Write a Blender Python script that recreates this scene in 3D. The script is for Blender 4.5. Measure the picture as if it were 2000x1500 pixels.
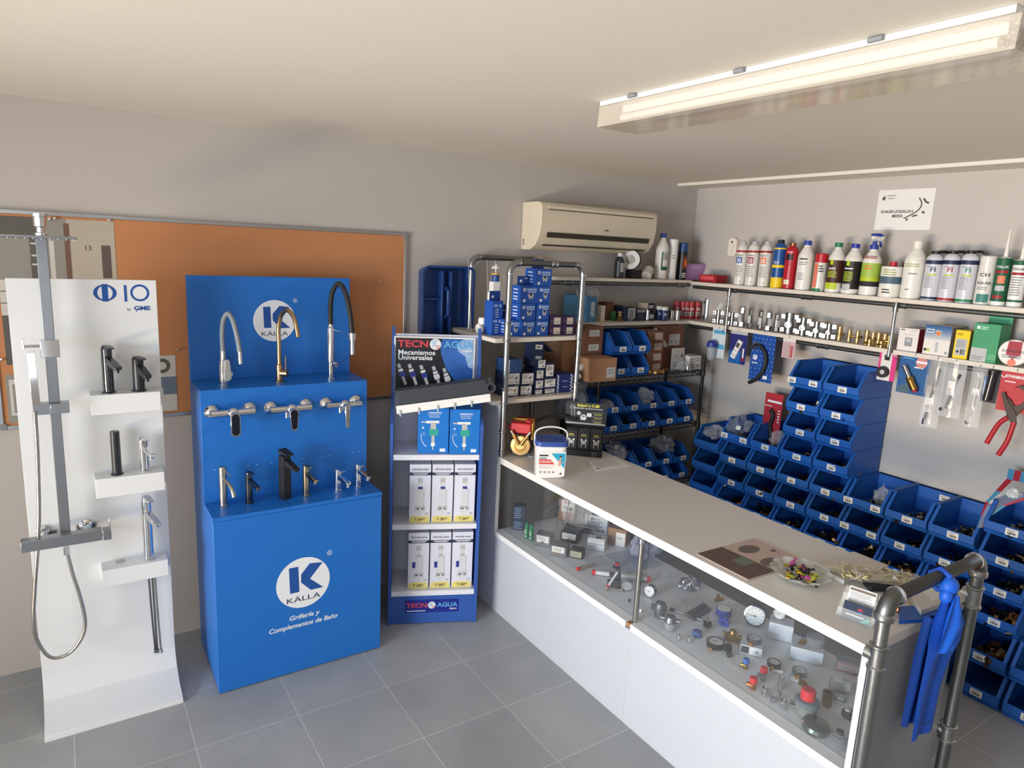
import bpy, bmesh, math, random
from mathutils import Vector, Matrix, Euler
random.seed(7)
PI=math.pi
SC=bpy.context.scene
for o in list(bpy.data.objects): bpy.data.objects.remove(o,do_unlink=True)
COL=SC.collection
# ------------------------------------------------------------ camera
FPX=1333.28
CAM=Vector((0,0,2.1))
RC=Matrix.Rotation(-.5866,3,'Z')@Matrix.Rotation(PI/2-.1918,3,'X')@Matrix.Rotation(.0477,3,'Z')
cd=bpy.data.cameras.new('camera'); cam=bpy.data.objects.new('camera',cd); COL.objects.link(cam)
cd.sensor_fit='HORIZONTAL'; cd.sensor_width=36; cd.lens=FPX*36/2000; cd.clip_start=.02; cd.clip_end=60
cam.matrix_world=Matrix.Translation(CAM)@RC.to_4x4()
SC.camera=cam
# ------------------------------------------------------------ world, lights, exposure
w=bpy.data.worlds.new('world'); SC.world=w; w.use_nodes=True
w.node_tree.nodes['Background'].inputs[0].default_value=(.55,.65,.8,1)
w.node_tree.nodes['Background'].inputs[1].default_value=.35
def area(name,loc,target,sx,sy,power,col,spread=180):
    l=bpy.data.lights.new(name,'AREA'); l.shape='RECTANGLE'; l.size=sx; l.size_y=sy; l.energy=power; l.color=col; l.spread=math.radians(spread)
    o=bpy.data.objects.new(name,l); COL.objects.link(o); o.location=loc
    o.rotation_euler=(Vector(target)-Vector(loc)).to_track_quat('-Z','Y').to_euler(); return o
# daylight: glazed entrance in the left wall (cool sky from above, warm light thrown up by the sunlit pavement); an added soft fill lamp brightens from behind the camera
area('daylight_sky',(-3.86,1.1,1.6),(3.2,1.6,.9),3.0,1.3,112,(.72,.86,1.0),92)
area('daylight_ground',(-3.86,1.2,.4),(2.6,1.6,2.45),3.0,.7,130,(1.0,.79,.57),92)
area('front_fill_light',(-.4,-1.62,1.35),(.9,3.5,1.5),2.6,1.3,30,(.84,.92,1.0),170)
SC.view_settings.view_transform='Standard'; SC.view_settings.look='None'
SC.view_settings.exposure=0.1; SC.view_settings.gamma=1.0; SC.view_settings.use_curve_mapping=False
# ------------------------------------------------------------ where a line of sight meets a real plane of the room
def ray(px,py):
    return (RC@Vector((px-1000,-(py-750),-FPX))).normalized()
def onx(px,py,x): r=ray(px,py); return CAM+r*((x-CAM.x)/r.x)
def ony(px,py,y): r=ray(px,py); return CAM+r*((y-CAM.y)/r.y)
def onz(px,py,z): r=ray(px,py); return CAM+r*((z-CAM.z)/r.z)
FWD=RC@Vector((0,0,-1))
def sz(P,px): return px*(Vector(P)-CAM).dot(FWD)/FPX
# ------------------------------------------------------------ materials
def lin(h):
    if isinstance(h,str):
        h=h.lstrip('#'); c=[int(h[i:i+2],16)/255 for i in (0,2,4)]
        return tuple(((x+.055)/1.055)**2.4 if x>.04045 else x/12.92 for x in c)+(1,)
    return tuple(h)+(1,)
MC={}
def M(name,col='#cccccc',rough=.5,metal=0,bump=0,scale=60,var=.04,trans=0,alpha=1,coat=0,ior=1.45,spec=.5,emit=0):
    if name in MC: return MC[name]
    m=bpy.data.materials.new(name); m.use_nodes=True; nt=m.node_tree; b=nt.nodes['Principled BSDF']
    c=lin(col); b.inputs['Base Color'].default_value=c; b.inputs['Roughness'].default_value=rough; b.inputs['Metallic'].default_value=metal
    b.inputs['IOR'].default_value=ior; b.inputs['Specular IOR Level'].default_value=spec
    b.inputs['Transmission Weight'].default_value=trans; b.inputs['Alpha'].default_value=alpha; b.inputs['Coat Weight'].default_value=coat
    tc=nt.nodes.new('ShaderNodeTexCoord'); nz=nt.nodes.new('ShaderNodeTexNoise'); nz.inputs['Scale'].default_value=scale
    nt.links.new(tc.outputs['Object'],nz.inputs['Vector'])
    if var:
        mx=nt.nodes.new('ShaderNodeMix'); mx.data_type='RGBA'
        mx.inputs[6].default_value=tuple(x*(1-var) for x in c[:3])+(1,); mx.inputs[7].default_value=tuple(min(1,x*(1+var)) for x in c[:3])+(1,)
        nt.links.new(nz.outputs['Fac'],mx.inputs[0]); nt.links.new(mx.outputs[2],b.inputs['Base Color'])
    if bump:
        bp=nt.nodes.new('ShaderNodeBump'); bp.inputs['Strength'].default_value=bump; bp.inputs['Distance'].default_value=.002
        nt.links.new(nz.outputs['Fac'],bp.inputs['Height']); nt.links.new(bp.outputs['Normal'],b.inputs['Normal'])
    if emit: b.inputs['Emission Color'].default_value=c; b.inputs['Emission Strength'].default_value=emit
    MC[name]=m; return m
def film(name,alpha=.25,col='#ffffff',rough=.06):
    return M(name,col,rough,0,trans=0,alpha=alpha,var=0,spec=.8)
chrome=M('chrome','#dfe1e4',.07,1,var=.01); steel=M('brushed_steel','#b9b7b1',.28,1,bump=.1,scale=200,var=.03)
galv=M('galvanised','#a3a6a6',.32,1,bump=.15,scale=40,var=.12); galvd=M('dull_galvanised','#777a7a',.42,1,bump=.15,scale=40,var=.1)
darkchrome=M('dark_chrome','#5d6066',.2,1,var=.02); gold=M('champagne_metal','#b59a75',.28,1,var=.03); brass=M('brass','#b98f4e',.3,1,bump=.1,scale=80,var=.1)
copper=M('copper','#b06f48',.35,1,var=.1); alu=M('aluminium','#b9bcc0',.35,1,var=.03)
black=M('black_plastic','#16171a',.4); blackm=M('matt_black','#1f2124',.55); dgrey=M('dark_grey_plastic','#34373b',.5); grey=M('grey_plastic','#82868a',.5)
lgrey=M('light_grey','#b4b7b8',.5); white=M('white_plastic','#e6e6e4',.38); whitel=M('white_laminate','#dfe2e5',.35,scale=8,var=.02); paper=M('white_paper','#e2e1de',.75,var=.03)
cream=M('cream_plastic','#d8cdb8',.42); tan=M('cardboard','#9a7355',.85,var=.08,scale=25); tand=M('dark_cardboard','#6e4a38',.85,var=.08,scale=25)
blueD=M('display_blue','#206cc2',.36,scale=6,var=.03); blueS=M('stand_blue','#3058a6',.45,scale=6,var=.03); binb=M('bin_blue','#1d59ab',.42,bump=.05,scale=300,var=.05)
cardb=M('carton_blue','#1d50a8',.5); cardd=M('carton_deep_blue','#163a85',.5); navy=M('navy','#1c2a4a',.5); purple=M('dark_purple','#33224a',.5)
duo=M('carton_bright_blue','#1a73c8',.4); teal=M('teal','#2fa08f',.5); red=M('red','#c8202c',.4); redd=M('deep_red','#9c1f2c',.5); yellow=M('yellow','#e8c81e',.45); green=M('green','#1d7d4c',.45)
dgreen=M('dark_green','#17573b',.5); lgreen=M('pale_green','#5fb080',.5); lime=M('lime','#b3c628',.5); orange=M('orange','#e0701f',.5); pink=M('pink','#d0367e',.5); lilac=M('lilac','#b48abf',.5); lblue=M('pale_blue','#4f9fcf',.5)
sky=M('sky_blue','#3a9bd0',.5); ink=M('ink','#26282c',.7,var=0); inkb=M('blue_ink','#1c4f9c',.6,var=0); inkg=M('grey_ink','#8d8f92',.7,var=0); logow=M('printed_white','#e4e8ee',.5,var=0)
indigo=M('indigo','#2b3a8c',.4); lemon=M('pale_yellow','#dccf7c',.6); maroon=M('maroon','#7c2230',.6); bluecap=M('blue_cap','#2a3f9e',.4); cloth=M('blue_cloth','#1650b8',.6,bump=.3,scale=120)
clear=film('clear_film',.16); bag=film('bag_film',.22,'#e8ecf0',.12); acryl=film('acrylic',.14,'#f4f8fa',.03)
# ------------------------------------------------------------ mesh builder
TC={}
def tmesh(s,bold,shear):
    k=(s,bold,shear)
    if k not in TC:
        c=bpy.data.curves.new('t','FONT'); c.body=s; c.size=1; c.offset=bold; c.shear=shear; c.resolution_u=3; c.align_x='LEFT'; c.fill_mode='FRONT'
        o=bpy.data.objects.new('t',c); me=bpy.data.meshes.new_from_object(o)
        vs=[(v.co.x,v.co.y) for v in me.vertices]; fs=[tuple(p.vertices) for p in me.polygons]
        x0=min(v[0] for v in vs); x1=max(v[0] for v in vs); y0=min(v[1] for v in vs); y1=max(v[1] for v in vs)
        TC[k]=([(a-x0,b-y0) for a,b in vs],fs,x1-x0,y1-y0)
        bpy.data.objects.remove(o); bpy.data.curves.remove(c); bpy.data.meshes.remove(me)
    return TC[k]
class MB:
    def __init__(s): s.v=[];s.f=[];s.mi=[];s.mats=[]
    def add(s,vs,fs,mat):
        if mat not in s.mats: s.mats.append(mat)
        k=s.mats.index(mat); n=len(s.v); s.v+=[tuple(v) for v in vs]; s.f+=[tuple(i+n for i in f) for f in fs]; s.mi+=[k]*len(fs); return s
    def box(s,x0,x1,y0,y1,z0,z1,mat):
        return s.add([(x,y,z) for x in (x0,x1) for y in (y0,y1) for z in (z0,z1)],[(0,1,3,2),(4,6,7,5),(0,4,5,1),(2,3,7,6),(0,2,6,4),(1,5,7,3)],mat)
    def obox(s,T,x0,x1,y0,y1,z0,z1,mat):
        return s.add([T@Vector((x,y,z)) for x in (x0,x1) for y in (y0,y1) for z in (z0,z1)],[(0,1,3,2),(4,6,7,5),(0,4,5,1),(2,3,7,6),(0,2,6,4),(1,5,7,3)],mat)
    def lathe(s,prof,mat,c=(0,0,0),ax=(0,0,1),n=20,sx=1,sy=1):
        q=Vector((0,0,1)).rotation_difference(Vector(ax).normalized()); c=Vector(c)
        vs=[]; 
        for r,z in prof:
            for i in range(n):
                a=2*PI*i/n; vs.append(c+q@Vector((r*math.cos(a)*sx,r*math.sin(a)*sy,z)))
        for j in range(len(prof)-1):
            mt=mat[j] if isinstance(mat,(list,tuple)) else mat
            if mt is None: continue
            s.add(vs[j*n:(j+2)*n],[(i,(i+1)%n,n+(i+1)%n,n+i) for i in range(n)],mt)
        m0=mat[0] if isinstance(mat,(list,tuple)) else mat; m1=mat[-1] if isinstance(mat,(list,tuple)) else mat
        if prof[0][0]>1e-5 and m0: s.add(vs[:n],[tuple(range(n))[::-1]],m0)
        if prof[-1][0]>1e-5 and m1: s.add(vs[-n:],[tuple(range(n))],m1)
        return s
    def cyl(s,p0,p1,r,mat,r1=None,n=16):
        p0=Vector(p0);p1=Vector(p1);d=p1-p0
        return s.lathe([(r,0),(r if r1 is None else r1,d.length)],mat,p0,d,n)
    def tube(s,pts,r,mat,n=10,closed=False):
        pts=[Vector(p) for p in pts]; N=len(pts); rs=r if isinstance(r,(list,tuple)) else [r]*N
        up=None; vs=[]
        for i,p in enumerate(pts):
            a=pts[i-1] if (i>0 or closed) else p; b=pts[(i+1)%N] if (i<N-1 or closed) else p
            t=(b-a).normalized()
            if up is None: up=t.orthogonal().normalized()
            up=(up-t*up.dot(t)).normalized(); sd=t.cross(up)
            vs+=[p+(up*math.cos(2*PI*k/n)+sd*math.sin(2*PI*k/n))*rs[i] for k in range(n)]
        fs=[]
        for j in range(N if closed else N-1):
            for k in range(n):
                a=j*n+k; b=j*n+(k+1)%n; c=((j+1)%N)*n; fs.append((a,b,c+(k+1)%n,c+k))
        if not closed: fs+=[tuple(range(n))[::-1],tuple(range((N-1)*n,N*n))]
        return s.add(vs,fs,mat)
    def ball(s,c,r,mat,n=12,sc=(1,1,1)):
        m=max(4,n//2); c=Vector(c); vs=[]
        for j in range(m+1):
            t=PI*j/m
            for i in range(n):
                a=2*PI*i/n; vs.append(c+Vector((r*sc[0]*math.sin(t)*math.cos(a),r*sc[1]*math.sin(t)*math.sin(a),r*sc[2]*math.cos(t))))
        return s.add(vs,[(j*n+i,j*n+(i+1)%n,(j+1)*n+(i+1)%n,(j+1)*n+i) for j in range(m) for i in range(n)],mat)
    def prism(s,poly,ax,a0,a1,mat):
        f={'x':lambda p,a:(a,p[0],p[1]),'y':lambda p,a:(p[0],a,p[1]),'z':lambda p,a:(p[0],p[1],a)}[ax]; n=len(poly)
        return s.add([f(p,a0) for p in poly]+[f(p,a1) for p in poly],[tuple(range(n)),tuple(range(2*n-1,n-1,-1))]+[(i,(i+1)%n,n+(i+1)%n,n+i) for i in range(n)],mat)
    def quad(s,pts,mat): return s.add(pts,[tuple(range(len(pts)))],mat)
    # flat print on a front facing -y: rectangle, disc, text, bars
    def rect(s,x0,x1,z0,z1,y,mat,t=.0004): return s.box(x0,x1,y-t,y,z0,z1,mat)
    def disc(s,x,z,r,y,mat,n=28,ri=0,t=.0005,sx=1,a0=0,a1=2*PI):
        full=abs(a1-a0-2*PI)<1e-3; k=n if full else n+1
        A=[a0+(a1-a0)*i/n for i in range(k)]
        vs=[(x+r*sx*math.cos(a),y-t,z+r*math.sin(a)) for a in A]
        if ri<=0: return s.add(vs,[tuple(range(k))],mat)
        vs+=[(x+ri*sx*math.cos(a),y-t,z+ri*math.sin(a)) for a in A]
        return s.add(vs,[(i,(i+1)%k,k+(i+1)%k,k+i) for i in range(n)],mat)
    def text(s,t,x,z,h,y,mat,al='c',w=None,bold=.0,shear=0,bend=None,T=None,eps=.0008):
        vs,fs,W,H=tmesh(t,bold,shear); k=h/H; kx=k if w is None else w/W
        ox=x-(W*kx/2 if al=='c' else (0 if al=='l' else W*kx)); out=[]
        for a,b in vs:
            X=ox+a*kx; Z=z+b*k
            if bend: R=bend; th=X/R; p=Vector((math.sin(th)*(R+eps),-math.cos(th)*(R+eps),Z))
            else: p=Vector((X,y-eps,Z))
            out.append(T@p if T else p)
        return s.add(out,fs,mat)
    def lines(s,x0,x1,z0,z1,n,y,mat,f=.45,jit=.25):
        h=(z1-z0)/n
        for i in range(n):
            s.rect(x0,x1-(x1-x0)*jit*random.random(),z1-(i+1)*h+h*(1-f)/2,z1-i*h-h*(1-f)/2,y,mat,.0006)
        return s
    def bars(s,x0,x1,z0,z1,n,y,mat):
        w=(x1-x0)/n
        for i in range(n): s.rect(x0+i*w,x0+i*w+w*random.choice((.3,.5,.7)),z0,z1,y,mat,.0007)
        return s
    def build(s,name,parent=None,loc=(0,0,0),rot=(0,0,0),bevel=0,ang=38,seg=2,flip=True):
        me=bpy.data.meshes.new(name); me.from_pydata(s.v,[],s.f)
        for m in s.mats: me.materials.append(m)
        me.polygons.foreach_set('material_index',s.mi)
        if flip:
            bm=bmesh.new(); bm.from_mesh(me); bmesh.ops.recalc_face_normals(bm,faces=bm.faces); bm.to_mesh(me); bm.free()
        me.polygons.foreach_set('use_smooth',[True]*len(me.polygons))
        me.set_sharp_from_angle(angle=math.radians(ang)); me.update()
        o=bpy.data.objects.new(name,me); COL.objects.link(o); o.location=loc; o.rotation_euler=rot
        if parent: o.parent=parent
        if bevel:
            b=o.modifiers.new('bevel','BEVEL'); b.width=bevel; b.segments=seg; b.limit_method='ANGLE'; b.angle_limit=math.radians(40)
        return o
def tag(o,label=None,cat=None,group=None,kind=None):
    if label: o['label']=label
    if cat: o['category']=cat
    if group: o['group']=group
    if kind: o['kind']=kind
    return o
def thing(name,label,cat,loc=(0,0,0),rz=0,group=None,rot=None):
    o=bpy.data.objects.new(name,None); COL.objects.link(o); o.empty_display_size=.05
    o.location=loc; o.rotation_euler=rot if rot else (0,0,rz); return tag(o,label,cat,group)
def struct(o): o['kind']='structure'; return o
def copytree(o,parent=None):
    c=o.copy(); COL.objects.link(c)
    if parent: c.parent=parent
    for ch in list(o.children): copytree(ch,c)
    return c
def dup(o,loc,label,rz=None,group=None,rot=None):
    c=copytree(o); c.location=loc
    if rz is not None: c.rotation_euler=(0,0,rz)
    if rot is not None: c.rotation_euler=rot
    c['label']=label
    if group: c['group']=group
    return c
FB=-PI/2   # front turned to face the room from the right wall
YA=3.73; XB=4.085; ZC=2.648
# ============================================================ the room
def nodes(m): return m.node_tree.nodes,m.node_tree.links
def floor_mat():
    m=bpy.data.materials.new('floor_tiles'); m.use_nodes=True; N,L=nodes(m); b=N['Principled BSDF']
    tc=N.new('ShaderNodeTexCoord'); mp=N.new('ShaderNodeMapping'); mp.inputs['Location'].default_value=(-.346,-2.769,0)
    br=N.new('ShaderNodeTexBrick'); br.offset=0; br.squash=1; br.inputs['Scale'].default_value=1; br.inputs['Brick Width'].default_value=.425; br.inputs['Row Height'].default_value=.4075
    br.inputs['Mortar Size'].default_value=.0022; br.inputs['Mortar Smooth'].default_value=.2; br.inputs['Bias'].default_value=0
    br.inputs['Color1'].default_value=lin('#a3a5a6'); br.inputs['Color2'].default_value=lin('#9c9ea0'); br.inputs['Mortar'].default_value=lin('#c4c5c6')
    n1=N.new('ShaderNodeTexNoise'); n1.inputs['Scale'].default_value=3.2; n1.inputs['Detail'].default_value=5
    n2=N.new('ShaderNodeTexNoise'); n2.inputs['Scale'].default_value=140
    mx=N.new('ShaderNodeMix'); mx.data_type='RGBA'; mx.blend_type='OVERLAY'; mx.inputs[0].default_value=.22
    mx2=N.new('ShaderNodeMix'); mx2.data_type='RGBA'; mx2.blend_type='OVERLAY'; mx2.inputs[0].default_value=.2
    L.new(tc.outputs['Object'],mp.inputs[0]); L.new(mp.outputs[0],br.inputs[0]); L.new(tc.outputs['Object'],n1.inputs[0]); L.new(tc.outputs['Object'],n2.inputs[0])
    L.new(br.outputs['Color'],mx.inputs[6]); L.new(n1.outputs['Fac'],mx.inputs[7]); L.new(mx.outputs[2],mx2.inputs[6]); L.new(n2.outputs['Fac'],mx2.inputs[7]); L.new(mx2.outputs[2],b.inputs['Base Color'])
    b.inputs['Roughness'].default_value=.33; b.inputs['Specular IOR Level'].default_value=.45
    bp=N.new('ShaderNodeBump'); bp.inputs['Strength'].default_value=.15; bp.inputs['Distance'].default_value=.001; L.new(n2.outputs['Fac'],bp.inputs['Height']); L.new(bp.outputs[0],b.inputs['Normal'])
    return m
wallm=M('grey_wall_paint','#bcb6b1',.75,bump=.25,scale=220,var=.02,spec=.3)
ceilm=M('ceiling_paint','#dcd8cf',.8,bump=.15,scale=200,var=.015,spec=.2)
struct(MB().box(-4.2,4.3,-1.8,3.95,-.1,0,floor_mat()).build('floor'))
struct(MB().box(-4.2,4.3,-1.8,3.95,ZC,ZC+.1,ceilm).build('ceiling'))
struct(MB().box(-4.2,4.3,YA,YA+.15,0,ZC,wallm).build('wall_back'))
struct(MB().box(XB,XB+.15,-1.8,YA,0,ZC,wallm).build('wall_right'))
struct(MB().box(-4.05,-3.9,-1.8,YA,0,ZC,wallm).build('wall_left'))
struct(MB().box(-3.9,XB,-1.8,-1.65,0,ZC,wallm).build('wall_front'))
struct(MB().box(3.862,XB,-1.65,YA,2.629,ZC,ceilm).build('trim_1'))
# ------------------------------------------------------------ ceiling light
def lens_mat():
    m=bpy.data.materials.new('prismatic_lens'); m.use_nodes=True; N,L=nodes(m); b=N['Principled BSDF']
    b.inputs['Base Color'].default_value=lin('#e6dccb'); b.inputs['Roughness'].default_value=.14; b.inputs['Alpha'].default_value=.42; b.inputs['Specular IOR Level'].default_value=.9
    tc=N.new('ShaderNodeTexCoord'); v=N.new('ShaderNodeTexVoronoi'); v.inputs['Scale'].default_value=120; bp=N.new('ShaderNodeBump'); bp.inputs['Strength'].default_value=.8; bp.inputs['Distance'].default_value=.003
    L.new(tc.outputs['Object'],v.inputs[0]); L.new(v.outputs['Distance'],bp.inputs['Height']); L.new(bp.outputs[0],b.inputs['Normal']); return m
lensm=lens_mat(); lensb=M('smooth_lens','#c9bba8',.12,var=.06,scale=4,alpha=.7,spec=.9)
def light(y0,y1,label):
    t=thing('ceiling_light',label,'light',(1.785,(y0+y1)/2,ZC)); h=(y1-y0)/2
    MB().box(-.1,.1,-h+.01,h-.01,-.012,-.001,white).box(-.104,-.1,-h+.01,h-.01,-.016,-.001,white).box(.1,.104,-h+.01,h-.01,-.016,-.001,white).build('base_plate',t)
    MB().box(-.03,.03,-h+.05,h-.05,-.035,-.012,white).build('reflector',t)
    for x in (-.035,.035): MB().cyl((x,-h+.06,-.052),(x,h-.06,-.052),.013,white).build('tube',t)
    a=.097;b=.103;z0=-.017;z1=-.088
    l=MB(); l.add([(-a,-h,z0),(-a,h,z0),(-b,h,z1),(-b,-h,z1)],[(0,1,2,3)],lensm).add([(a,-h,z0),(a,h,z0),(b,h,z1),(b,-h,z1)],[(0,1,2,3)],lensm)
    l.add([(-a,h,z0),(a,h,z0),(b,h,z1),(-b,h,z1)],[(0,1,2,3)],lensm).add([(-a,-h,z0),(a,-h,z0),(b,-h,z1),(-b,-h,z1)],[(0,1,2,3)],lensm)
    l.add([(-b,-h,z1),(-b,h,z1),(b,h,z1),(b,-h,z1)],[(0,1,2,3)],lensb); l.build('diffuser',t,flip=False)
    for y in (-h*.55,h*.05,h*.72): MB().cyl((-.112,y-.018,-.008),(-.112,y+.018,-.008),.007,grey,n=10).build('clip',t)
    return t
light(.715,2.05,'long rectangular ceiling light with clear prismatic cover, switched off')
light(-.66,.68,'second ceiling light, only its end shows at the upper right edge of the photo')
# ------------------------------------------------------------ air conditioner (front toward camera)
t=thing('air_conditioner','cream wall-mounted air conditioner above the pipe shelves','air conditioner',(2.985,YA-.002,2.115))
W=.49
prof=[(0,0),(-.10,0),(-.155,.03),(-.195,.085),(-.212,.17),(-.213,.26),(-.2,.286),(-.17,.296),(0,.296)]
MB().prism(prof,'x',-W,W,cream).build('casing',t,bevel=.004)
def yz(f): return f
MB().box(-W+.05,W-.04,-.2165,-.212,.255,.272,cream).box(-W+.05,W-.04,-.215,-.2125,.2475,.2525,M('shadow_gap_brown','#4c3b2c',.7)).build('front_grille',t)
# outlet slot follows the lower slope
d=M('vent_dark','#3b332c',.6)
MB().quad([(-W+.055,-.1995,.081),(W-.055,-.1995,.081),(W-.055,-.2075,.112),(-W+.055,-.2075,.112)],d).quad([(-W+.05,-.1595,.028),(W-.05,-.1595,.028),(W-.05,-.1685,.036),(-W+.05,-.1685,.036)],d).build('air_outlet',t,flip=False)
MB().quad([(-W+.055,-.1995,.08),(W-.055,-.1995,.08),(W-.055,-.172,.045),(-W+.055,-.172,.045)],cream).build('louver',t,flip=False)
MB().rect(.024,.038,.144,.15,-.2115,d,.002).rect(.04,.056,.144,.15,-.2115,d,.002).build('badge',t)
m=MB()
for i in range(4): m.box(-W-.001,-W,-.035,-.02,.03+i*.01,.036+i*.01,d)
m.build('side_vent',t)
# ------------------------------------------------------------ cork board with posters
x0,x1,z0,z1=-.272,1.694,1.205,2.176; yb=YA
t=thing('cork_board','wide cork notice board in an aluminium frame on the back wall','board',((x0+x1)/2,yb,z0))
hw=(x1-x0)/2; H=z1-z0
corkm=M('cork','#c08358',.85,bump=.6,scale=350,var=.14)
MB().box(-hw+.012,hw-.012,-.014,-.002,.012,H-.012,corkm).build('cork_panel',t)
f=MB()
f.box(-hw,hw,-.02,-.001,0,.018,alu).box(-hw,hw,-.02,-.001,H-.018,H,alu).box(-hw,-hw+.018,-.02,-.001,.018,H-.018,alu).box(hw-.018,hw,-.02,-.001,.018,H-.018,alu)
for sx in (-1,1):
    for zz in (0,H): f.box(sx*hw-.014*(1+sx)+0,sx*hw+.014*(1-sx),-.022,-.001,max(0,zz-.028),min(H,zz+.028),grey)
f.build('frame',t,bevel=.002)
yf=YA-.0145
def poster(name,x0,x1,z0,z1,bg,label,draw):
    m=MB().box(0,x1-x0,-.0008,0,0,z1-z0,bg); draw(m,x1-x0,z1-z0)
    return tag(m.build(name,None,(x0,yf,z0)),label,'poster')
pg=M('poster_grey_room','#8f8d86',.6); pg2=M('poster_dark_tile','#5c5a56',.6); pw=M('poster_white','#c9c7c1',.6); pb=M('poster_beige','#b3ab9c',.6); pbr=M('poster_brown','#70564a',.6); pmi=M('poster_mirror','#5c524e',.5)
def d1(m,w,h):
    y=-.0008
    m.rect(0,w*.34,0,h,y,pg2); m.rect(0,w*.27,h*.55,h*.86,y-.0004,pg); 
    for i,zz in enumerate((.82,.74,.68)): m.rect(w*.28,w*.36,h*zz,h*(zz+.012),y-.0004,pw)
    m.rect(0,w*.31,h*.34,h*.58,y-.0005,pw); 
    for zz in (.42,.5): m.rect(0,w*.31,h*zz,h*(zz+.006),y-.001,pg2)
    m.rect(w*.36,w*.58,0,h,y-.0002,pg); m.rect(w*.43,w*.47,h*.35,h*.85,y-.0006,pw); m.rect(w*.56,w*.605,0,h*.97,y-.0007,pbr)
    m.rect(w*.66,w*.855,h*.42,h*.52,y-.0006,pw); m.rect(w*.66,w*.82,h*.465,h*.472,y-.001,pg2); m.rect(w*.82,w*.875,h*.43,h*.5,y-.001,pmi)
    m.rect(w*.855,w*.99,h*.455,h*.545,y-.0008,pw); m.rect(w*.87,w*.97,h*.50,h*.507,y-.0012,pg2); m.rect(w*.875,w*.955,h*.60,h*.83,y-.0008,pmi)
    m.disc(w*.74,h*.29,h*.075,y-.0008,pw,sx=1.1); m.text('13',w*.76,h*.79,h*.035,y-.0004,pbr); m.rect(w*.62,w*.985,h*.33,h*.34,y-.0008,pg)
poster('bathroom_poster',-.225,.222,1.50,2.148,pb,'large bathroom furniture poster pinned on the left of the cork board',d1)
def d2(m,w,h):
    y=-.0008; m.rect(w*.1,w*.75,h*.15,h*.9,y,pw); m.rect(w*.2,w*.6,h*.2,h*.8,y-.0005,pg)
poster('small_leaflet',-.235,-.12,1.235,1.455,pg,'narrow grey leaflet pinned low at the left end of the cork board',d2)
def d3(m,w,h):
    y=-.0008; b=M('poster_blue_grey','#69788a',.6); m.rect(0,w,h*.3,h*.62,y,b); m.disc(w*.72,h*.82,w*.17,y,pg2,ri=w*.09); m.disc(w*.4,h*.52,w*.13,y-.0005,pw); m.rect(w*.42,w*.72,h*.24,h*.42,y-.0006,pw); m.rect(w*.5,w*.54,h*.28,h*.35,y-.001,pg2)
poster('washbasin_poster',.235,.452,1.235,1.515,pw,'grey washbasin leaflet pinned at the bottom of the cork board beside the blue display',d3)
k=0
for (px,py,lb) in ((213,430,'at the top right corner of the bathroom poster'),(97,428,'first of the pair in the top middle of the bathroom poster'),(107,427,'second of the pair in the top middle of the bathroom poster'),(740,550,'alone in the cork at the upper right'),(347,683,'at the top right corner of the washbasin leaflet'),(3,702,'on the narrow leaflet at the left end')):
    P=ony(px,py,yf-.002)
    tag(MB().lathe([(.0008,0),(.0008,.006),(.006,.007),(.007,.009),(.005,.012),(0,.0125)],chrome,ax=(0,-1,0),n=12).build('push_pin',None,(P.x,yf,P.z)),'silver push pin '+lb,'pin','push pins on the cork board')
# ------------------------------------------------------------ blue tap display
t=thing('tap_display_stand','stepped bright blue tap display stand with white round logos','display stand',(.495,3.087,0)); w=.797
body=MB().box(0,w,.002,.50,.006,.853,blueD); body.build('lower_box',t,bevel=.0015)
MB().box(-.001,.345,.0,.21,.855,.874,blueD).box(.346,.62,0,.21,.855,.874,blueD).box(.621,w+.001,0,.21,.855,.874,blueD).build('shelf_top',t,bevel=.001)
MB().box(0,w,.211,.50,.853,1.412,blueD).build('upper_box',t,bevel=.0015)
MB().box(0,w,.468,.50,1.412,1.918,blueD).build('back_panel',t,bevel=.0015)
m=MB()
for x,z in ((.05,1.02),(.09,1.02),(.20,1.02),(.24,1.02),(.31,1.02),(.35,1.02),(.46,1.02),(.5,1.02),(.56,1.02),(.6,1.02),(.72,1.02),(.755,1.02)): m.disc(x,z+.012,.0035,.211,M('bare_chip','#7fb4ea',.6),n=8)
m.build('screw_holes',t)
def kalla(m,x,z,r,y,s=1):
    m.disc(x,z,r,y,logow,n=48)
    def P(pts): m.prism([(x+a*r,z+b*r) for a,b in pts],'y',y-.0012,y-.0004,inkb)
    P([(-.53,.68),(-.19,.68),(-.16,-.34),(-.50,-.34)]); P([(.24,.72),(.72,.66),(.24,.10),(.74,-.36),(.27,-.36),(-.09,.02),(-.09,.34)])
    m.text('KÄLLA',x,z-.72*r,.24*r,y-.0005,navy,w=1.25*r)
    m.disc(x+1.0*r,z+.98*r,.1*r,y,logow,ri=.082*r,n=20); m.text('R',x+1.0*r,z+.93*r,.1*r,y,logow)
lg=MB(); kalla(lg,.897-.495,1.697,.105,.468); lg.build('upper_logo',t,flip=False)
lg=MB(); kalla(lg,.892-.495,.473,.13,.002)
lg.text('Grifería y',.402,.279,.032,.002,logow,w=.15,bold=.02,shear=.2); lg.text('Complementos de Baño',.398,.236,.032,.002,logow,w=.335,bold=.02,shear=.2); lg.build('lower_logo',t,flip=False)
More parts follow.
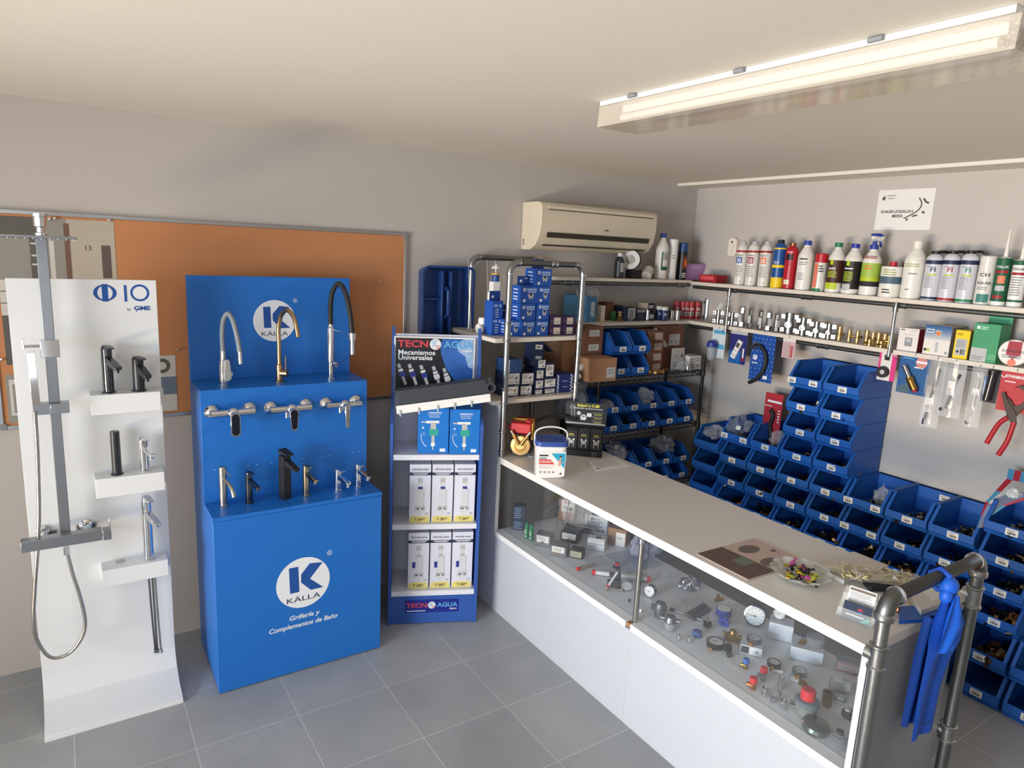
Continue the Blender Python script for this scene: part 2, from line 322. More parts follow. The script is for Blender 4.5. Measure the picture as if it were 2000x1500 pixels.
# ------------------------------------------------------------ white shower display
t=thing('shower_display_stand','tall white shower and tap display panel with a curved foot','display stand',(-.181,3.33,0)); w=.525
pr=[(0,1.905),(0,.20),(-.012,.14),(-.05,.085),(-.12,.045),(-.205,.03),(-.22,.024),(-.22,0),(-.19,0),(-.10,.018),(-.03,.05),(.012,.1),(.022,.2),(.022,1.905)]
MB().prism(pr,'x',0,w,whitel).build('panel',t,bevel=.001,ang=25)
sh=[]
for i,(l,top,r,b,xr) in enumerate(((175.7,772.7,313,811.8,765),(186,937.6,320.5,974.3,921),(199,1113.7,328,1148,1094.7))):
    A=ony(l,top,3.235);B=ony(r,xr,3.235);C=ony(l+3,b,3.235); sh.append((A.x,B.x,A.z,C.z))
    MB().box(A.x+.181,B.x+.181,-.095,.0,C.z,(A.z+B.z)/2,whitel).build('shelf_box',t,bevel=.001)
    sh[-1]=(A.x,B.x,(A.z+B.z)/2)
lg=MB(); P=ony(205,572,3.33); x=P.x+.181; z=P.z
lg.disc(x,z,.034,0,inkb,n=36,sx=1.25); lg.disc(x,z,.029,-.0006,whitel,n=36,sx=.95); lg.rect(x-.011,x+.011,z-.036,z+.036,-.0012,inkb)
P=ony(245,573,3.33); lg.rect(P.x+.181-.005,P.x+.181+.005,P.z-.035,P.z+.035,-.0006,inkb); P=ony(273,572,3.33); lg.disc(P.x+.181,P.z,.036,0,inkb,ri=.027,n=40)
P=ony(252,608,3.33); lg.text('by',P.x+.181,P.z,.014,0,inkb,bold=.01); P=ony(278,606,3.33); lg.text('GME',P.x+.181,P.z,.019,0,inkb,bold=.04,w=.062); lg.rect(P.x+.181-.022,P.x+.181-.019,P.z-.007,P.z+.004,0,inkb); lg.build('brand_logo',t,flip=False)
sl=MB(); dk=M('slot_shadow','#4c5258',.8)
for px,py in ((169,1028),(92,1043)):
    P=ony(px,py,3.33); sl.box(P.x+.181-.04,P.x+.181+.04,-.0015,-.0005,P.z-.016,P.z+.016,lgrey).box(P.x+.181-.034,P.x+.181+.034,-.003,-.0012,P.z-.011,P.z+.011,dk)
sl.build('pipe_slots',t)
P=onz(235,1096,sh[2][2]+.001); MB().lathe([(.02,0),(.02,.002),(.015,.003),(0,.003)],steel,n=20).build('hole_cap',t,(P.x+.181,P.y-3.33,sh[2][2]))
# ------------------------------------------------------------ universal mechanisms stand (turned toward the camera)
TS=Matrix.Translation((1.413,3.273,0))@Matrix.Rotation(math.atan2(-.409,.912),4,'Z')
def TP(x,y,z): return TS@Vector((x,y,z))
TR=math.atan2(-.409,.912)
t=thing('mechanism_display_stand','blue and white shelf stand for cistern parts with a black sign on top','display stand',(1.413,3.273,0),TR); W=.50
sd=[(0,0),(.30,0),(.30,1.66),(.285,1.66),(.2,1.30),(.0,1.17)]
for x in (0,W-.017): MB().prism(sd,'x',x,x+.017,blueS).build('side_panel',t,bevel=.001)
MB().box(.017,W-.017,.283,.298,.0,1.62,M('stand_white','#ccd1e2',.45,var=.02)).build('back_panel',t)
MB().box(.017,W-.017,.008,.024,.004,.172,blueS).build('kick_panel',t)
for z in (.999,.6,.203): MB().box(.0175,W-.0175,.004,.282,z-.03,z,M('shelf_white','#dfe1ea',.3,var=.02)).build('shelf',t,bevel=.0015)
def tecno(m,x,z,wd,y,small=False,T=None):
    h=wd*.095; c1=M('logo_red','#c8414b',.5,var=0); c2=M('logo_blue','#5aa2d8',.5,var=0)
    m.text('TECN',x-wd*.5,z,h,y,c1 if not small else navy,'l',w=wd*.40,bold=.03); m.disc(x-wd*.005,z+h*.48,h*.78,y,logow if not small else lgrey,n=26)
    for i in range(5): m.rect(x-wd*.005-h*.5,x-wd*.005+h*.3-i*h*.08,z+h*(.95-i*.2),z+h*(1.03-i*.2),y-.0005,c2 if not small else navy)
    for i in range(3): m.rect(x,x+h*.55,z-h*(.1+0)+i*h*.18,z+i*h*.18-h*.02,y-.0006,c1 if not small else navy)
    m.text('AGUA',x+wd*.5,z,h,y,c2 if not small else navy,'r',w=wd*.40,bold=.03)
s=MB().box(.012,.465,.262,.268,1.298,1.608,white); s.box(.021,.456,.2612,.2622,1.298,1.600,M('sign_black','#12131c',.35,var=0))
y=.2608
tm=MB(); eb=M('earth_blue','#2a5fae',.4,var=.35,scale=14); 
pts=[(.456,1.600),(.28,1.600),(.268,1.56),(.275,1.51),(.30,1.44),(.345,1.37),(.39,1.33),(.456,1.30)]
tm.prism(pts,'y',y-.0006,y,eb)
pts=[(.40,1.6),(.36,1.57),(.37,1.53),(.41,1.50),(.43,1.44),(.456,1.43),(.456,1.6)]
tm.prism(pts,'y',y-.001,y-.0006,M('earth_cloud','#8fb0d8',.5,var=.4,scale=40))
tecno(tm,.243,1.548,.425,y-.0012); tm.text('Design',.447,1.522,.02,y-.0012,logow,'r',shear=.25,bold=.02)
tm.text('Mecanismos',.036,1.505,.028,y-.0006,logow,'l',w=.205,bold=.02); tm.text('Universales',.036,1.476,.028,y-.0006,logow,'l',w=.19,bold=.02)
for i,(x,z) in enumerate(((.055,1.40),(.115,1.40),(.18,1.395),(.25,1.39),(.31,1.38))):
    T=Matrix.Translation((x,0,z))@Matrix.Rotation(-.35,4,'Y')
    for a,b,c,dd,mt in ((-.009,.009,.03,.055,lgrey),(-.013,.013,.01,.024,white),(-.016,.016,-.022,.006,indigo if i<3 else white),(-.008,.008,-.07,-.02,lgrey)):
        tm.obox(T,a,b,y-.0014,y-.0008,c,dd,mt)
s.build('sign_board',t); tm.build('sign_print',t,flip=False)
st=MB().rect(.094,.398,.068,.147,.008,M('sticker_indigo','#1d2a88',.4,var=0),.0006); tecno(st,.246,.1,.29,.0072); st.text('Design',.386,.08,.014,.0072,logow,'r',shear=.25,bold=.02); st.rect(.105,.21,.077,.081,.0072,logow); st.build('brand_sticker',t,flip=False)
# ============================================================ taps
def arc(pts,n=10):
    # smooth Catmull-Rom through points
    P=[Vector(p) for p in pts]; P=[P[0]*2-P[1]]+P+[P[-1]*2-P[-2]]; out=[]
    for i in range(1,len(P)-2):
        for k in range(n):
            t=k/n; a,b,c,d=P[i-1:i+3]
            out.append(.5*((2*b)+(c-a)*t+(2*a-5*b+4*c-d)*t*t+(3*b-a-3*c+d)*t**3))
    return out+[P[-2]]
def basin(name,label,px,py,ptop,zs,r,mat,style,grp,yfix=None):
    P=onz(px,py,zs) if yfix is None else ony(px,py,yfix)
    h=ony(px,ptop,P.y).z-zs; t=thing(name,label,'tap',(P.x,P.y,zs),.3,grp)
    if style=='square':
        w=r; MB().box(-w,w,-w,w,0,h*.88,mat).build('body',t,bevel=.002)
        MB().prism([(-w,h*.82),(-w-.085,h*.70),(-w-.085,h*.66),(-w,h*.68)],'x',-w*.75,w*.75,mat).build('spout',t,bevel=.002)
        MB().cyl((0,-w-.075,h*.67),(0,-w-.075,h*.63),.009,black).build('aerator',t)
        MB().prism([(w,h*.92),(w,h),(-w-.03,h*.93),(-w-.03,h*.91)],'x',-w,w,mat).build('lever',t,bevel=.0015); return t
    MB().lathe([(r*1.3,0),(r*1.3,.004),(r*1.02,.007),(r,.012),(r,h*.78),(r*.96,h*.785),(r*.96,h*.8)],mat,n=28).build('body',t)
    if style=='slim':
        MB().lathe([(r,h*.8),(r,h*.985),(r*.9,h),(0,h)],mat,n=28).build('cap',t)
        MB().cyl((0,-r*.8,h*.95),(0,-.075,h*.86),.0032,mat,n=10).build('lever',t)
        MB().tube(arc([(0,-r*.5,h*.72),(0,-.045,h*.66),(0,-.082,h*.52),(0,-.098,h*.36)]),[.007+.0035*i/30 for i in range(31)],mat,12).build('spout',t)
        return t
    if style=='plain':
        MB().lathe([(r*.98,h*.8),(r*.98,h),(0,h)],mat,n=28).build('cap',t); return t
    # lever paddle tap
    zc=h*.8
    MB().lathe([(r,zc),(r,zc+h*.12),(r*.85,h*.97),(0,h*.985)],mat,n=28).prism([(r*.7,h*.94),(r*.6,h),(-r*1.2,h*1.0),(-r*2.6,h*.97),(-r*2.7,h*.945),(-r*1,h*.945)],'x',-r*.62,r*.62,mat).build('lever',t,bevel=.0015)
    L=.095 if h>.18 else .075
    a=zc-h*.02; sp=MB().prism([(-r*.5,a),(-r*.5,a-r*1.5),(-r-.01,a-r*1.6),(-r-L*.8,a-r*2.3),(-r-L,a-r*2.1),(-r-L,a-r*1.5),(-r-.02,a-r*.3)],'x',-r*.66,r*.66,mat)
    sp.build('spout',t,bevel=.003,seg=3)
    MB().cyl((0,-r-L*.82,a-r*2.0),(0,-r-L*.82,a-r*2.75),.009,mat,n=14).build('aerator',t)
    return t
G='basin taps on the lower step of the blue display'
zs=.8745
basin('basin_tap','slim brushed steel basin tap with curved spout, far left on the lower blue step',437,988,911,zs,.0165,steel,'slim',G)
basin('basin_tap','short dark chrome basin tap beside the slim steel one on the lower blue step',487,982,920,zs,.015,darkchrome,'paddle',G)
basin('basin_tap','tall square matt black basin tap on the lower blue step',557,973,877,zs,.021,blackm,'square',G)
basin('basin_tap','champagne coloured basin tap beside the tall black one',598,968,907,zs,.0155,M('warm_nickel','#b7a68c',.2,1),'paddle',G)
basin('basin_tap','small chrome basin tap, second from the right on the lower blue step',660,957,915,zs,.019,chrome,'paddle',G)
basin('basin_tap','chrome basin tap at the right end of the lower blue step',699,951,905,zs,.0155,chrome,'paddle',G)
G='taps on the white shelf boxes'
Ys=3.28
for a in (
 ('basin_tap','dark chrome tall basin tap on the left of the upper white shelf box',213,767,674,sh[0][2]+.0,.021,darkchrome,'paddle'),
 ('basin_tap','short black basin tap with a slanted lever on the upper white shelf box',272,763,696,sh[0][2],.0225,M('charcoal_metal','#3d4045',.35,.6),'paddle'),
 ('basin_tap','plain black cylinder tap on the left of the middle white shelf box',229,926,842,sh[1][2],.0185,M('charcoal_metal','#3d4045',.35,.6),'plain'),
 ('basin_tap','short chrome tap on the right of the middle white shelf box',283,920,853,sh[1][2],.0175,chrome,'paddle'),
 ('basin_tap','tall chrome tap on the lowest white shelf box',291,1089,967,sh[2][2],.021,chrome,'paddle')):
    P=ony(a[2],a[3],Ys); t=thing(a[0],a[1],'tap',(P.x,Ys,a[5]),0,G); bpy.data.objects.remove(t)
    b=basin(*a,G,yfix=Ys); b.location.z=a[5]; b.location.x=P.x; b.location.y=Ys
m=MB(); 
for i,(px,px2) in enumerate(((291,304),(298,308),(303,315))):
    A=ony(px,1135,3.26);B=ony(px2,1272,3.26); m.tube(arc([(A.x,A.y,sh[2][2]-.09),(A.x+(B.x-A.x)*.4,3.262,(A.z+B.z)/2),(B.x,3.27,B.z)]),.0045,steel,8); m.cyl((B.x,3.27,B.z+.006),(B.x,3.27,B.z-.012),.0075,steel,n=6)
    tag(m.build('flexible_hose'),'thin braided hose hanging under the lowest white shelf box, %s of three'%('left','middle','right')[i],'hose','braided hoses under the lowest white shelf box')
# kitchen taps
zt=1.4125
def ktap(px,py,label):
    P=onz(px,py,zt); P.y=3.40; P.x=ony(px,py,3.40).x; return thing('kitchen_tap',label,'tap',(P.x,3.40,zt),.28,'kitchen taps on top of the blue display')
t=ktap(437,745,'chrome kitchen tap with a bendy grey spout, left on top of the blue display')
MB().lathe([(.024,0),(.024,.004),(.0185,.006),(.0185,.095),(.0165,.1),(.0165,.118),(.013,.12),(.013,.165)],chrome,n=24).build('body',t)
gf=M('grey_rubber','#83898f',.6)
MB().tube(arc([(0,0,.165),(0,.0,.25),(0,-.02,.315),(0,-.065,.345),(0,-.11,.31),(0,-.145,.235),(0,-.16,.18)]),.0105,gf,14).build('flexible_spout',t)
MB().cyl((0,-.16,.182),(0,-.164,.125),.0095,chrome,n=20).build('spout_end',t)
MB().cyl((.015,-.01,.05),(.034,-.022,.05),.016,chrome).prism([(-.016+.0*1,0),(0,0)] if 0 else [(.012*math.cos(a)+0,.0+.012*math.sin(a)+.115) for a in [PI*i/10 for i in range(11)]]+[(.018*math.cos(a),.045+.02*math.sin(a)) for a in [PI+ -.4+ (PI+.8)*i/12 for i in range(13)]],'y',-.045,-.03,lgrey).build('lever',t,bevel=.002)
t=ktap(546,740,'champagne kitchen tap with a high swan-neck spout in front of the upper logo')
MB().lathe([(.024,0),(.024,.004),(.017,.008),(.017,.085),(.0125,.088)],gold,n=24).build('body',t)
MB().tube(arc([(0,0,.085),(0,0,.18),(0,0,.27),(0,-.03,.335),(0,-.085,.36),(0,-.14,.325),(0,-.172,.24)]),.0105,gold,14).build('spout',t)
MB().cyl((.0,-.012,.045),(.02,-.04,.045),.0165,gold).cyl((.014,-.034,.05),(.014,-.034,.13),.0028,gold,n=8).build('lever',t)
t=ktap(646,736,'tall professional kitchen tap with a black hose, right on top of the blue display')
MB().lathe([(.023,0),(.023,.004),(.0145,.007),(.0145,.085),(.0175,.088),(.0175,.26),(.012,.27),(.012,.285)],chrome,n=24).build('body',t)
MB().tube(arc([(0,0,.28),(0,.0,.37),(0,-.02,.45),(0,-.075,.49),(0,-.13,.44),(0,-.165,.34),(0,-.18,.255)]),.0125,blackm,14).build('hose',t)
MB().cyl((0,-.18,.256),(0,-.181,.225),.018,chrome,n=20).cyl((0,-.181,.225),(0,-.183,.15),.0125,chrome,r1=.011,n=20).build('spray_head',t)
MB().tube([(0,0,.258),(0,-.18,.243)],.0035,chrome,8).build('support_arm',t)
MB().cyl((0,-.03,.078),(0,-.052,.078),.014,chrome).tube([(0,-.05,.082),(0,-.11,.11),(0,-.172,.155)],.0032,chrome,8).build('lever',t)
# wall mixers on the upper box
def mixer(pl,pc,pr,pb,label,st):
    L=ony(*pl,3.296);R_=ony(*pr,3.296);C=(L+R_)/2; t=thing('wall_mixer',label,'mixer tap',(C.x,3.297,C.z),0,'wall mixers on the blue display'); hw=(R_.x-L.x)/2
    for s,n in ((-1,'rosette'),(1,'rosette')): MB().lathe([(.033,0),(.032,.006),(.024,.016),(.014,.024),(.014,.05)],chrome,(s*hw,0,0),(0,-1,0),24).build(n,t)
    r=.0165 if st!=2 else .0135
    MB().cyl((-hw-.012,-.055,0),(hw+.012,-.055,0),r,chrome,n=24).ball((0,-.058,0),.027,chrome,16).build('body',t)
    B=ony(*pb,3.22); zb=B.z-C.z; dk=M('dark_lever_face','#1b2230',.15,.3)
    if st==0: p=[(.021*math.cos(a),-.012+.021*math.sin(a)) for a in [PI*i/10 for i in range(11)]]+[(.021*math.cos(a),zb+.02+.021*math.sin(a)) for a in [PI+PI*i/10 for i in range(11)]]
    elif st==1: p=[(.022*math.cos(a),-.01+.02*math.sin(a)) for a in [PI*i/10 for i in range(11)]]+[(.015*math.cos(a),zb+.014+.015*math.sin(a)) for a in [PI+PI*i/10 for i in range(11)]]
    else: p=[(.012*math.cos(a),-.005+.012*math.sin(a)) for a in [PI*i/10 for i in range(11)]]+[(.009*math.cos(a),zb+.01+.009*math.sin(a)) for a in [PI+PI*i/10 for i in range(11)]]
    lv=MB().cyl((0,-.06,-.004),(0,-.092,-.012),.02,chrome).prism(p,'y',-.108,-.094,chrome)
    if st<2: lv.prism([(a*.82,b*.9-.003) for a,b in p],'y',-.1086,-.108,dk)
    lv.build('lever',t,bevel=.0015)
    MB().cyl((-.02 if st else .0,-.055,0),(-.02 if st else 0,-.055,-.04),.009,chrome).build('hose_outlet',t)
mixer((413,806),0,(487,797),(461,850),'chrome wall mixer with a long dark lever, left of three on the blue display',0)
mixer((528,797),0,(597,791),(574,838),'chrome wall mixer with a rounded dark lever, middle of three on the blue display',1)
mixer((636,790),0,(694,782),(683,833),'chrome wall mixer with a slim silver lever, right of three on the blue display',2)
# shower column
yc=3.235
T0=ony(78,470,yc); B0=ony(131,1052,yc); xs=(T0.x+B0.x)/2; x_top=T0.x
t=thing('shower_column','chrome square shower column with overhead shower and hose on the white panel','shower',(xs,yc,B0.z)); z0=B0.z
def L(px,py,y=yc): P=ony(px,py,y); return Vector((P.x-xs,P.y-yc,P.z-z0))
top=2.075-z0
gun=M('gun_chrome','#9a9ea3',.38,1,var=.02)
MB().box(-.0185,.0185,-.012,.012,-.0,top,gun).build('riser_bar',t,bevel=.002)
q=L(90,680); MB().box(-.032,.032,-.022,.014,q.z-.035,q.z+.035,chrome).cyl((-.03,0,q.z+.01),(-.085,-.01,q.z+.01),.006,chrome).box(-.09,-.082,-.014,.004,q.z-.002,q.z+.04,chrome).build('slider',t,bevel=.002)
hp=L(60,690,3.19); hb=L(72,790,3.19)
h=MB(); h.obox(Matrix.Translation(hp)@Matrix.Rotation(.12,4,'Y')@Matrix.Rotation(-.05,4,'X'),-.026,.026,-.012,.012,-.0-.0,.012,chrome)
Th=Matrix.Translation((hp+hb)/2)@(hp-hb).to_track_quat('Z','Y').to_matrix().to_4x4(); ln=(hp-hb).length/2
h=MB().obox(Th,-.027,.027,-.013,.013,-ln,ln+.005,chrome); h.obox(Th,-.026,.026,-.0145,-.0128,ln*.35,ln,M('spray_face','#8c9095',.35,var=0))
for i in range(9): h.obox(Th,-.025,-.017,-.0165,-.0145,ln*.38+i*ln*.066,ln*.38+i*ln*.066+.004,grey)
h.build('hand_shower',t,bevel=.0015)
c0=L(64,802,3.19); c1=L(136,799,3.235); MB().box(c0.x,c1.x,-.045,.016,c0.z-.02,c0.z+.02,gun).box(c0.x+.058,c0.x+.0595,-.046,-.02,c0.z-.021,c0.z+.021,chrome).build('hose_bracket',t,bevel=.0015)
v0=L(41,1065,3.2); v1=L(199,1042,3.2); zz=(v0.z+v1.z)/2
MB().box(v0.x,v1.x,-.06,-.015,zz-.023,zz+.023,gun).build('mixer_bar',t,bevel=.002)
MB().box(v1.x+.004,v1.x+.034,-.058,-.017,zz-.026,zz+.018,gun).cyl((v1.x-.004,-.037,zz),(v1.x+.01,-.037,zz),.014,chrome).box(v1.x+.028,v1.x+.034,-.045,-.03,zz,zz+.065,chrome).build('lever',t,bevel=.0015)
for xx in (v0.x+.07,v1.x-.055): MB().cyl((xx,-.02,zz+.002),(xx,.09,zz+.002),.011,chrome).lathe([(.024,0),(.024,.006),(.014,.012)],chrome,(xx,.09,zz+.002),(0,-1,0),20).build('wall_union',t)
hs=[L(68,804,3.19),L(72,860,3.2),L(75,940,3.21),L(76,1010,3.21),L(73,1080,3.2),L(68,1150,3.2),L(66,1215,3.2),L(75,1255,3.21),L(100,1284,3.21),L(135,1276,3.21),L(160,1245,3.2),L(166,1210,3.2),L(155,1160,3.2),L(142,1120,3.2),L(131,1078,3.2)]
MB().tube(arc(hs,8),.0075,steel,10).build('hose',t)
MB().cyl(hs[-1]+Vector((0,0,-.01)),hs[-1]+Vector((0,0,.022)),.012,chrome,n=6).build('hose_nut',t)
# overhead plate above the riser
hz=top-.008
pl=MB().box(-.155,.115,-.20,.05,hz,hz+.008,gun); pl.build('shower_head',t,bevel=.002)
nz=MB()
for i in range(11):
    for j in range(10): nz.cyl((-.145+i*.025,-.19+j*.025,hz),(-.145+i*.025,-.19+j*.025,hz-.005),.003,lgrey,r1=.002,n=6)
nz.build('nozzles',t)
MB().lathe([(.02,0),(.02,.008),(.013,.012),(.013,.03),(.021,.034),(.021,.07),(.026,.072),(.026,.082),(0,.083)],chrome,(0,0,hz+.008),n=8).build('swivel_joint',t)
# ============================================================ boxes on the mechanism stand
def tbox(name,x,z,w,h,dp,yo,label,draw,grp,mat,rz=0):
    P=TP(x,yo,z); t=thing(name,label,'box',P,TR+rz,grp)
    MB().box(0,w,0,dp,0,h,mat).build('carton',t,bevel=.0012); m=MB(); draw(m,w,h); m.build('front_print',t,flip=False); return t
def dduo(m,w,h):
    for i,(a,b) in enumerate(((.90,.91),(.885,.893))): m.rect(w*.32,w*.75,h*a,h*b,0,logow)
    m.text('COMPACT',w*.53,h*.84,h*.026,0,logow,w=w*.42); m.text('DUO',w*.53,h*.79,h*.035,0,logow,w=w*.32)
    m.rect(w*.1,w*.26,h*.69-.004,h*.69+.004,0,lgrey); m.rect(w*.26,w*.68,h*.665,h*.72,0,white); m.rect(w*.4,w*.58,h*.53,h*.68,0,lgrey); m.rect(w*.36,w*.66,h*.40,h*.54,-.0005,teal); m.rect(w*.44,w*.54,h*.16,h*.40,0,lgrey); m.disc(w*.49,h*.2,w*.07,0,white,sx=1,n=14); m.rect(w*.47,w*.51,h*.08,h*.16,0,lgrey)
    m.disc(w*.34,h*.44,h*.30,0,logow,ri=h*.283,a0=PI*1.02,a1=PI*1.42,n=12,sx=.55); m.text('3 en 1',w*.17,h*.45,h*.022,0,logow); m.rect(w*.1,w*.25,h*.42,h*.425,0,logow)
    m.prism([(w*.12,h*.55),(w*.2,h*.55),(w*.16,h*.6)],'y',-.0006,0,logow); m.rect(w*.72,w*.9,h*.04,h*.11,0,logow)
G='two bright blue cartons on the top shelf of the mechanism stand'
a=tbox('mechanism_carton',.148,.9995,.165,.255,.16,.03,'bright blue carton with a drawn fill valve, left of two on the stand',dduo,G,duo)
tbox('mechanism_carton',.318,.9995,.163,.25,.16,.02,'bright blue carton with a drawn fill valve, right of two on the stand',dduo,G,duo)
def dT(num,side):
    def f(m,w,h):
        tecno(m,w*.5,h*.905,w*.78,0,True); m.rect(0,w,h*.815,h*.865,0,navy); m.rect(w*.12,w*.88,h*.845,h*.855,-.0006,logow); m.rect(w*.2,w*.8,h*.828,h*.836,-.0006,logow)
        g=lgrey; g2=M('print_pale','#d0d2d8',.5,var=0)
        m.rect(w*.38,w*.62,h*.68,h*.77,0,g); m.disc(w*.5,h*.655,w*.11,0,g2,n=14); m.rect(w*.4,w*.62,h*.57,h*.62,0,indigo if not side else g)
        m.rect(w*.33,w*.7,h*.28,h*.58,0,g2); m.rect(w*.67,w*.70,h*.28,h*.58,-.0005,g); m.rect(w*.28,w*.74,h*.2,h*.28,0,g); m.disc(w*.51,h*.19,w*.18,-.0003,g2,n=18); m.rect(w*.36,w*.48,h*.225,h*.245,-.0006,ink); m.rect(w*.58,w*.66,h*.225,h*.245,-.0006,ink)
        if side: m.rect(w*.2,w*.35,h*.37,h*.48,-.0004,indigo)
        m.prism([(w*.02,.001),(w*.06,h*.09),(w*.16,h*.11),(w*.84,h*.11),(w*.94,h*.09),(w*.98,.001)],'y',-.0006,0,lemon); m.text(num,w*.5,h*.03,h*.05,-.0006,ink,w=w*.5,bold=.02); m.lines(w*.75,w*.92,h*.13,h*.17,2,0,inkg)
    return f
pc=M('carton_pale','#d9dbe8',.5,var=.01)
for z,num,sd_ in ((.6005,'T-281*',0),(.2035,'T-282*',1)):
    for i,nm in enumerate(('left','middle','right')):
        tbox('mechanism_carton',.108+i*.123,z,.116,.335,.12,.035,'tall white %s carton, %s of three on the %s shelf of the stand'%(num.strip('*'),nm,'middle' if not sd_ else 'lowest'),dT(num,sd_),'tall %s cartons on the stand'%num.strip('*'),pc)
# linear drain / channel lying on the blue cartons
A=ony(783,785,3.13); A=TP(.055,.0,1.255)
t=thing('drain_channel','long dark channel in a white plastic carrier, lying askew on the blue cartons','channel',TP(.035,-.03,1.232),TR)
t.rotation_euler=Euler((0,math.radians(-8.5),TR)); 
MB().box(0,.50,0,.09,0,.028,white).box(0,.50,-.006,.0,.028,.045,white).build('white_carrier',t,bevel=.0015)
for x in (.012,.11,.21,.30,.39): MB().box(x,x+.008,-.008,0,-.012,.02,lgrey).build('clip',t)
MB().box(.015,.49,.005,.085,.0455,.122,M('channel_grey','#353a42',.55)).build('channel_body',t,bevel=.003)
MB().lathe([(.028,0),(.028,.02),(.016,.02),(.016,0)],M('channel_grey','#353a42',.55),(.505,.0,.08),(0,-1,0),20).box(.495,.515,-.018,.002,.1,.135,dgrey).build('end_ring',t)
# blue caddy tray on the wall
P=ony(822,590,3.66); Q=ony(923,600,3.66); tp=ony(865,519,3.66); bt=ony(865,662,3.66)
W=(Q.x-P.x); H=tp.z-bt.z; cm=M('caddy_blue','#1e3f7e',.3)
t=thing('caddy_tray','dark blue plastic carry tray hung upright on the wall above the mechanism stand','tray',(P.x+W/2,YA-.003,bt.z))
def rr(w,h,r,n=6,cx=0,cz=0):
    o=[]
    for sx,sy,a in ((1,1,0),(-1,1,PI/2),(-1,-1,PI),(1,-1,1.5*PI)): o+=[(cx+sx*(w/2-r)+r*math.cos(a+PI/2*i/n),cz+sy*(h/2-r)+r*math.sin(a+PI/2*i/n)) for i in range(n+1)]
    return o
def tray(m,x0,x1,z0,z1,y0,y1,r,mat,th=.006):
    w=x1-x0;h=z1-z0;cx=(x0+x1)/2;cz=(z0+z1)/2; A=rr(w,h,r,6,cx,cz);B=rr(w-2*th,h-2*th,r-th*.5,6,cx,cz);C=rr((w-2*th)*.92,(h-2*th)*.94,r*.8,6,cx,cz);D=rr(w*.92,h*.94,r*.8,6,cx,cz); n=len(A)
    vs=[(a,y0,b) for a,b in A]+[(a,y0,b) for a,b in B]+[(a,y1-th,b) for a,b in C]+[(a,y1,b) for a,b in D]
    fs=[]
    for p,q in ((0,1),(1,2),(0,3)): fs+=[(p*n+i,p*n+(i+1)%n,q*n+(i+1)%n,q*n+i) for i in range(n)]
    fs+=[tuple(range(2*n,3*n)),tuple(range(3*n,4*n))]
    m.add(vs,fs,mat)
m=MB(); tray(m,-W/2,W/2,0,H,-.085,-.0,.045,cm,.012); m.build('tray_shell',t)
MB().box(-.045,-.03,-.075,-.012,.03,H-.03,cm).box(.012,.027,-.075,-.012,.03,H-.03,cm).box(-W/2+.02,-.04,-.07,-.012,H*.55-.006,H*.55+.006,cm).build('divider',t,bevel=.004)
MB().tube([(.0-.01,-.06,H*.3),(-.01,-.095,H*.34),(-.01,-.095,H*.66),(-.01,-.06,H*.7)],.012,cm,10).build('handle',t)
# ============================================================ pipe and board shelving in the corner
def upipe(name,label,x0,x1,y,z0,z1,r=.0165,extra=None):
    t=thing(name,label,'pipe arch',(x0,y,z0),0,None); w=x1-x0; h=z1-z0; R=.055
    MB().tube([(0,0,0),(0,0,h-R)],r,galv,14).build('upright',t); MB().tube([(w,0,0),(w,0,h-R)],r,galv,14).build('upright',t)
    MB().tube([(R,0,h),(w-R,0,h)],r,galvd,14).build('top_bar',t)
    for c,sx in ((0,1),(w,-1)):
        p=[(c+sx*(R-R*math.cos(a)),0,h-R+R*math.sin(a)) for a in [PI/2*i/8 for i in range(9)]]
        MB().tube(p,r*1.15,galv,14).lathe([(r*1.35,0),(r*1.35,.006)],chrome,(c,0,h-R-.006),n=16).lathe([(r*1.35,0),(r*1.35,.006)],chrome,(c+sx*R,0,h),(sx,0,0),16).build('elbow',t)
    return t
t=upipe('pipe_arch','front arched frame of galvanised pipe standing on the worktop beside the side panel',2.045,2.553,3.148,.947,2.04)
for x in (0,.508):
    for z,l in ((.30,.10),(.66,.11)): MB().lathe([(.0185,0),(.0225,.004),(.0225,.01),(.019,.014),(.019,l-.014),(.0225,l-.01),(.0225,l-.004),(.0185,l)],galv,(x,0,z),n=16).build('tee_joint',t)
for z in (.02,.14): MB().lathe([(.0175,0),(.0215,.004),(.0215,.012),(.0175,.016)],galv,(0,0,z),n=16).build('coupling',t)
MB().lathe([(.0185,0),(.0225,.005),(.0225,.012),(.018,.014),(.018,.034),(.0225,.036),(.0225,.043),(.0185,.048)],galv,(.27,0,1.093),(1,0,0),16).build('coupling',t)
upipe('pipe_arch','rear arched frame of galvanised pipe close to the wall behind the stacked blue cartons',2.095,2.60,3.66,.947,2.055)
slab=M('shelf_board','#d5cdc2',.45,var=.02,scale=10)
tag(MB().box(2.032,2.056,3.17,YA,.0,1.243,whitel).build('side_panel',bevel=.001),'tall white side panel between the mechanism stand and the worktop','panel')
tag(MB().prism([(1.985,3.175),(2.60,3.175),(2.60,3.725),(1.985,3.725),],'z',1.598,1.622,slab).build('shelf_board',bevel=.001),'upper pale shelf board carrying the stacks of blue cartons','shelf','boards of the corner pipe shelving')
tag(MB().prism([(1.985,3.175),(2.60,3.175),(2.60,3.725),(1.985,3.725),],'z',1.245,1.269,slab).build('shelf_board',bevel=.001),'lower pale shelf board under the white and navy cartons, resting on the side panel','shelf','boards of the corner pipe shelving')
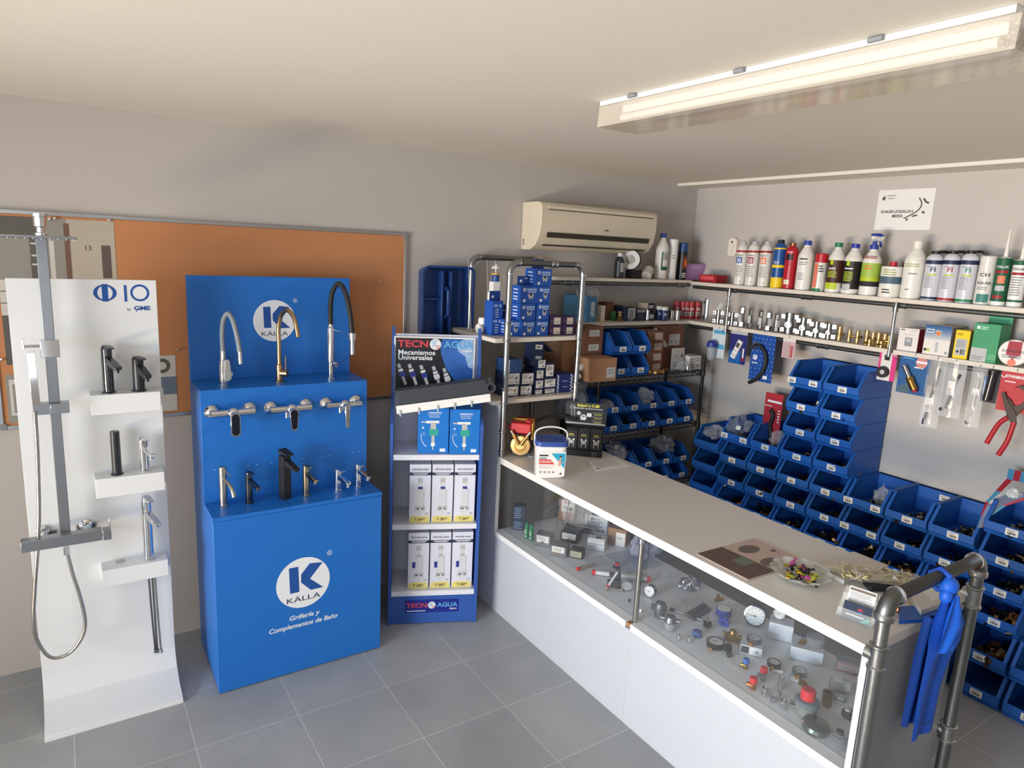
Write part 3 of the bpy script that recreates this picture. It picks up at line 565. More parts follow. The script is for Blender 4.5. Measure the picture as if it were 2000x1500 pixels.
# wall shelves
tag(MB().box(2.62,3.862,3.50,YA-.001,1.933,1.953,slab).build('shelf_board',bevel=.001),'top shelf board on the back wall below the air conditioner','shelf','wall shelf boards')
tag(MB().box(2.868,3.862,3.50,YA-.001,1.634,1.657,slab).build('shelf_board',bevel=.001),'lower shelf board on the back wall above the wire rack','shelf','wall shelf boards')
tag(MB().box(3.865,XB-.001,1.0,YA-.001,1.922,1.945,slab).build('shelf_board',bevel=.001),'long top shelf board on the right wall carrying bottles and cans','shelf','wall shelf boards')
tag(MB().box(3.865,XB-.001,2.02,3.13,1.636,1.66,slab).build('shelf_board',bevel=.001),'lower shelf board on the right wall carrying metal pipe fittings','shelf','wall shelf boards')
tag(MB().box(3.865,XB-.001,3.16,YA-.001,1.636,1.66,slab).build('shelf_board',bevel=.001),'short lower shelf board in the corner of the right wall','shelf','wall shelf boards')
tag(MB().box(3.865,XB-.001,1.0,1.99,1.636,1.66,slab).build('shelf_board',bevel=.001),'lower shelf board on the right wall carrying the colourful boxes','shelf','wall shelf boards')
def rail(label,p,q,r=.0125,couples=()):
    p=Vector(p);q=Vector(q); t=thing('pipe_rail',label,'pipe',p,0,'dull pipe rails under the wall shelves'); d=q-p
    MB().tube([(0,0,0),d],r,galvd,12).build('rail_pipe',t)
    for k in couples: MB().cyl(d*k-d.normalized()*.03,d*k+d.normalized()*.03,r*1.3,galvd).cyl(d*k-d.normalized()*.034,d*k-d.normalized()*.026,r*1.55,galv).cyl(d*k+d.normalized()*.026,d*k+d.normalized()*.034,r*1.55,galv).build('coupling',t)
rail('dull pipe rail under the top shelf on the back wall',(2.6,3.52,1.918),(3.86,3.52,1.918),couples=(.1,.93))
rail('dull pipe rail under the lower shelf on the back wall',(2.87,3.52,1.62),(3.86,3.52,1.62),couples=(.04,.95))
rail('dull pipe rail under the top shelf on the right wall',(3.885,3.5,1.907),(3.885,1.0,1.907),couples=(.14,.37,.60))
rail('dull pipe rail under the lower shelf on the right wall',(3.885,3.5,1.62),(3.885,1.0,1.62),couples=(.14,.43,.6))
for y,lb in ((3.145,'beside the corner'),(2.005,'between the fittings and the colourful boxes')):
    t=thing('pipe_strut','thin shiny vertical pipe joining the right wall shelves, '+lb,'pipe',(3.852,y,1.60),0,'vertical struts of the right wall shelves')
    MB().tube([(0,0,.02),(0,0,.32)],.009,galv,12).build('strut_pipe',t); MB().cyl((0,0,.27),(0,0,.3),.014,galv).build('coupling',t)
# ------------------------------------------------------------ bottles and cans
def face(x,y): return -math.atan2(x,y)*.5+FB*.5
def vessel(name,label,cat,P,h,r,kind,body,cap,prints,grp,rz,bands=None,caph=None):
    t=thing(name,label,cat,P,rz,grp)
    if kind=='aero':
        pr=[(r*.93,0),(r,.004),(r,h*.80),(r*.97,h*.83),(r*.8,h*.89),(r*.5,h*.93),(r*.45,h*.935)]; MB().lathe(pr,body,n=24).build('can_body',t)
        MB().lathe([(r*.45,h*.93),(r*.5,h*.935),(r*.5,h*.985),(r*.3,h),(0,h)],cap,n=18).build('valve_cap',t)
    elif kind=='bottle':
        ch=caph or h*.09; pr=[(r*.9,0),(r,.006),(r,h*.66),(r*.93,h*.72),(r*.55,h*.84),(r*.42,h*.87),(r*.40,h-ch*.9)]; MB().lathe(pr,body,n=24).build('bottle_body',t)
        MB().lathe([(r*.47,h-ch),(r*.47,h-.002),(r*.44,h),(0,h)],cap,n=20).build('cap',t)
    elif kind=='spray':
        ch=caph or h*.24; pr=[(r*.95,0),(r,.004),(r,h-ch)]; MB().lathe(pr,body,n=24).build('can_body',t); MB().lathe([(r*.97,h-ch),(r*.97,h-.006),(r*.85,h),(0,h)],cap,n=24).build('cap',t)
    elif kind=='foam':
        pr=[(r*.93,0),(r,.005),(r,h*.82),(r*.9,h*.88),(r*.6,h*.93),(r*.55,h*.935)]; MB().lathe(pr,body,n=24).build('can_body',t)
        MB().lathe([(r*.5,h*.93),(r*.58,h*.94),(r*.58,h*.985),(r*.4,h),(0,h)],black,n=16).box(r*.1,r*1.1,-.008,.008,h*.93,h*.955,black).build('adapter',t)
    elif kind=='cartridge':
        hb=h*.655; MB().lathe([(r*.95,0),(r,.004),(r,hb*.1),(r*.98,hb*.1)],body,n=22).build('base_ring',t); MB().lathe([(r*.98,hb*.1),(r*.98,hb*.9)],body,n=22).build('tube_body',t)
        MB().lathe([(r,hb*.9),(r,hb*.96),(r*.3,hb),(r*.28,hb*1.08),(.003,h),(0,h)],M('nozzle_white','#e2dfd6',.4),n=16).build('nozzle',t)
    elif kind=='jar':
        MB().lathe([(r*.97,0),(r,.004),(r,h*.84),(r*.97,h*.86),(0,h*.862)],body,n=26).build('tin_body',t); MB().lathe([(r*.33,h*.86),(r*.33,h),(0,h)],cap,n=16).build('cap',t)
    if bands:
        k=MB()
        for a,b,mt in bands:
            n=24; vs=[((r+.0005)*math.cos(2*PI*i/n),(r+.0005)*math.sin(2*PI*i/n),z) for z in (h*a,h*b) for i in range(n)]
            k.add(vs,[(i,(i+1)%n,n+(i+1)%n,n+i) for i in range(n)],mt)
        k.build('label_sleeve',t)
    if prints:
        k=MB()
        for pz in prints:
            if pz[0]=='t': _,s,x,z,hh,mt,w=pz; k.text(s,x*r,z*h,hh*h,0,mt,w=w*r,bold=.02,bend=r,eps=.0011)
            elif pz[0]=='l':
                _,x0,x1,z0,z1,n,mt=pz
                for i in range(n):
                    zz=h*(z0+(z1-z0)*(i+.5)/n); a0=x0;a1=x1*random.uniform(.6,1); st=5; hh=h*(z1-z0)/n*.22
                    vs=[(math.sin(a0+(a1-a0)*q/st)*(r+.001),-math.cos(a0+(a1-a0)*q/st)*(r+.001),zz+s*hh) for s in (-1,1) for q in range(st+1)]
                    k.add(vs,[(q,q+1,st+2+q,st+1+q) for q in range(st)],mt)
            elif pz[0]=='p':
                _,x0,x1,z0,z1,mt=pz; st=6; vs=[(math.sin(x0+(x1-x0)*q/st)*(r+.0009),-math.cos(x0+(x1-x0)*q/st)*(r+.0009),h*zz) for zz in (z0,z1) for q in range(st+1)]
                k.add(vs,[(q,q+1,st+2+q,st+1+q) for q in range(st)],mt)
        k.build('label_print',t,flip=False)
    return t
XS=3.925; ZB=1.9455
def canB(px,pb,ptx,pt,wpx,*a,x=XS,z=ZB,name='spray_can',cat='can',label='',rz=None,**k):
    P=onx((px+ptx)/2,(pb+pt)/2,x); H=onx(ptx,pt,x).z-z; r=sz(P,wpx)/2
    return vessel(name,label,cat,(x,P.y,z),H,r,*a,**k,rz=rz if rz is not None else face(x,P.y))
wc=M('can_white','#d9d6d0',.3,var=.01); wb=M('bottle_white','#e0ddd6',.35,var=.01); capred=M('cap_red','#b81d2a',.35)
GG='row of bottles and cans on the top right-wall shelf'
for i,(px,ptx,n,mt,wh) in enumerate(((1445,1452,'30',inkb,'with a blue 30 square, first in the row'),(1466,1475,'50',redd,'with a red 50 square, second in the row'),(1491,1499,'50',orange,'with an orange 50 square, third in the row'))):
    canB(px,555+1.6*i,ptx,471,23,'aero',wc,lgrey,[('p',-.75,.35,.5,.64,mt),('t',n,-.2,.515,.1,logow,.75),('l',-.7,.5,.66,.7,2,ink),('l',-.7,.6,.2,.45,6,inkg),('t','A',.3,.07,.04,ink,.2)],GG,name='gas_can',label='white gas can %s'%wh,bands=[(.745,.79,redd)])
canB(1518,560,1525,468,24,'aero',M('can_blue','#1e4f92',.3),black,[('t','O-O',-.1,.5,.06,logow,.8)],GG,name='gas_can',label='blue and yellow gas can in the shelf row',bands=[(0.0,.22,yellow),(.42,.48,yellow),(.8,.83,yellow)])
canB(1540,562,1549,474,24,'aero',M('can_red','#b2202e',.3),copper,[('p',-.6,.5,.62,.75,black),('p',-.6,.3,.1,.2,cream),('l',-.6,.6,.5,.58,3,redd),('l',-.5,.5,.78,.81,1,logow)],GG,name='gas_can',label='red gas can next to the blue and yellow one')
canB(1569,564,1577,470,30,'bottle',wb,bluecap,[('l',-.6,.6,.6,.66,1,ink),('l',-.6,.6,.5,.58,2,inkg),('l',-.6,.2,.2,.36,4,inkg)],GG,name='bottle',cat='bottle',label='plain white bottle with a blue cap beside the red gas can')
canB(1599,566,1605,495,24,'spray',wc,capred,[('p',-.9,-.1,.1,.74,M('print_salmon','#d9795f',.5)),('l',0,.8,.5,.7,3,ink),('p',-.9,.6,0,.08,green)],GG,label='short white spray can with a red cap')
canB(1628,569,1638,474,31,'bottle',wb,green,[('p',-.5,-.1,.56,.66,lime),('t','SAFE',-.2,.46,.045,logow,.9),('l',-.7,.5,.3,.44,5,lime),('p',-.9,.6,.07,.2,lime)],GG,name='bottle',cat='bottle',label='white bottle with a brown label and green cap',bands=[(.2,.65,M('label_brown','#43221c',.5))])
canB(1660,571,1671,476,33,'bottle',wb,bluecap,[('p',-.5,-.1,.56,.66,lime),('l',-.7,.4,.48,.53,1,logow),('l',-.7,.4,.25,.45,6,lime),('p',-.8,.2,.07,.2,lgrey)],GG,name='bottle',cat='bottle',label='white bottle with a black label and blue cap, right of the brown labelled one',bands=[(.1,.65,M('label_black','#201d1c',.5))])
t=canB(1697,573,1706,478,34,'bottle',wb,bluecap,[('l',-.8,.8,.72,.78,2,redd),('l',-.5,.4,.5,.6,2,orange)],GG,name='spray_bottle',cat='bottle',label='trigger spray bottle with a lime label and purple-blue head',bands=[(.28,.36,lime),(.36,.64,M('label_lime','#9ab84a',.5)),(.18,.28,ink)])
H=onx(1706,478,XS).z-ZB
MB().cyl((0,0,H-.01),(0,0,H+.02),.012,bluecap).prism([(-.03,H+.02),(.018,H+.03),(.02,H+.048),(-.02,H+.058),(-.052,H+.05),(-.056,H+.035)],'x',-.009,.009,white).prism([(-.03,H+.045),(.03,H+.05),(.022,H+.062),(-.02,H+.066),(-.055,H+.055)],'x',-.0105,.0105,bluecap).prism([(-.035,H+.03),(-.028,H+.033),(-.046,H-.012),(-.052,H-.01)],'x',-.006,.006,bluecap).build('trigger_head',t,rot=(0,0,math.radians(150)),bevel=.001)
canB(1738,577,1744,511,40,'jar',wb,capred,[('l',-.6,.6,.6,.8,3,M('print_olive','#9aa05a',.5)),('l',-.5,.3,.1,.25,2,ink)],GG,name='tin',cat='tin',label='short wide white tin with a small red cap',bands=[(.38,.58,M('label_slate','#4a6272',.5))])
canB(1764,578,1765,512,34,'jar',wb,M('brown_cap','#6b2a28',.5),None,GG,x=4.01,name='tin',cat='tin',label='white tin with a brown cap half hidden behind the big white bottle')
canB(1780,580,1792,471,38,'bottle',wb,wb,[('l',-.7,.7,.55,.62,2,M('print_olive','#9aa05a',.5)),('t','ceys',.1,.42,.03,ink,.8),('l',-.4,-.0,.15,.18,1,ink)],GG,name='bottle',cat='bottle',label='large all-white bottle left of the three foam cans',caph=.035)
for i,(px,ptx,mt,cn) in enumerate(((1816,1829,navy,'navy'),(1849,1862,redd,'red'),(1884,1897,green,'green'))):
    canB(px,583+2.5*i,ptx,490-i*.5,31,'foam',M('foam_can','#c9cad2',.3),black,[('t','FI',.12,.58,.085,mt,.55),('p',-.5,.6,.51,.535,lime),('l',-.7,.3,.25,.5,8,inkg),('l',-.6,.6,.67,.69,1,mt)],GG,name='foam_can',label='silvery foam can with %s lettering and base band'%cn,bands=[(.73,.81,navy),(.03,.075,mt)])
    canB(px+8,583+2.5*i,ptx+19,489,29,'foam',M('foam_can','#c9cad2',.3),black,None,GG,x=4.01,name='foam_can',label='foam can in the back row, only its black top shows behind the %s banded one'%cn)
canB(1920,590,1931,500,30,'spray',wc,wc,[('t','CH',.0,.58,.07,ink,1.1),('t','ISGLASS',.05,.42,.055,ink,1.6),('l',-.7,.7,.3,.38,2,inkg),('p',-.6,.8,.05,.22,M('print_teal','#3f7f77',.5))],GG,label='white spray can with black lettering and teal pattern, left of the sealant cartridges',caph=.085)
canB(1951,592,1971,449,26,'cartridge',white,white,[('t','COLLAK',0,.50,.035,logow,1.7),('p',-.9,.9,.435,.47,redd),('p',-.4,.6,.3,.4,M('print_salmon','#d9795f',.5)),('p',-.7,.6,.1,.14,redd),('p',-.5,.7,.2,.27,lgrey)],GG,name='sealant_cartridge',cat='cartridge',label='green sealant cartridge with a white nozzle and red band',bands=[(.06,.63,dgreen)])
canB(1983,595,2003,455,26,'cartridge',white,white,[('t','COLLAK',0,.50,.035,ink,1.7),('p',-.9,.9,.435,.47,redd),('l',-.8,.8,.15,.42,8,inkg)],GG,name='sealant_cartridge',cat='cartridge',label='white sealant cartridge at the right edge of the shelf row',bands=[(.57,.63,dgreen),(.07,.1,dgreen)])
# back wall top shelf
YS=3.59; ZA=1.9535
def canA(px,pb,ptx,pt,wpx,*a,y=YS,z=ZA,name='bottle',cat='bottle',label='',**k):
    P=ony((px+ptx)/2,(pb+pt)/2,y); H=ony(ptx,pt,y).z-z; return vessel(name,label,cat,(P.x,y,z),H,sz(P,wpx)/2,*a,**k,rz=-.5)
G2='goods on the shelf below the air conditioner'
canA(1209,545,1210,494,19,'bottle',M('bottle_dark','#33363a',.25),white,[('p',0,1.1,.25,.6,lgrey),('l',.1,1,.3,.55,4,inkg)],G2,label='dark bottle with a white cap under the air conditioner',caph=.025)
canA(1291,548,1294,456,25,'bottle',wb,bluecap,[('p',-.3,.9,.42,.6,lgrey),('p',-.3,.9,.2,.28,dgreen),('t','U',.45,.44,.12,M('pipe_print','#7a736a',.5),.5),('p',-.3,-.1,.2,.6,dgreen)],G2,label='tall white bottle with a blue cap and green label')
canA(1312,548,1313,467,19,'spray',white,white,[('l',-.3,.3,.5,.62,2,inkg)],G2,name='paper_roll',cat='roll',label='slim plain white roll standing beside the tall white bottle',caph=.01)
canA(1332,548,1333,474,19,'spray',M('can_black','#232325',.3),M('cap_navy','#23477d',.35),[('p',-.3,.9,.3,.62,M('print_brown','#6b3a2c',.5)),('p',.2,.8,.36,.54,orange),('l',-.2,.8,.05,.2,3,logow)],G2,name='spray_can',cat='can',label='black spray can with a blue cap and orange disc')
P=ony(1238,538,3.6); q=sz(P,25); 
tag(MB().box(0,q,0,.07,0,.06,black).build('black_box',None,(P.x-q/2,3.57,ZA),bevel=.002),'small black box under the upright tape roll','box')
P=ony(1232,512,3.6); r=.068
t=thing('tape_roll','black tape roll with a white face standing on the small black box','tape roll',(P.x,3.60,ZA+.0605+r),math.radians(-52)); 
MB().lathe([(r,0),(r,.05),(.035,.05),(.035,0)],blackm,(0,.025,0),(0,-1,0),32).build('tape',t); MB().lathe([(r-.003,0),(r-.003,.001),(.034,.001),(.034,0)],wc,(0,-.0255,0),(0,-1,0),32).build('side_label',t); MB().lathe([(.033,0),(.033,.05)],cream,(0,.025,0),(0,-1,0),24).build('core',t)
P=ony(1265,533,3.56); t=thing('small_roll','small white roll leaning beside the tape roll','roll',(P.x,3.56,ZA+.042),0,rot=(0,math.radians(55),.5)); MB().lathe([(.036,-.035),(.036,.035)],M('roll_white','#c9c2b8',.6),n=20).build('roll_body',t); MB().lathe([(.02,.0352),(.02,.036)],lgrey,n=16).build('core',t)
# glove box, red box
def cart(name,label,cat,P,w,d,h,rz,mat,draw=None,grp=None,side=None,bev=.001,part='carton'):
    t=thing(name,label,cat,P,rz,grp); MB().box(0,w,0,d,0,h,mat).build(part,t,bevel=bev)
    if draw: m=MB(); draw(m,w,h); m.build('front_print',t,flip=False)
    if side: m=MB(); side(m,d,h); m.build('side_print',t,flip=False)
    return t
def dglove(m,w,h):
    m.prism([(w*.52,0.001),(w*.98,.001),(w*.99,h*.97),(w*.72,h*.97)],'y',-.0006,0,paper); m.text('eLITE',w*.36,h*.72,h*.13,0,logow,w=w*.3); m.rect(w*.74,w*.97,h*.83,h*.87,-.0006,inkg)
    g=M('glove_blue','#6a86c0',.5); m.disc(w*.79,h*.27,h*.2,-.0006,g,n=16,sx=.8)
    for a in (-.05,.12,.28,.45): m.obox(Matrix.Translation((w*.79,0,h*.35))@Matrix.Rotation(a,4,'Y'),-.005,.005,-.0014,-.0007,0,h*.42,g)
    m.disc(w*.92,h*.12,h*.09,-.0006,lemon,n=12)
P=ony(1338,549,3.58); Q=ony(1397,550,3.58); cart('glove_box','lilac and white glove box with a blue glove drawn on it','box',(P.x,3.58,ZA),Q.x-P.x-.02,.07,ony(1368,516,3.58).z-ZA,0,lilac,dglove)
cart('red_box','low red box lying in the corner of the top shelves','box',(3.90,3.47,ZB),.155,.12,.055,FB,redd,lambda m,w,h:m.rect(w*.1,w*.85,h*.35,h*.85,0,M('red_light','#d8545e',.4)))
# ============================================================ goods on the corner pipe shelving
Zu=1.6225; Zl=1.2695
def bx(px0,px1,pt,pb,y,z0=None,d=.1):
    A=ony(px0,(pt+pb)/2,y);B=ony(px1,(pt+pb)/2,y); zt_=ony((px0+px1)/2,pt,y).z; zb_=ony((px0+px1)/2,pb,y).z if z0 is None else z0
    return A.x,B.x,zb_,zt_
def dblue(m,w,h):
    m.disc(w*.24,h*.78,h*.1,0,logow,n=18); m.disc(w*.24,h*.78,h*.045,-.0005,cardb,n=12); m.rect(w*.38,w*.92,h*.72,h*.86,0,M('print_soft_blue','#8fa9d6',.5)); m.rect(w*.42,w*.9,h*.63,h*.67,0,logow)
    m.prism([(w*.42,h*.54),(w*.78,h*.54),(w*.68,h*.22),(w*.6,h*.36),(w*.52,h*.22)],'y',-.0006,0,lgrey); m.disc(w*.6,h*.5,h*.07,-.0006,black,n=14); m.disc(w*.24,h*.16,h*.09,0,logow,n=18)
def sblue(m,d,h):
    pass
def bcart(px0,px1,pt,pb,label,z0,y=3.22,tab=False,mat=cardb,draw=dblue,d=.1,grp='blue cartons stacked on the upper board of the pipe shelving',rz=0):
    x0,x1,zb_,zt_=bx(px0,px1,pt,pb,y,z0); t=cart('parts_carton',label,'box',(x0,y,z0),x1-x0-.0015,d,zt_-z0-.001,rz,mat,draw,grp)
    w=x1-x0;h=zt_-z0
    if mat is cardb:
        m=MB()
        for zz in (.75,.55,.35,.2): m.box(-.0006,0,d*.25,d*.7,h*zz,h*(zz+.05),logow)
        m.build('side_print',t)
    if tab: MB().box(w*.05,w*.75,d*.45,d*.46,h,h+.052,cardd).disc(w*.25,h+.024,.008,d*.45,logow,n=14).box(w*.42,w*.62,d*.449,d*.4495,h+.036,h+.041,lgrey).build('hanging_tab',t)
    return t,zt_
n='the %s blue carton in the %s stack on the upper board'
b0,z=bcart(992,1018,625,659,'single blue carton with rounded top, left of the stacks on the upper board',Zu,y=3.24)
_,z=bcart(1018,1045,625.5,659,n%('bottom','left'),Zu); _,z=bcart(1015,1047,593,627,n%('middle','left'),z+.0005,rz=.02); bcart(1016,1051,558,593,n%('top','left')+', with a hanging tab',z+.0005,tab=True)
_,z=bcart(1046,1071,625,658,n%('lowest','right'),Zu); _,z=bcart(1049,1073,592,626,n%('second','right'),z+.0005); _,z=bcart(1051,1075,559,593,n%('third','right'),z+.0005); bcart(1045,1078,525,560,n%('top','right')+', with a hanging tab',z+.0005,tab=True)
G='blue hanging cartons on the upper board'
x0,x1,_,zt_=bx(961,984,588,659,3.30); 
def dtall(m,w,h):
    for k in (.05,.5):
        m.rect(w*.15,w*.5,h*(k+.33),h*(k+.4),0,M('print_soft_blue','#8fa9d6',.5)); m.rect(w*.68,w*.78,h*(k+.32),h*(k+.4),0,logow)
        for q in (.24,.17,.1,.03): m.rect(w*.3,w*.6,h*(k+q),h*(k+q+.018),0,logow)
t=cart('hanging_carton','tall narrow blue carton left of the front pipe upright','box',(x0,3.30,Zu),x1-x0,.07,zt_-Zu,.15,cardb,dtall,G)
w_=x1-x0;h_=zt_-Zu; MB().box(0,w_,.03,.031,h_,h_+.055,cardd).disc(w_*.3,h_+.022,.008,.03,logow,n=14).build('hanging_tab',t)
x0,x1,_,zt_=bx(983,1003,590,659,3.42); t=cart('hanging_carton','dark blue carton standing behind the front pipe upright','box',(x0,3.45,Zu),x1-x0+.02,.06,zt_-Zu-.02,0,cardd,lambda m,w,h:m.rect(w*.1,w*.9,h*.78,h*.82,0,logow),G)
def dpur(m,w,h):
    m.rect(w*.3,w*.85,h*.1,h*.42,0,M('sticker_cream','#cdbfae',.6)); m.rect(w*.3,w*.85,h*.58,h*.9,0,M('sticker_cream','#cdbfae',.6)); m.rect(w*.08,w*.11,0.001,h,0,logow); m.rect(0,w,h*.495,h*.505,0,black)
    m.lines(w*.38,w*.8,h*.16,h*.3,2,-.0005,inkg); m.lines(w*.38,w*.8,h*.64,h*.78,2,-.0005,inkg)
x0,x1,_,zt_=bx(1074,1099,617,657,3.22)
for i,(a,b,nm) in enumerate(((1074,1099,'left'),(1100,1123,'right'))):
    x0,x1,_,zt_=bx(a,b,617,657,3.22); h2=(zt_-Zu)/2
    for k,nn in ((0,'lower'),(1,'upper')):
        def dp(m,w,h): m.rect(w*.3,w*.82,h*.14,h*.82,0,M('sticker_cream','#cdbfae',.6)); m.lines(w*.38,w*.78,h*.22,h*.5,2,-.0005,inkg); m.disc(w*.14,h*.5,h*.04,0,logow,n=8)
        cart('purple_carton','dark purple carton with a cream sticker, %s one of the %s pair'%(nn,nm),'box',(x0,3.22,Zu+k*(h2+.0004)),x1-x0-.002,.1,h2-.0006,0,purple,dp,'dark purple cartons on the upper board')
# PVC piece and cistern valve
P=ony(937,633,3.42); tag(MB().tube([(0,0,.0),(.21,.02,0)],.024,white,18).tube([(-.004,0,.0),(.012,0,.0)],.028,white,18).build('plastic_pipe',None,(P.x-.02,3.40,Zu+.029)),'short white plastic pipe lying at the left end of the upper board','pipe')
t=thing('ribbed_plug','white ribbed plastic cap resting on the short plastic pipe','cap',(P.x+.01,3.40,Zu+.0545)); m=MB().lathe([(.026,0),(.026,.034),(.024,.038),(0,.038)],white,n=20)
for i in range(12): a=2*PI*i/12; m.box(.0,.001,0,.001,0,.001,white) if 0 else m.cyl((.026*math.cos(a),.026*math.sin(a),.002),(.026*math.cos(a),.026*math.sin(a),.032),.002,white,n=6)
m.build('ribbed_cap',t)
P=ony(957,600,3.42); zt_=ony(957,515,3.42).z
t=thing('cistern_valve','tall white cistern flush valve with a blue collar on the upper board','cistern valve',(P.x+.03,3.42,Zu+.0)); H=zt_-Zu
MB().lathe([(.042,0),(.042,.06),(.03,.065),(.03,.08)],white,n=24).build('base_drum',t); k=MB(); k.text('TECNOAGUA',0,.045,.016,0,ink,w=.075,bend=.042); k.rect(0,0.0001,0,.0001,0,ink); k.build('brand_print',t,flip=False)
MB().box(-.028,.02,-.024,.024,.085,.30,white).box(-.045,-.028,-.012,.012,.085,.24,white).box(-.052,-.04,-.014,.014,.12,.15,white).build('valve_body',t,bevel=.002)
MB().lathe([(.021,.30),(.021,.335),(.018,.34)],M('collar_blue','#2b4f92',.4),n=18).build('collar',t); MB().lathe([(.026,.34),(.026,.347)],M('yellow_ring','#d9a928',.5),n=20).build('ring',t)
MB().cyl((0,0,.34),(0,0,H),.004,white,n=8).lathe([(.03,.375),(.03,.379)],white,n=18).lathe([(.022,H-.02),(.022,H-.014)],white,n=18).build('plunger_rod',t)
P=Vector((P.x,3.42,0))
for i,dx in enumerate((-.055,.075,.135)):
    tag(MB().tube([(P.x+dx,3.60,2.04),(P.x+dx-.01,3.56,1.85),(P.x+dx-.02,3.5,Zu+.005)],.001,white,5).build('string'),'thin white string hanging from the rear pipe, %s of three'%('left','middle','right')[i],'string','strings hanging from the rear pipe frame')
# lower board cartons
G='white and navy cartons stacked on the lower board'
def dsc(m,w,h):
    m.rect(w*.08,w*.92,h*.14,h*.95,0,paper); m.lines(w*.14,w*.5,h*.55,h*.85,3,-.0005,inkg); m.obox(Matrix.Translation((w*.68,0,h*.6))@Matrix.Rotation(.9,4,'Y'),-w*.04,w*.04,-.0012,-.0006,-h*.14,h*.14,dgrey); m.bars(w*.6,w*.88,h*.2,h*.36,8,-.0005,inkg); m.lines(w*.14,w*.5,h*.2,h*.34,2,-.0005,inkg)
    for i in range(3): m.rect(w*(.62+.1*i),w*(.67+.1*i),h*.03,h*.08,-.0003,logow)
def dnw(m,w,h): m.rect(w*.1,w*.9,h*.12,h*.88,0,paper); m.lines(w*.2,w*.8,h*.5,h*.82,3,-.0005,ink); m.bars(w*.5,w*.82,h*.2,h*.38,7,-.0005,inkg)
def lc(px0,px1,pt,pb,z0,label,mat,draw,d=.13,y=3.23,rz=0):
    x0,x1,_,zt_=bx(px0,px1,pt,pb,y); return cart('white_label_carton',label,'box',(x0,y,z0),x1-x0-.0015,d,zt_-z0-.0008,rz,mat,draw,G),zt_
_,z=lc(988,1014,754,780,Zl,'carton with a picture label, lower left on the lower board',navy,dsc); _,z=lc(990,1017,728,754,z,'carton with a picture label, second up at the left of the lower board',navy,dsc)
def dh(m,w,h): m.rect(w*.0,w*.12,0,h,0,paper); 
lc(992,1020,702,728,z,'plain blue carton with a white side on top of the left pile',M('carton_slate_blue','#2f4f7f',.5),dh)
_,z=lc(1015,1040,753,780,Zl,'carton with a picture label, bottom of the second pile',navy,dsc); lc(1018,1044,728,753,z,'carton with a picture label, top of the second pile',navy,dsc)
z=Zl
for i,(a,b,pt,pb) in enumerate(((1044,1060,760,779),(1045,1062,741,760),(1047,1063,721,741),(1050,1067,701,720))): _,z=lc(a,b,pt,pb,z,'narrow navy carton with a white label, %s of the four-high pile'%('bottom','second','third','top')[i],navy,dnw)
z=Zl
for i,(a,b,pt,pb) in enumerate(((1062,1085,758,778),(1062,1087,738,757),(1065,1083,709,737))): _,z=lc(a,b,pt,pb,z,'wide navy carton with a white label, %s of the three-high pile'%('bottom','middle','top')[i],navy,dnw)
def dchk(m,w,h):
    for i in range(10):
        for j in range(2): 
            if (i+j)%2: m.rect(w*(.76+.07*j),w*(.83+.07*j),h*i/10,h*(i+1)/10,0,logow); m.rect(w*(.02+.05*j),w*(.07+.05*j),h*i/10,h*(i+1)/10,0,logow)
    m.rect(w*.3,w*.6,h*.62,h*.64,0,logow); m.rect(w*.35,w*.6,h*.3,h*.32,0,logow); m.rect(w*.93,w*.95,0,h,0,logow)
lc(1087,1122,731,777,Zl,'blue carton with checkered borders at the right of the lower board',M('carton_indigo','#23306e',.5),dchk)
x0,x1,_,zt_=bx(1034,1056,677,720,3.25); 
t=thing('open_carton','open navy carton with white index lettering perched on the small piles','box',(x0+.004,3.23,1.449),0,G,rot=(0,math.radians(6),.05)); w_=.075; h_=.145
MB().box(0,w_,0,.002,0,h_,navy).box(0,.002,.002,.08,0,h_,navy).box(w_-.002,w_,.002,.08,0,h_,navy).box(0,w_,.08,.082,0,h_*.9,navy).box(.002,w_-.002,.002,.08,0,.002,navy).build('carton',t)
MB().add([(w_,0,h_*.95),(w_,.08,h_*.95),(w_+.09,.085,h_*.55),(w_+.09,.005,h_*.6)],[(0,1,2,3)],navy).add([(0,.08,h_),(w_,.08,h_),(w_,.11,h_+.03),(0,.11,h_+.03)],[(0,1,2,3)],navy).build('flap',t)
MB().rect(.012,.062,h_*.68,h_*.86,0,paper).lines(.016,.058,h_*.71,h_*.83,2,-.0005,ink).text('INDEX',.045,h_*.28,.017,0,logow,w=.045,bold=.02).build('front_print',t,flip=False)
P=ony(1110,735,3.30); t=thing('white_gadget','small white boxed hook hanging at the right of the lower board','gadget',(P.x,3.19,Zl+.12)); MB().box(-.004,.022,0,.012,.02,.055,white).build('block',t,bevel=.002); MB().tube([(-.02,0,.07),(-.02,0,.02),(-.012,0,.008),(-.004,0,.02)],.004,white,8).tube([(.0,0,-.004+.012*0),(0,0,-.02)],.003,white,6).lathe([(.011,-.003),(.011,.003),(.005,.003),(.005,-.003)],white,(.0,0,-.02),(0,-1,0),16).build('hook',t)
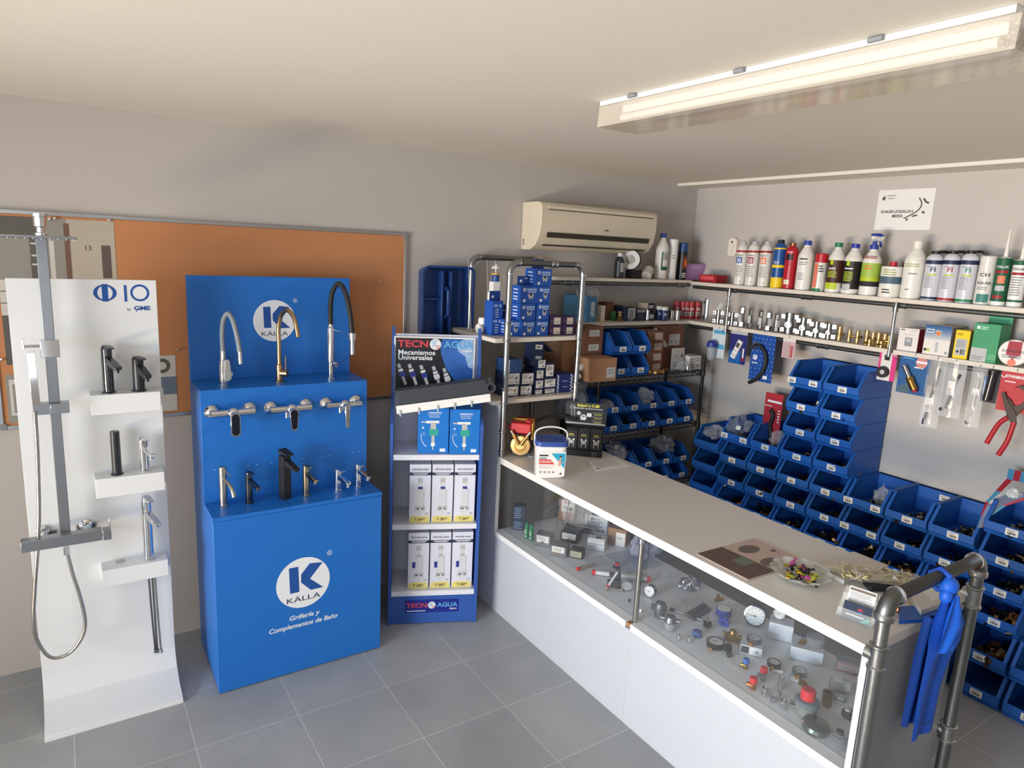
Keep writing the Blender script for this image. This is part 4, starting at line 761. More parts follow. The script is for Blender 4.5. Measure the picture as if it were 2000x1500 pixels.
# ============================================================ lower shelf on the back wall
ZL=1.6575; YL=3.56
G='small goods on the lower back-wall shelf'
A=ony(1109,600,3.56);B=ony(1146,600,3.545);C=ony(1176,600,3.60); hh=ony(1146,577,3.545).z-ZL
pbm=M('print_sky','#5f9cc4',.5,var=.1,scale=20)
t=thing('printed_box','pale blue printed box overflowing with clear plastic bags beside the pipe arch','box',(B.x-.09,3.53,ZL)); t.rotation_euler.z=.12
MB().box(0,.085,0,.13,0,hh,pbm).box(.086,.19,.012,.12,0,hh-.01,M('print_sky_deep','#3f7fae',.5,var=.1,scale=20)).build('carton',t,bevel=.001)
MB().disc(.045,hh*.42,.032,0,M('print_line','#2b6a94',.5,var=0),ri=.029,n=24).disc(.13,hh*.35,.03,.012,M('print_line','#2b6a94',.5,var=0),ri=.027,n=24).rect(.14,.175,hh*.2,hh*.75,.012,M('print_snow','#b9c6d2',.5,var=.5,scale=300)).build('front_print',t,flip=False)
MB().add([(.0,.02,hh),(.085,.02,hh),(.1,.06,hh+.06),(.03,.06,hh+.055)],[(0,1,2,3)],lgrey).rect(.035,.07,hh+.035,hh+.04,.04,ink).build('flap',t)
def crumple(name,label,cat,P,sx,sy,sz_,mat,seed,amp=.25,n=14,grp=None,top=None,rz=0,parent=None):
    rd=random.Random(seed); m=MB(); m.ball((0,0,0),1,mat,22); vs=[]
    ph=[rd.uniform(0,6.28) for _ in range(9)]; amp*=1.3
    for v in m.v:
        x,y,z=v; d=1+amp*(math.sin(5*x+ph[0])*math.sin(6*y+ph[1])+.7*math.sin(9*z+ph[2]+3*x)+.5*math.sin(13*y+ph[3]))*.5+rd.uniform(-amp,amp)*.35
        vs.append((x*d*sx,y*d*sy,(z*d+1)*sz_*.5*1.0 if z>-.2 else max(0,(z*d+1))*sz_*.5))
    m.v=vs; o=m.build(name,parent,P,(0,0,rz),ang=20)
    if label: tag(o,label,cat,grp)
    return o
bagm=film('bag_crinkle',.24,'#dfe4ea',.15)
crumple('plastic_bag','clump of clear plastic bags sticking out of the pale blue printed box','bag',(B.x+.06,3.60,ZL+hh-.03),.065,.045,.10,bagm,3)
def at(px,pb,y=YL): return ony(px,pb,y)
def sbox(px0,px1,pt,pb,label,mat,draw=None,y=YL,d=.08,z=ZL,name='small_box',rz=0,grp=G):
    x0,x1,_,zt_=bx(px0,px1,pt,pb,y); return cart(name,label,'box',(x0,y,z),x1-x0-.001,d,zt_-z,rz,mat,draw,grp)
sbox(1174,1182,597,629,'upright cream panel beside the pale blue printed box',M('cream_card','#cfc4b0',.6),d=.1,name='cream_panel')
sbox(1183,1199,591,626,'brown carton lying at the back of the lower back-wall shelf',tand,y=3.64,name='brown_carton')
sbox(1197,1203,608,628,'small green bottle-shaped box beside the brass fitting',M('soft_green','#4f8a4f',.5),y=3.60,d=.03)
P=at(1209,628); t=thing('brass_valve','brass threaded valve standing on the lower back-wall shelf','valve',(P.x,YL,ZL)); bm_=M('aged_brass','#9c8760',.35,1,var=.1)
MB().lathe([(.021,0),(.024,.012),(.019,.014),(.023,.03),(.016,.034),(.017,.055),(.021,.058),(.021,.068),(.016,.07)],bm_,n=18).build('valve_body',t)
sbox(1202,1217,597,612,'dark box behind the brass valve',black,y=3.64,z=ZL+0,name='dark_box')
def ddk(m,w,h): m.rect(w*.38,w*.95,h*.2,h*.95,0,lgrey); m.lines(w*.45,w*.9,h*.25,h*.85,6,-.0005,ink); m.rect(w*.45,w*.8,h*.05,h*.12,0,lgrey)
sbox(1217,1242,601,629,'dark carton with a grey text label left of the two jars',navy,ddk)
def ddk2(m,w,h): m.rect(w*.08,w*.92,h*.72,h*.92,0,lgrey); m.lines(w*.15,w*.85,h*.76,h*.88,1,-.0005,ink); m.rect(w*.3,w*.7,h*.2,h*.6,0,dgrey)
sbox(1243,1261,603,629,'dark carton with a pale top band left of the two jars',M('carton_ink','#22283c',.5),ddk2)
tag(MB().lathe([(.014,0),(.015,.005),(.015,.075)],chrome,n=16).build('metal_sleeve',None,(at(1265,628).x,YL+.01,ZL)),'half hidden shiny metal sleeve between the dark cartons','sleeve')
def dwr(m,w,h): m.lines(w*.1,w*.85,h*.25,h*.8,4,0,logow,f=.5,jit=.2)
sbox(1268,1279,611,629,'low black carton with white lettering under the white block',black,dwr); 
x0,x1,_,zt_=bx(1254,1266,593,610,YL+.03); cart('small_box','white block on top of the black cartons beside the jars','box',(x0,YL+.03,ZL),x1-x0,.04,.125,0,M('cream_card','#cfc4b0',.6),None,G); x0,x1,_,zt_=bx(1266,1279,594,611,YL+.03); cart('small_box','black carton with white lettering standing behind the low black one','box',(x0,YL+.03,ZL),x1-x0,.04,.12,0,black,lambda m,w,h:m.lines(w*.1,w*.85,h*.7,h*.9,3,0,logow,f=.5),G)
for px,lb,yy in ((1285,'rear left',YL+.045),(1296,'front right',YL)):
    P=at(px,628,yy); vessel('jar','dark blue jar with a white lid, %s of the two'%lb,'jar',(P.x,yy,ZL),.098 if yy==YL else .1,.026,'spray',M('jar_blue','#26396e',.35),white,[('l',-.5,.5,.35,.55,2,logow)],G,-.4,caph=.024)
for px,lb in ((1310,'left'),(1322,'right')):
    P=at(px,628,YL+(.03 if lb=='left' else 0)); tag(MB().lathe([(.021,0),(.021,.07),(.0185,.07),(.0185,.003),(0,.003)],steel,n=22).build('metal_cup',None,(P.x,YL+(.03 if lb=='left' else 0),ZL)),'small steel cup, %s of the two beside the red bottles'%lb,'cup',G)
rb=M('bottle_red','#a52733',.35)
for i,(px,pw) in enumerate(((1319,13),(1331,11),(1339,11),(1348,10),(1360,12))):
    yy=3.64-(i*.015); P=at(px,625,yy); h=.135
    vessel('red_bottle','small red bottle with a pale label, %s in the red group'%('first','second','third','fourth','last')[i],'bottle',(P.x,yy,ZL),h,.0225,'spray',rb,M('cap_dull_red','#b8404a',.4),[('p',-.7,.9,.2,.42,lgrey),('p',-.3,.4,.22,.38,tand),('l',-.6,.8,.5,.66,3,logow)],'group of small red bottles on the lower back-wall shelf',-.5,caph=.03)
# ------------------------------------------------------------ galvanised and brass fittings along the right-wall shelf
def saddle(t,h,r,mat=galv,ears=True,branch=None):
    MB().lathe([(r,0),(r,h),(r*.86,h),(r*.86,.002)],mat,n=24).build('sleeve',t)
    if ears:
        m=MB()
        for sx in (-1,1):
            for z in (.18,.82): m.box(sx*(r-.002),sx*(r+.022),-.003,.003,h*z-.012,h*z+.012,mat).cyl((sx*(r+.012),-.012,h*z),(sx*(r+.012),.012,h*z),.0055,chrome,n=6)
        m.build('clamp_bolts',t)
    if branch: MB().lathe([(branch,0),(branch,.026),(branch*.68,.026),(branch*.68,.004),(0,.004)],[mat,mat,black,black],(0,-r*.8,h*.45),(0,-1,0),20).lathe([(branch*1.35,0),(branch*1.2,.008)],mat,(0,-r*.82,h*.45),(0,-1,0),18).build('branch_socket',t)
Zf=1.6605; Xf=3.925
def FP(px,pt,pb,wpx,x=Xf):
    P=onx(px,(pt+pb)/2,x); return (x,P.y,Zf),max(.03,onx(px,pt,x).z-Zf),sz(P,wpx)/2
G='galvanised pipe clamps on the right-wall shelf'
p,h,r=FP(1381,584,626,11,3.96); p=(3.95,3.46,Zf)
t=thing('pipe_clamp','tall galvanised bracket sleeve with four drilled ears in the shelf corner','pipe clamp',(ony(1381,605,3.53).x,3.53,ZL),.0,G); h=.158
MB().lathe([(.021,0),(.021,h),(.018,h),(.018,.002)],chrome,n=22).build('sleeve',t)
m=MB()
for sx in (-1,1): m.box(sx*.019,sx*.026,-.004,.001,.01,h-.01,galv)
for sx in (-1,1):
    for z in (.022,h-.024): m.prism([(sx*.024,z-.02),(sx*.047,z-.008),(sx*.047,z+.008),(sx*.024,z+.02)],'y',-.004,.0,galv).cyl((sx*.037,-.006,z),(sx*.037,-.001,z),.006,dgrey,n=12)
m.build('mounting_plate',t)
for i,(px,pt,pb,wp,lb,br) in enumerate(((1403,606,628,9,'with a paper tag folded on top, by the shelf corner',0),(1430,610,631,9,'just right of the first vertical strut',0),(1542,611,646,18,'with a side branch, the largest of the branch clamps',.017),(1569,620,649,13,'with a side branch, second of the branch clamps',.015),(1595,628,653,12,'with a side branch, third of the branch clamps',.013),(1619,632,656,11,'with a side branch, last of the silver row',.011))):
    p,h,r=FP(px,pt,pb,wp); t=thing('pipe_clamp','galvanised pipe clamp '+lb,'pipe clamp',p,FB*.75,G); saddle(t,h,r,galv,True,br or None)
    if i==0: MB().obox(Matrix.Translation((0,0,h+.02))@Matrix.Rotation(.45,4,'Y'),-.012,.012,-.001,.001,-.02,.032,lgrey).build('paper_tag',t)
for i,(px,pt,pb,wp) in enumerate(((1450,597,632,13),(1466,601,635,11),(1485,605,637,13),(1502,607,641,14),(1517,611,642,12))):
    p,h,r=FP(px,pt,pb,wp); t=thing('compression_fitting','silver pipe coupling with hexagon nuts, %s of the five beside each other'%('first','second','third','fourth','fifth')[i],'pipe fitting',p,.3*i,'silver couplings on the right-wall shelf')
    MB().lathe([(r*.85,0),(r*.95,.004),(r*.95,h*.24),(r*.7,h*.27)],galv,n=6).build('lower_nut',t); MB().lathe([(r*.7,h*.26),(r*.7,h*.62),(r*.62,h*.66)],galv,n=18).box(-r*1.15,-r*.6,-r*.5,r*.5,h*.25,h*.62,lgrey).build('coupling_body',t,bevel=.001)
    MB().lathe([(r*.75,h*.66),(r*.75,h*.9),(r*.55,h)],galv,n=6).build('upper_nut',t)
for i,(px,pt,pb,wp) in enumerate(((1640,638,661,9),(1659,644,663,8),(1675,646,665,8),(1693,645,667,9),(1705,649,669,9),(1716,650,671,9),(1728,652,673,9),(1737,655,674,8),(1699,655,669,8),(1722,658,672,8))):
    p,h,r=FP(px,pt,pb,wp,Xf if i<8 else 3.885); t=thing('brass_fitting','brass pipe fitting, number %s from the left in the brass row'%('one','two','three','four','five','six','seven','eight','nine, lying low in front','ten, lying low in front')[i],'pipe fitting',p,.5*i,'brass fittings on the right-wall shelf')
    if i>=8: h*=.6
    MB().lathe([(r,0),(r,h*.4),(r*.75,h*.43),(r*.75,h*.55),(r,h*.58),(r,h),(r*.7,h),(r*.7,h*.9),(0,h*.9)],M('pale_brass','#c4a877',.4,.85,var=.08),n=14).build('fitting_body',t)
    MB().cyl((0,-r*.5,h*.5),(0,-r-.016,h*.5),r*.6,brass,n=12).build('side_port',t)
# ------------------------------------------------------------ boxes on the right-wall shelf
def bB(px0,px1,pt,pb,x,d,label,mat,draw,side=None,name='product_box',grp='colourful boxes on the right-wall shelf',rz=0):
    A=onx(px0,(pt+pb)/2,x);B=onx(px1,(pt+pb)/2,x); zt_=onx((px0+px1)/2,pt,x).z; return cart(name,label,'box',(x,A.y,Zf),A.y-B.y,d,zt_-Zf,FB+rz,mat,draw,grp,side)
def dth(m,w,h): m.rect(w*.1,w*.3,h*.9,h*.94,0,ink); m.rect(w*.25,w*.8,h*.72,h*.735,0,inkg); m.rect(w*.35,w*.72,h*.22,h*.6,0,inkg); m.rect(w*.42,w*.64,h*.4,h*.55,-.0005,lgrey); m.rect(w*.6,w*.9,h*.9,h*.92,0,inkg)
t=bB(1754,1794,641,680,3.89,.1,'white box with a grey thermostat picture and a dark red side',M('box_offwhite','#ded8d4',.5),dth); h_=.12; 
w_=onx(1754,660,3.89).y-onx(1794,660,3.89).y; h_=onx(1774,641,3.89).z-Zf; MB().box(w_-.0003,w_+.0008,0.0,.1,0,h_,maroon).build('red_side',t)
def dbw(m,w,h):
    for i in range(8): m.rect(0,w,h*(1-.06*(i+1)),h*(1-.06*i),0,M('fade_blue_%d'%i,'#%02x%02x%02x'%(40+i*22,84+i*16,138+i*9),.5,var=0))
    m.rect(w*.05,w*.35,h*.75,h*.87,-.0005,paper); m.rect(w*.07,w*.33,h*.78,h*.84,-.001,M('soft_ink','#53779f',.5)); m.rect(w*.42,w*.62,h*.62,h*.84,-.0005,lgrey); m.disc(w*.52,h*.74,h*.07,-.001,orange,n=10); m.rect(w*.46,w*.58,h*.1,h*.45,-.0005,lgrey); m.disc(w*.1,h*.16,h*.05,-.0005,ink,n=14); m.disc(w*.22,h*.16,h*.05,-.0005,lime,n=14); m.rect(w*.85,w*.95,h*.08,h*.16,-.0005,inkg)
t=bB(1805,1857,636,687,3.885,.13,'white carton fading to blue at the top beside the yellow box',M('box_offwhite','#ded8d4',.5),dbw)
w_=onx(1805,660,3.885).y-onx(1857,660,3.885).y; h_=onx(1831,637,3.885).z-Zf; MB().box(0.001,w_-.001,.001,.129,h_,h_+.0008,M('box_top_blue','#2c4a78',.5)).box(w_,w_+.0008,.001,.129,0,h_,M('box_side_grey','#8f8a84',.6)).build('top_and_side_print',t)
def dye(m,w,h): m.rect(w*.12,w*.88,h*.12,h*.7,0,lgrey); m.lines(w*.18,w*.8,h*.4,h*.66,5,-.0005,inkg); m.bars(w*.5,w*.84,h*.16,h*.34,8,-.0005,ink); m.disc(w*.3,h*.25,h*.05,-.0005,dgrey,n=10); m.rect(w*.1,w*.5,h*.82,h*.9,0,M('yellow_ink','#b39a12',.5))
t=bB(1864,1893,645,692,3.885,.13,'yellow box with a grey barcode label','%s'%'' or yellow,dye); w_=onx(1864,670,3.885).y-onx(1893,670,3.885).y; h_=onx(1880,645,3.885).z-Zf; MB().box(w_,w_+.0008,.001,.129,0,h_,M('box_side_khaki','#8f8030',.6)).build('side_print',t)
def dgn(m,w,h):
    m.rect(w*.1,w*.22,h*.85,h*.93,0,logow); m.rect(w*.26,w*.55,h*.89,h*.92,0,M('mint','#9fd4b4',.5)); m.rect(w*.26,w*.5,h*.84,h*.87,0,M('mint','#9fd4b4',.5)); m.rect(0.001,w*.62,h*.0,h*.36,0,lgrey)
    m.lines(w*.05,w*.55,h*.04,h*.16,2,-.0005,inkg)
    for i in range(3): m.rect(w*.66,w*.98,h*(.1+.05*i),h*(.11+.05*i),0,M('mint','#9fd4b4',.5))
gb=M('box_green','#3f9468',.5)
t=bB(1899,1951,632,700,3.88,.12,'green box with a hanging tab and a grey label, left of the round tin',gb,dgn); w_=onx(1899,665,3.88).y-onx(1951,665,3.88).y; h_=onx(1925,632,3.88).z-Zf; MB().box(.01,w_,.118,.119,h_,h_+.065,M('tab_green','#4aa076',.5)).build('hanging_tab',t)
P=onx(1980,680,3.885); r=sz(P,52)/2; t=thing('round_tin','round white tin with red print standing on edge at the right of the shelf','tin',(3.90,P.y,Zf+r),FB*.9,rot=(math.radians(-8),0,FB*.9))
MB().lathe([(r,0),(r,.02),(r*.96,.024)],M('tin_rim','#c9c4bc',.35,.3),(0,.012,0),(0,-1,0),40).lathe([(r*.96,0),(r*.94,.001),(0,.001)],M('tin_face','#dcd8d2',.35),(0,-.0115,0),(0,-1,0),40).build('tin_body',t)
m=MB().prism([(-.028,.055),(.028,.055),(.03,-.01),(0,-.035),(-.03,-.01)],'y',-.0135,-.0127,redd); m.text('SUMINISTROS',0,.0,.012,-.0136,ink,w=r*1.5); m.disc(0,-.05,.018,-.0127,M('print_salmon','#d9795f',.5),n=14); m.lines(-r*.7,r*.7,-.03,-.012,2,-.0137,inkg); m.build('tin_print',t,flip=False)
# ------------------------------------------------------------ wall sign and small device on the right wall
A=onx(1718,372,XB);B=onx(1829,366,XB);C=onx(1708,449,XB); t=thing('paper_sign','white paper sign with black capitals and hose drawings on the right wall','sign',(XB-.0008,A.y,C.z),FB,rot=(0,0,FB)); w_=A.y-B.y; h_=A.z-C.z
MB().box(0,w_,-.0,.0007,0,h_,paper).build('sheet',t)
m=MB(); m.text('SE HACEN LATIGUILLOS A',w_*.38,h_*.42,.0165,0,ink,w=w_*.58,bold=.03); m.text('MEDIDA',w_*.40,h_*.31,.0165,0,ink,w=w_*.19,bold=.03); gg=M('sign_grey','#55524f',.6)
m.prism([(w_*.12,h_*.86),(w_*.14,h_*.78),(w_*.12,h_*.74),(w_*.085,h_*.75),(w_*.075,h_*.8)],'y',-.0006,0,gg); m.rect(w_*.16,w_*.33,h_*.845,h_*.86,0,gg); m.rect(w_*.18,w_*.3,h_*.775,h_*.79,0,gg)
def flat(pts,wd,mat):
    for a,b in zip(pts[:-1],pts[1:]):
        d=Vector((b[0]-a[0],0,b[1]-a[1])); n=Vector((-d.z,0,d.x)).normalized()*wd/2
        m.quad([(a[0]+n.x,-.0008,a[1]+n.z),(b[0]+n.x,-.0008,b[1]+n.z),(b[0]-n.x,-.0008,b[1]-n.z),(a[0]-n.x,-.0008,a[1]-n.z)],mat)
flat([(w_*.74,h_*.78),(w_*.79,h_*.68),(w_*.80,h_*.58),(w_*.76,h_*.48),(w_*.68,h_*.4),(w_*.52,h_*.28)],.007,gg); flat([(w_*.82,h_*.76),(w_*.86,h_*.68),(w_*.92,h_*.64)],.01,gg); flat([(w_*.66,h_*.33),(w_*.75,h_*.36)],.009,gg); flat([(w_*.82,h_*.43),(w_*.87,h_*.42)],.012,gg); flat([(w_*.56,h_*.27),(w_*.59,h_*.24)],.012,gg); m.build('sign_print',t,flip=False)
P=onx(1430,484,4.06); t=thing('wall_sensor','small white rounded device with a dark lens on the right wall','sensor',(XB-.001,P.y,P.z-.06),FB)
m=MB(); o=rr(.075,.135,.03,5,0,.065); m.prism(o,'y',-.03,0,M('sensor_white','#e4dcd2',.25)); m.build('housing',t,bevel=.006,seg=3); MB().lathe([(.007,0),(.007,.002),(0,.002)],black,(0,-.03,.10),(0,-1,0),14).build('lens',t)
# ------------------------------------------------------------ blister packs and bags hanging under the right-wall shelf
def hang(name,label,cat,px0,px1,pt,pb,x=3.868,grp='packs hanging under the right-wall shelf'):
    A=onx(px0,(pt+pb)/2,x);B=onx(px1,(pt+pb)/2,x); zt_=onx((px0+px1)/2,pt,x).z; zb_=onx((px0+px1)/2,pb,x).z
    t=thing(name,label,cat,(x,(A.y+B.y)/2,zt_),FB,grp); MB().tube([(0,.012,.012),(0,-.003,.008),(0,-.006,-.006)],.0015,dgrey,6).build('hook',t)
    return t,abs(A.y-B.y),zt_-zb_
t,w_,h_=hang('blister_pack','clear blister pack holding a blue-capped water filter bowl','blister pack',1390,1416,640,699)
MB().box(-w_/2,w_/2,0,.001,-h_,0,M('card_pale','#c9d4dd',.5)).rect(-w_*.4,w_*.45,-h_*.2,-h_*.08,0,lblue).rect(-w_*.1,w_*.45,-h_*.7,-h_*.55,0,lblue).build('card',t)
MB().lathe([(.02,-.01),(.036,-.025),(.038,-.05),(.036,-.055)],indigo,(-.02,-.04,-h_*.38),n=22).build('filter_cap',t); MB().lathe([(.032,0),(.028,-.08),(.018,-.095),(0,-.097)],M('bowl_clear','#aab0b8',.1,alpha=.6,var=0),(-.02,-.04,-h_*.38-.055),n=22).build('filter_bowl',t)
t,w_,h_=hang('blister_pack','blister pack with a slanted white digital meter on a purple-blue card','blister pack',1425,1458,645,711)
MB().box(-w_/2,w_/2,0,.001,-h_,0,M('card_violet','#2a2f72',.4)).rect(-w_*.5,w_*.5,-h_*.12,-.001,0,lgrey).rect(-w_*.5,w_*.2,-h_,-h_*.62,0,M('card_blue','#1f5fa8',.4)).disc(w_*.33,-h_*.85,.012,0,redd,n=14).rect(w_*.3,w_*.38,-h_*.82,-h_*.52,0,logow).build('card',t)
T=Matrix.Translation((0,0,-h_*.56))@Matrix.Rotation(.42,4,'Y'); MB().obox(T,-.019,.019,-.02,-.001,-.07,.068,white).build('meter_body',t,bevel=.004); MB().obox(T,-.013,.013,-.0208,-.02,.015,.05,M('screen_grey','#4d5250',.3)).build('screen',t); m=MB()
for a,b in ((-.007,-.01),(.007,-.01),(0,-.035),(-.008,-.05),(.008,-.05)): m.obox(T,a-.003,a+.003,-.0215,-.02,b-.003,b+.003,dgrey)
m.build('buttons',t)
t,w_,h_=hang('blister_pack','large dotted blue blister pack with a curved black and chrome hose','blister pack',1466,1512,648,746)
m=MB().box(-w_/2,w_/2,0,.001,-h_,0,M('card_dot_blue','#1c4b9c',.45)); rd=random.Random(4)
for i in range(6):
    for j in range(11): m.disc(-w_*.42+i*w_*.17+(j%2)*.008,-h_*.05-j*h_*.088,.0038,0,M('dot_pale','#88a8dc',.5,var=0),n=8)
m.disc(-w_*.3,-h_*.53,.017,-.0004,logow,n=18).text('K',-w_*.3,-h_*.55,.018,-.0009,inkb).rect(w_*.12,w_*.3,-h_*.94,-h_*.87,-.0004,logow).lines(-w_*.42,-w_*.12,-h_*.66,-h_*.62,1,0,logow); m.build('card',t)
MB().tube(arc([(-.06,-.02,-.09),(-.02,-.025,-.085),(.03,-.02,-.13),(.045,-.02,-.19),(.03,-.02,-.26),(-.01,-.02,-.315),(-.065,-.02,-.35)]),.013,blackm,12).build('hose',t); MB().tube([(-.06,-.02,-.115),(-.045,-.022,-.085),(-.015,-.024,-.075)],.018,chrome,12).build('chrome_end',t)
t,w_,h_=hang('blister_pack','small white and pink card pack with a thin red tool','blister pack',1528,1553,658,700)
MB().box(-w_/2,w_/2,0,.001,-h_,0,M('card_rose','#c9a9ae',.5)).rect(-w_*.5,w_*.5,-h_*.22,-.001,0,M('card_white','#d8d4d2',.5)).rect(-w_*.4,w_*.1,-h_*.95,-h_*.3,0,M('card_blush','#b7a0a2',.5)).build('card',t); MB().box(w_*.18,w_*.34,-.008,-.001,-h_*.95,-h_*.4,M('tool_rose','#b9656e',.4)).build('tool',t)
t,w_,h_=hang('tape_pack','pink and white card with a black tape roll before the tall bin tower','tape pack',1715,1750,688,744)
MB().box(-w_/2,w_/2,0,.001,-h_,0,M('card_white','#d8d4d2',.5)).rect(w_*.22,w_*.5,-h_,-.001,0,pink).rect(-w_*.5,-w_*.38,-h_*.9,-.001,0,pink).text('TESA',w_*.36,-h_*.1,.01,-.0006,logow,w=w_*.2).rect(-w_*.2,w_*.1,-h_*.28,-h_*.1,0,ink).build('card',t)
MB().lathe([(.032,0),(.032,.022),(.014,.022),(.014,0)],blackm,(-.012,-.001,-h_*.7),(0,-1,0),26).lathe([(.0135,.002),(.0135,.02),(.008,.02)],lgrey,(-.012,-.001,-h_*.7),(0,-1,0),18).build('tape_roll',t)
t,w_,h_=hang('blister_pack','blue blister pack with a brass and steel blowtorch head','blister pack',1754,1814,692,771)
MB().box(-w_/2,w_/2,0,.001,-h_,0,M('card_mid_blue','#24588f',.45)).disc(w_*.22,-h_*.18,w_*.19,0,M('oval_salmon','#c9827c',.5),sx=1,n=20).rect(w_*.05,w_*.4,-h_*.2,-h_*.15,-.0006,logow).lines(-w_*.4,w_*.0,-h_*.14,-h_*.04,2,0,lblue).rect(w_*.0,w_*.3,-h_*.33,-h_*.3,0,logow).quad([(-w_*.48,-.0006,-h_*.85),(-w_*.1,-.0006,-h_*.72),(-w_*.05,-.0006,-h_*.98),(-w_*.46,-.0006,-h_*.99)],M('card_photo','#47606f',.5)).build('card',t)
a=Vector((-w_*.28,-.02,-h_*.3)); b=Vector((w_*.2,-.025,-h_*.86)); c=a.lerp(b,.48); MB().cyl(a,c,.0125,steel,n=18).build('steel_tube',t); MB().cyl(c,b,.019,brass,n=18).cyl(c.lerp(b,.1),c.lerp(b,.25),.021,brass,n=6).build('brass_head',t); MB().cyl(b,b+(b-a).normalized()*.012,.012,redd).build('red_cap',t)
def bagitem(px0,px1,pt,pb,label,fn):
    t,w_,h_=hang('bagged_part',label,'bagged part',px0,px1,pt,pb); m=MB(); rd=random.Random(px0); nx,nz_=6,14
    for side,yy in ((0,-.022),(1,.0)):
        vs=[(-w_/2+w_*i/nx,(yy*(math.sin(PI*i/nx))+rd.uniform(-.002,.002)),-h_*j/nz_) for j in range(nz_+1) for i in range(nx+1)]
        m.add(vs,[(j*(nx+1)+i,j*(nx+1)+i+1,(j+1)*(nx+1)+i+1,(j+1)*(nx+1)+i) for j in range(nz_) for i in range(nx)],clear if side else bag)
    m.build('clear_bag',t,flip=False,ang=20); fn(t,w_,h_); return t
def lab(t,x,z0,z1,w,txt):
    m=MB().rect(x-w/2,x+w/2,z0,z1,-.0165,paper); 
    if txt: m.text(txt,x,(z0+z1)/2-.012,.012,-.0172,redd,w=w*.7,bold=.02)
    m.lines(x-w*.4,x+w*.4,z0+.004,z0+(z1-z0)*.35,3,-.0172,inkg); m.build('paper_label',t,flip=False)
def f1(t,w,h): MB().tube(arc([(w*.2,-.008,-h*.15),(w*.05,-.008,-h*.4),(-w*.05,-.008,-h*.6),(-w*.18,-.008,-h*.92)],5),.008,dgrey,10).build('black_hose',t); MB().cyl((-w*.18,-.008,-h*.88),(-w*.2,-.008,-h*.97),.01,chrome,n=8).build('hose_nut',t); lab(t,-w*.1,-h*.78,-h*.57,w*.36,'AZ')
def f2(t,w,h): MB().tube([(w*.28,-.008,-h*.22),(w*.1,-.008,-h*.42),(-w*.1,-.008,-h*.85)],.008,dgrey,10).build('black_hose',t); MB().lathe([(.0095,0),(.0095,.004),(.005,.004),(.005,0)],black,(-w*.32,-.008,-h*.88),(0,-1,0),14).build('rubber_washer',t); lab(t,0,-h*.6,-h*.35,w*.32,'AZ')
def f3(t,w,h): MB().tube([(w*.05,-.008,-h*.2),(0,-.008,-h*.5),(-w*.15,-.008,-h*.93)],.0085,M('hose_white','#bdb8b2',.4),10).build('white_hose',t); MB().lathe([(.012,0),(.012,.006),(.007,.006),(.007,0)],chrome,(-w*.2,-.008,-h*.93),(0,-1,0),16).build('nut',t); lab(t,w*.05,-h*.46,-h*.36,w*.5,'')
bagitem(1804,1841,698,836,'long clear bag with a black hose and paper label, left of three bags',f1); bagitem(1838,1882,704,816,'clear bag with a black hose and loose washer, middle of three bags',f2); bagitem(1890,1921,714,836,'clear bag with a pale hose, right of three bags',f3)
t,w_,h_=hang('blister_pack','black blister pack with a shiny tube, left of the red pliers card','blister pack',1919,1951,716,787)
MB().box(-w_/2,w_/2,0,.001,-h_,0,M('card_black','#25252b',.4)).rect(-w_*.45,-w_*.2,-h_*.85,-h_*.3,0,M('card_blue','#1f5fa8',.4)).rect(-w_*.4,-w_*.36,-h_*.8,-h_*.4,-.0006,logow).build('card',t); MB().cyl((.01,-.02,-h_*.12),(.0,-.02,-h_*.92),.018,M('tube_dark','#2b2b30',.15),n=18).cyl((.01,-.02,-h_*.08),(.01,-.02,-h_*.2),.022,black,n=18).build('shiny_tube',t)
t,w_,h_=hang('pliers_card','red card with large red-handled water pump pliers hanging below it','pliers',1950,2012,722,806)
MB().box(-w_/2,w_/2,0,.0015,-h_,0,M('card_red','#b5343a',.45)).text('ROTHENBERGER',-w_*.02,-h_*.2,.014,0,logow,w=w_*.68,bold=.03).lines(-w_*.35,w_*.1,-h_*.32,-h_*.27,1,0,logow).disc(-w_*.41,-h_*.16,.012,0,logow,ri=.008,a0=PI,a1=1.9*PI,n=8).build('card',t)
j=M('jaw_metal','#4a423e',.4,.7)
MB().prism([(-.03,-.15),(-.018,-.135),(.0,-.15),(.018,-.175),(.045,-.16),(.06,-.125),(.05,-.095),(.02,-.08),(.0,-.085),(.03,-.068),(.062,-.075),(.082,-.11),(.08,-.15),(.05,-.19),(.03,-.23),(.01,-.25),(-.01,-.235),(-.005,-.2)],'y',-.016,-.003,j).prism([(-.045,-.12),(-.03,-.112),(-.018,-.14),(.01,-.18),(.03,-.2),(.045,-.26),(.02,-.26),(-.01,-.21),(-.03,-.16)],'y',-.022,-.016,j).build('jaws',t,bevel=.001)
MB().tube(arc([(-.0,-.012,-.235),(-.03,-.012,-.27),(-.05,-.012,-.32),(-.07,-.012,-.385)],5),[.012]*16,M('grip_red','#a8202c',.4),10).build('handle',t); MB().tube(arc([(.03,-.015,-.25),(.025,-.015,-.30),(.015,-.015,-.36),(-.01,-.015,-.43)],5),[.012]*16,M('grip_red','#a8202c',.4),10).build('handle',t)
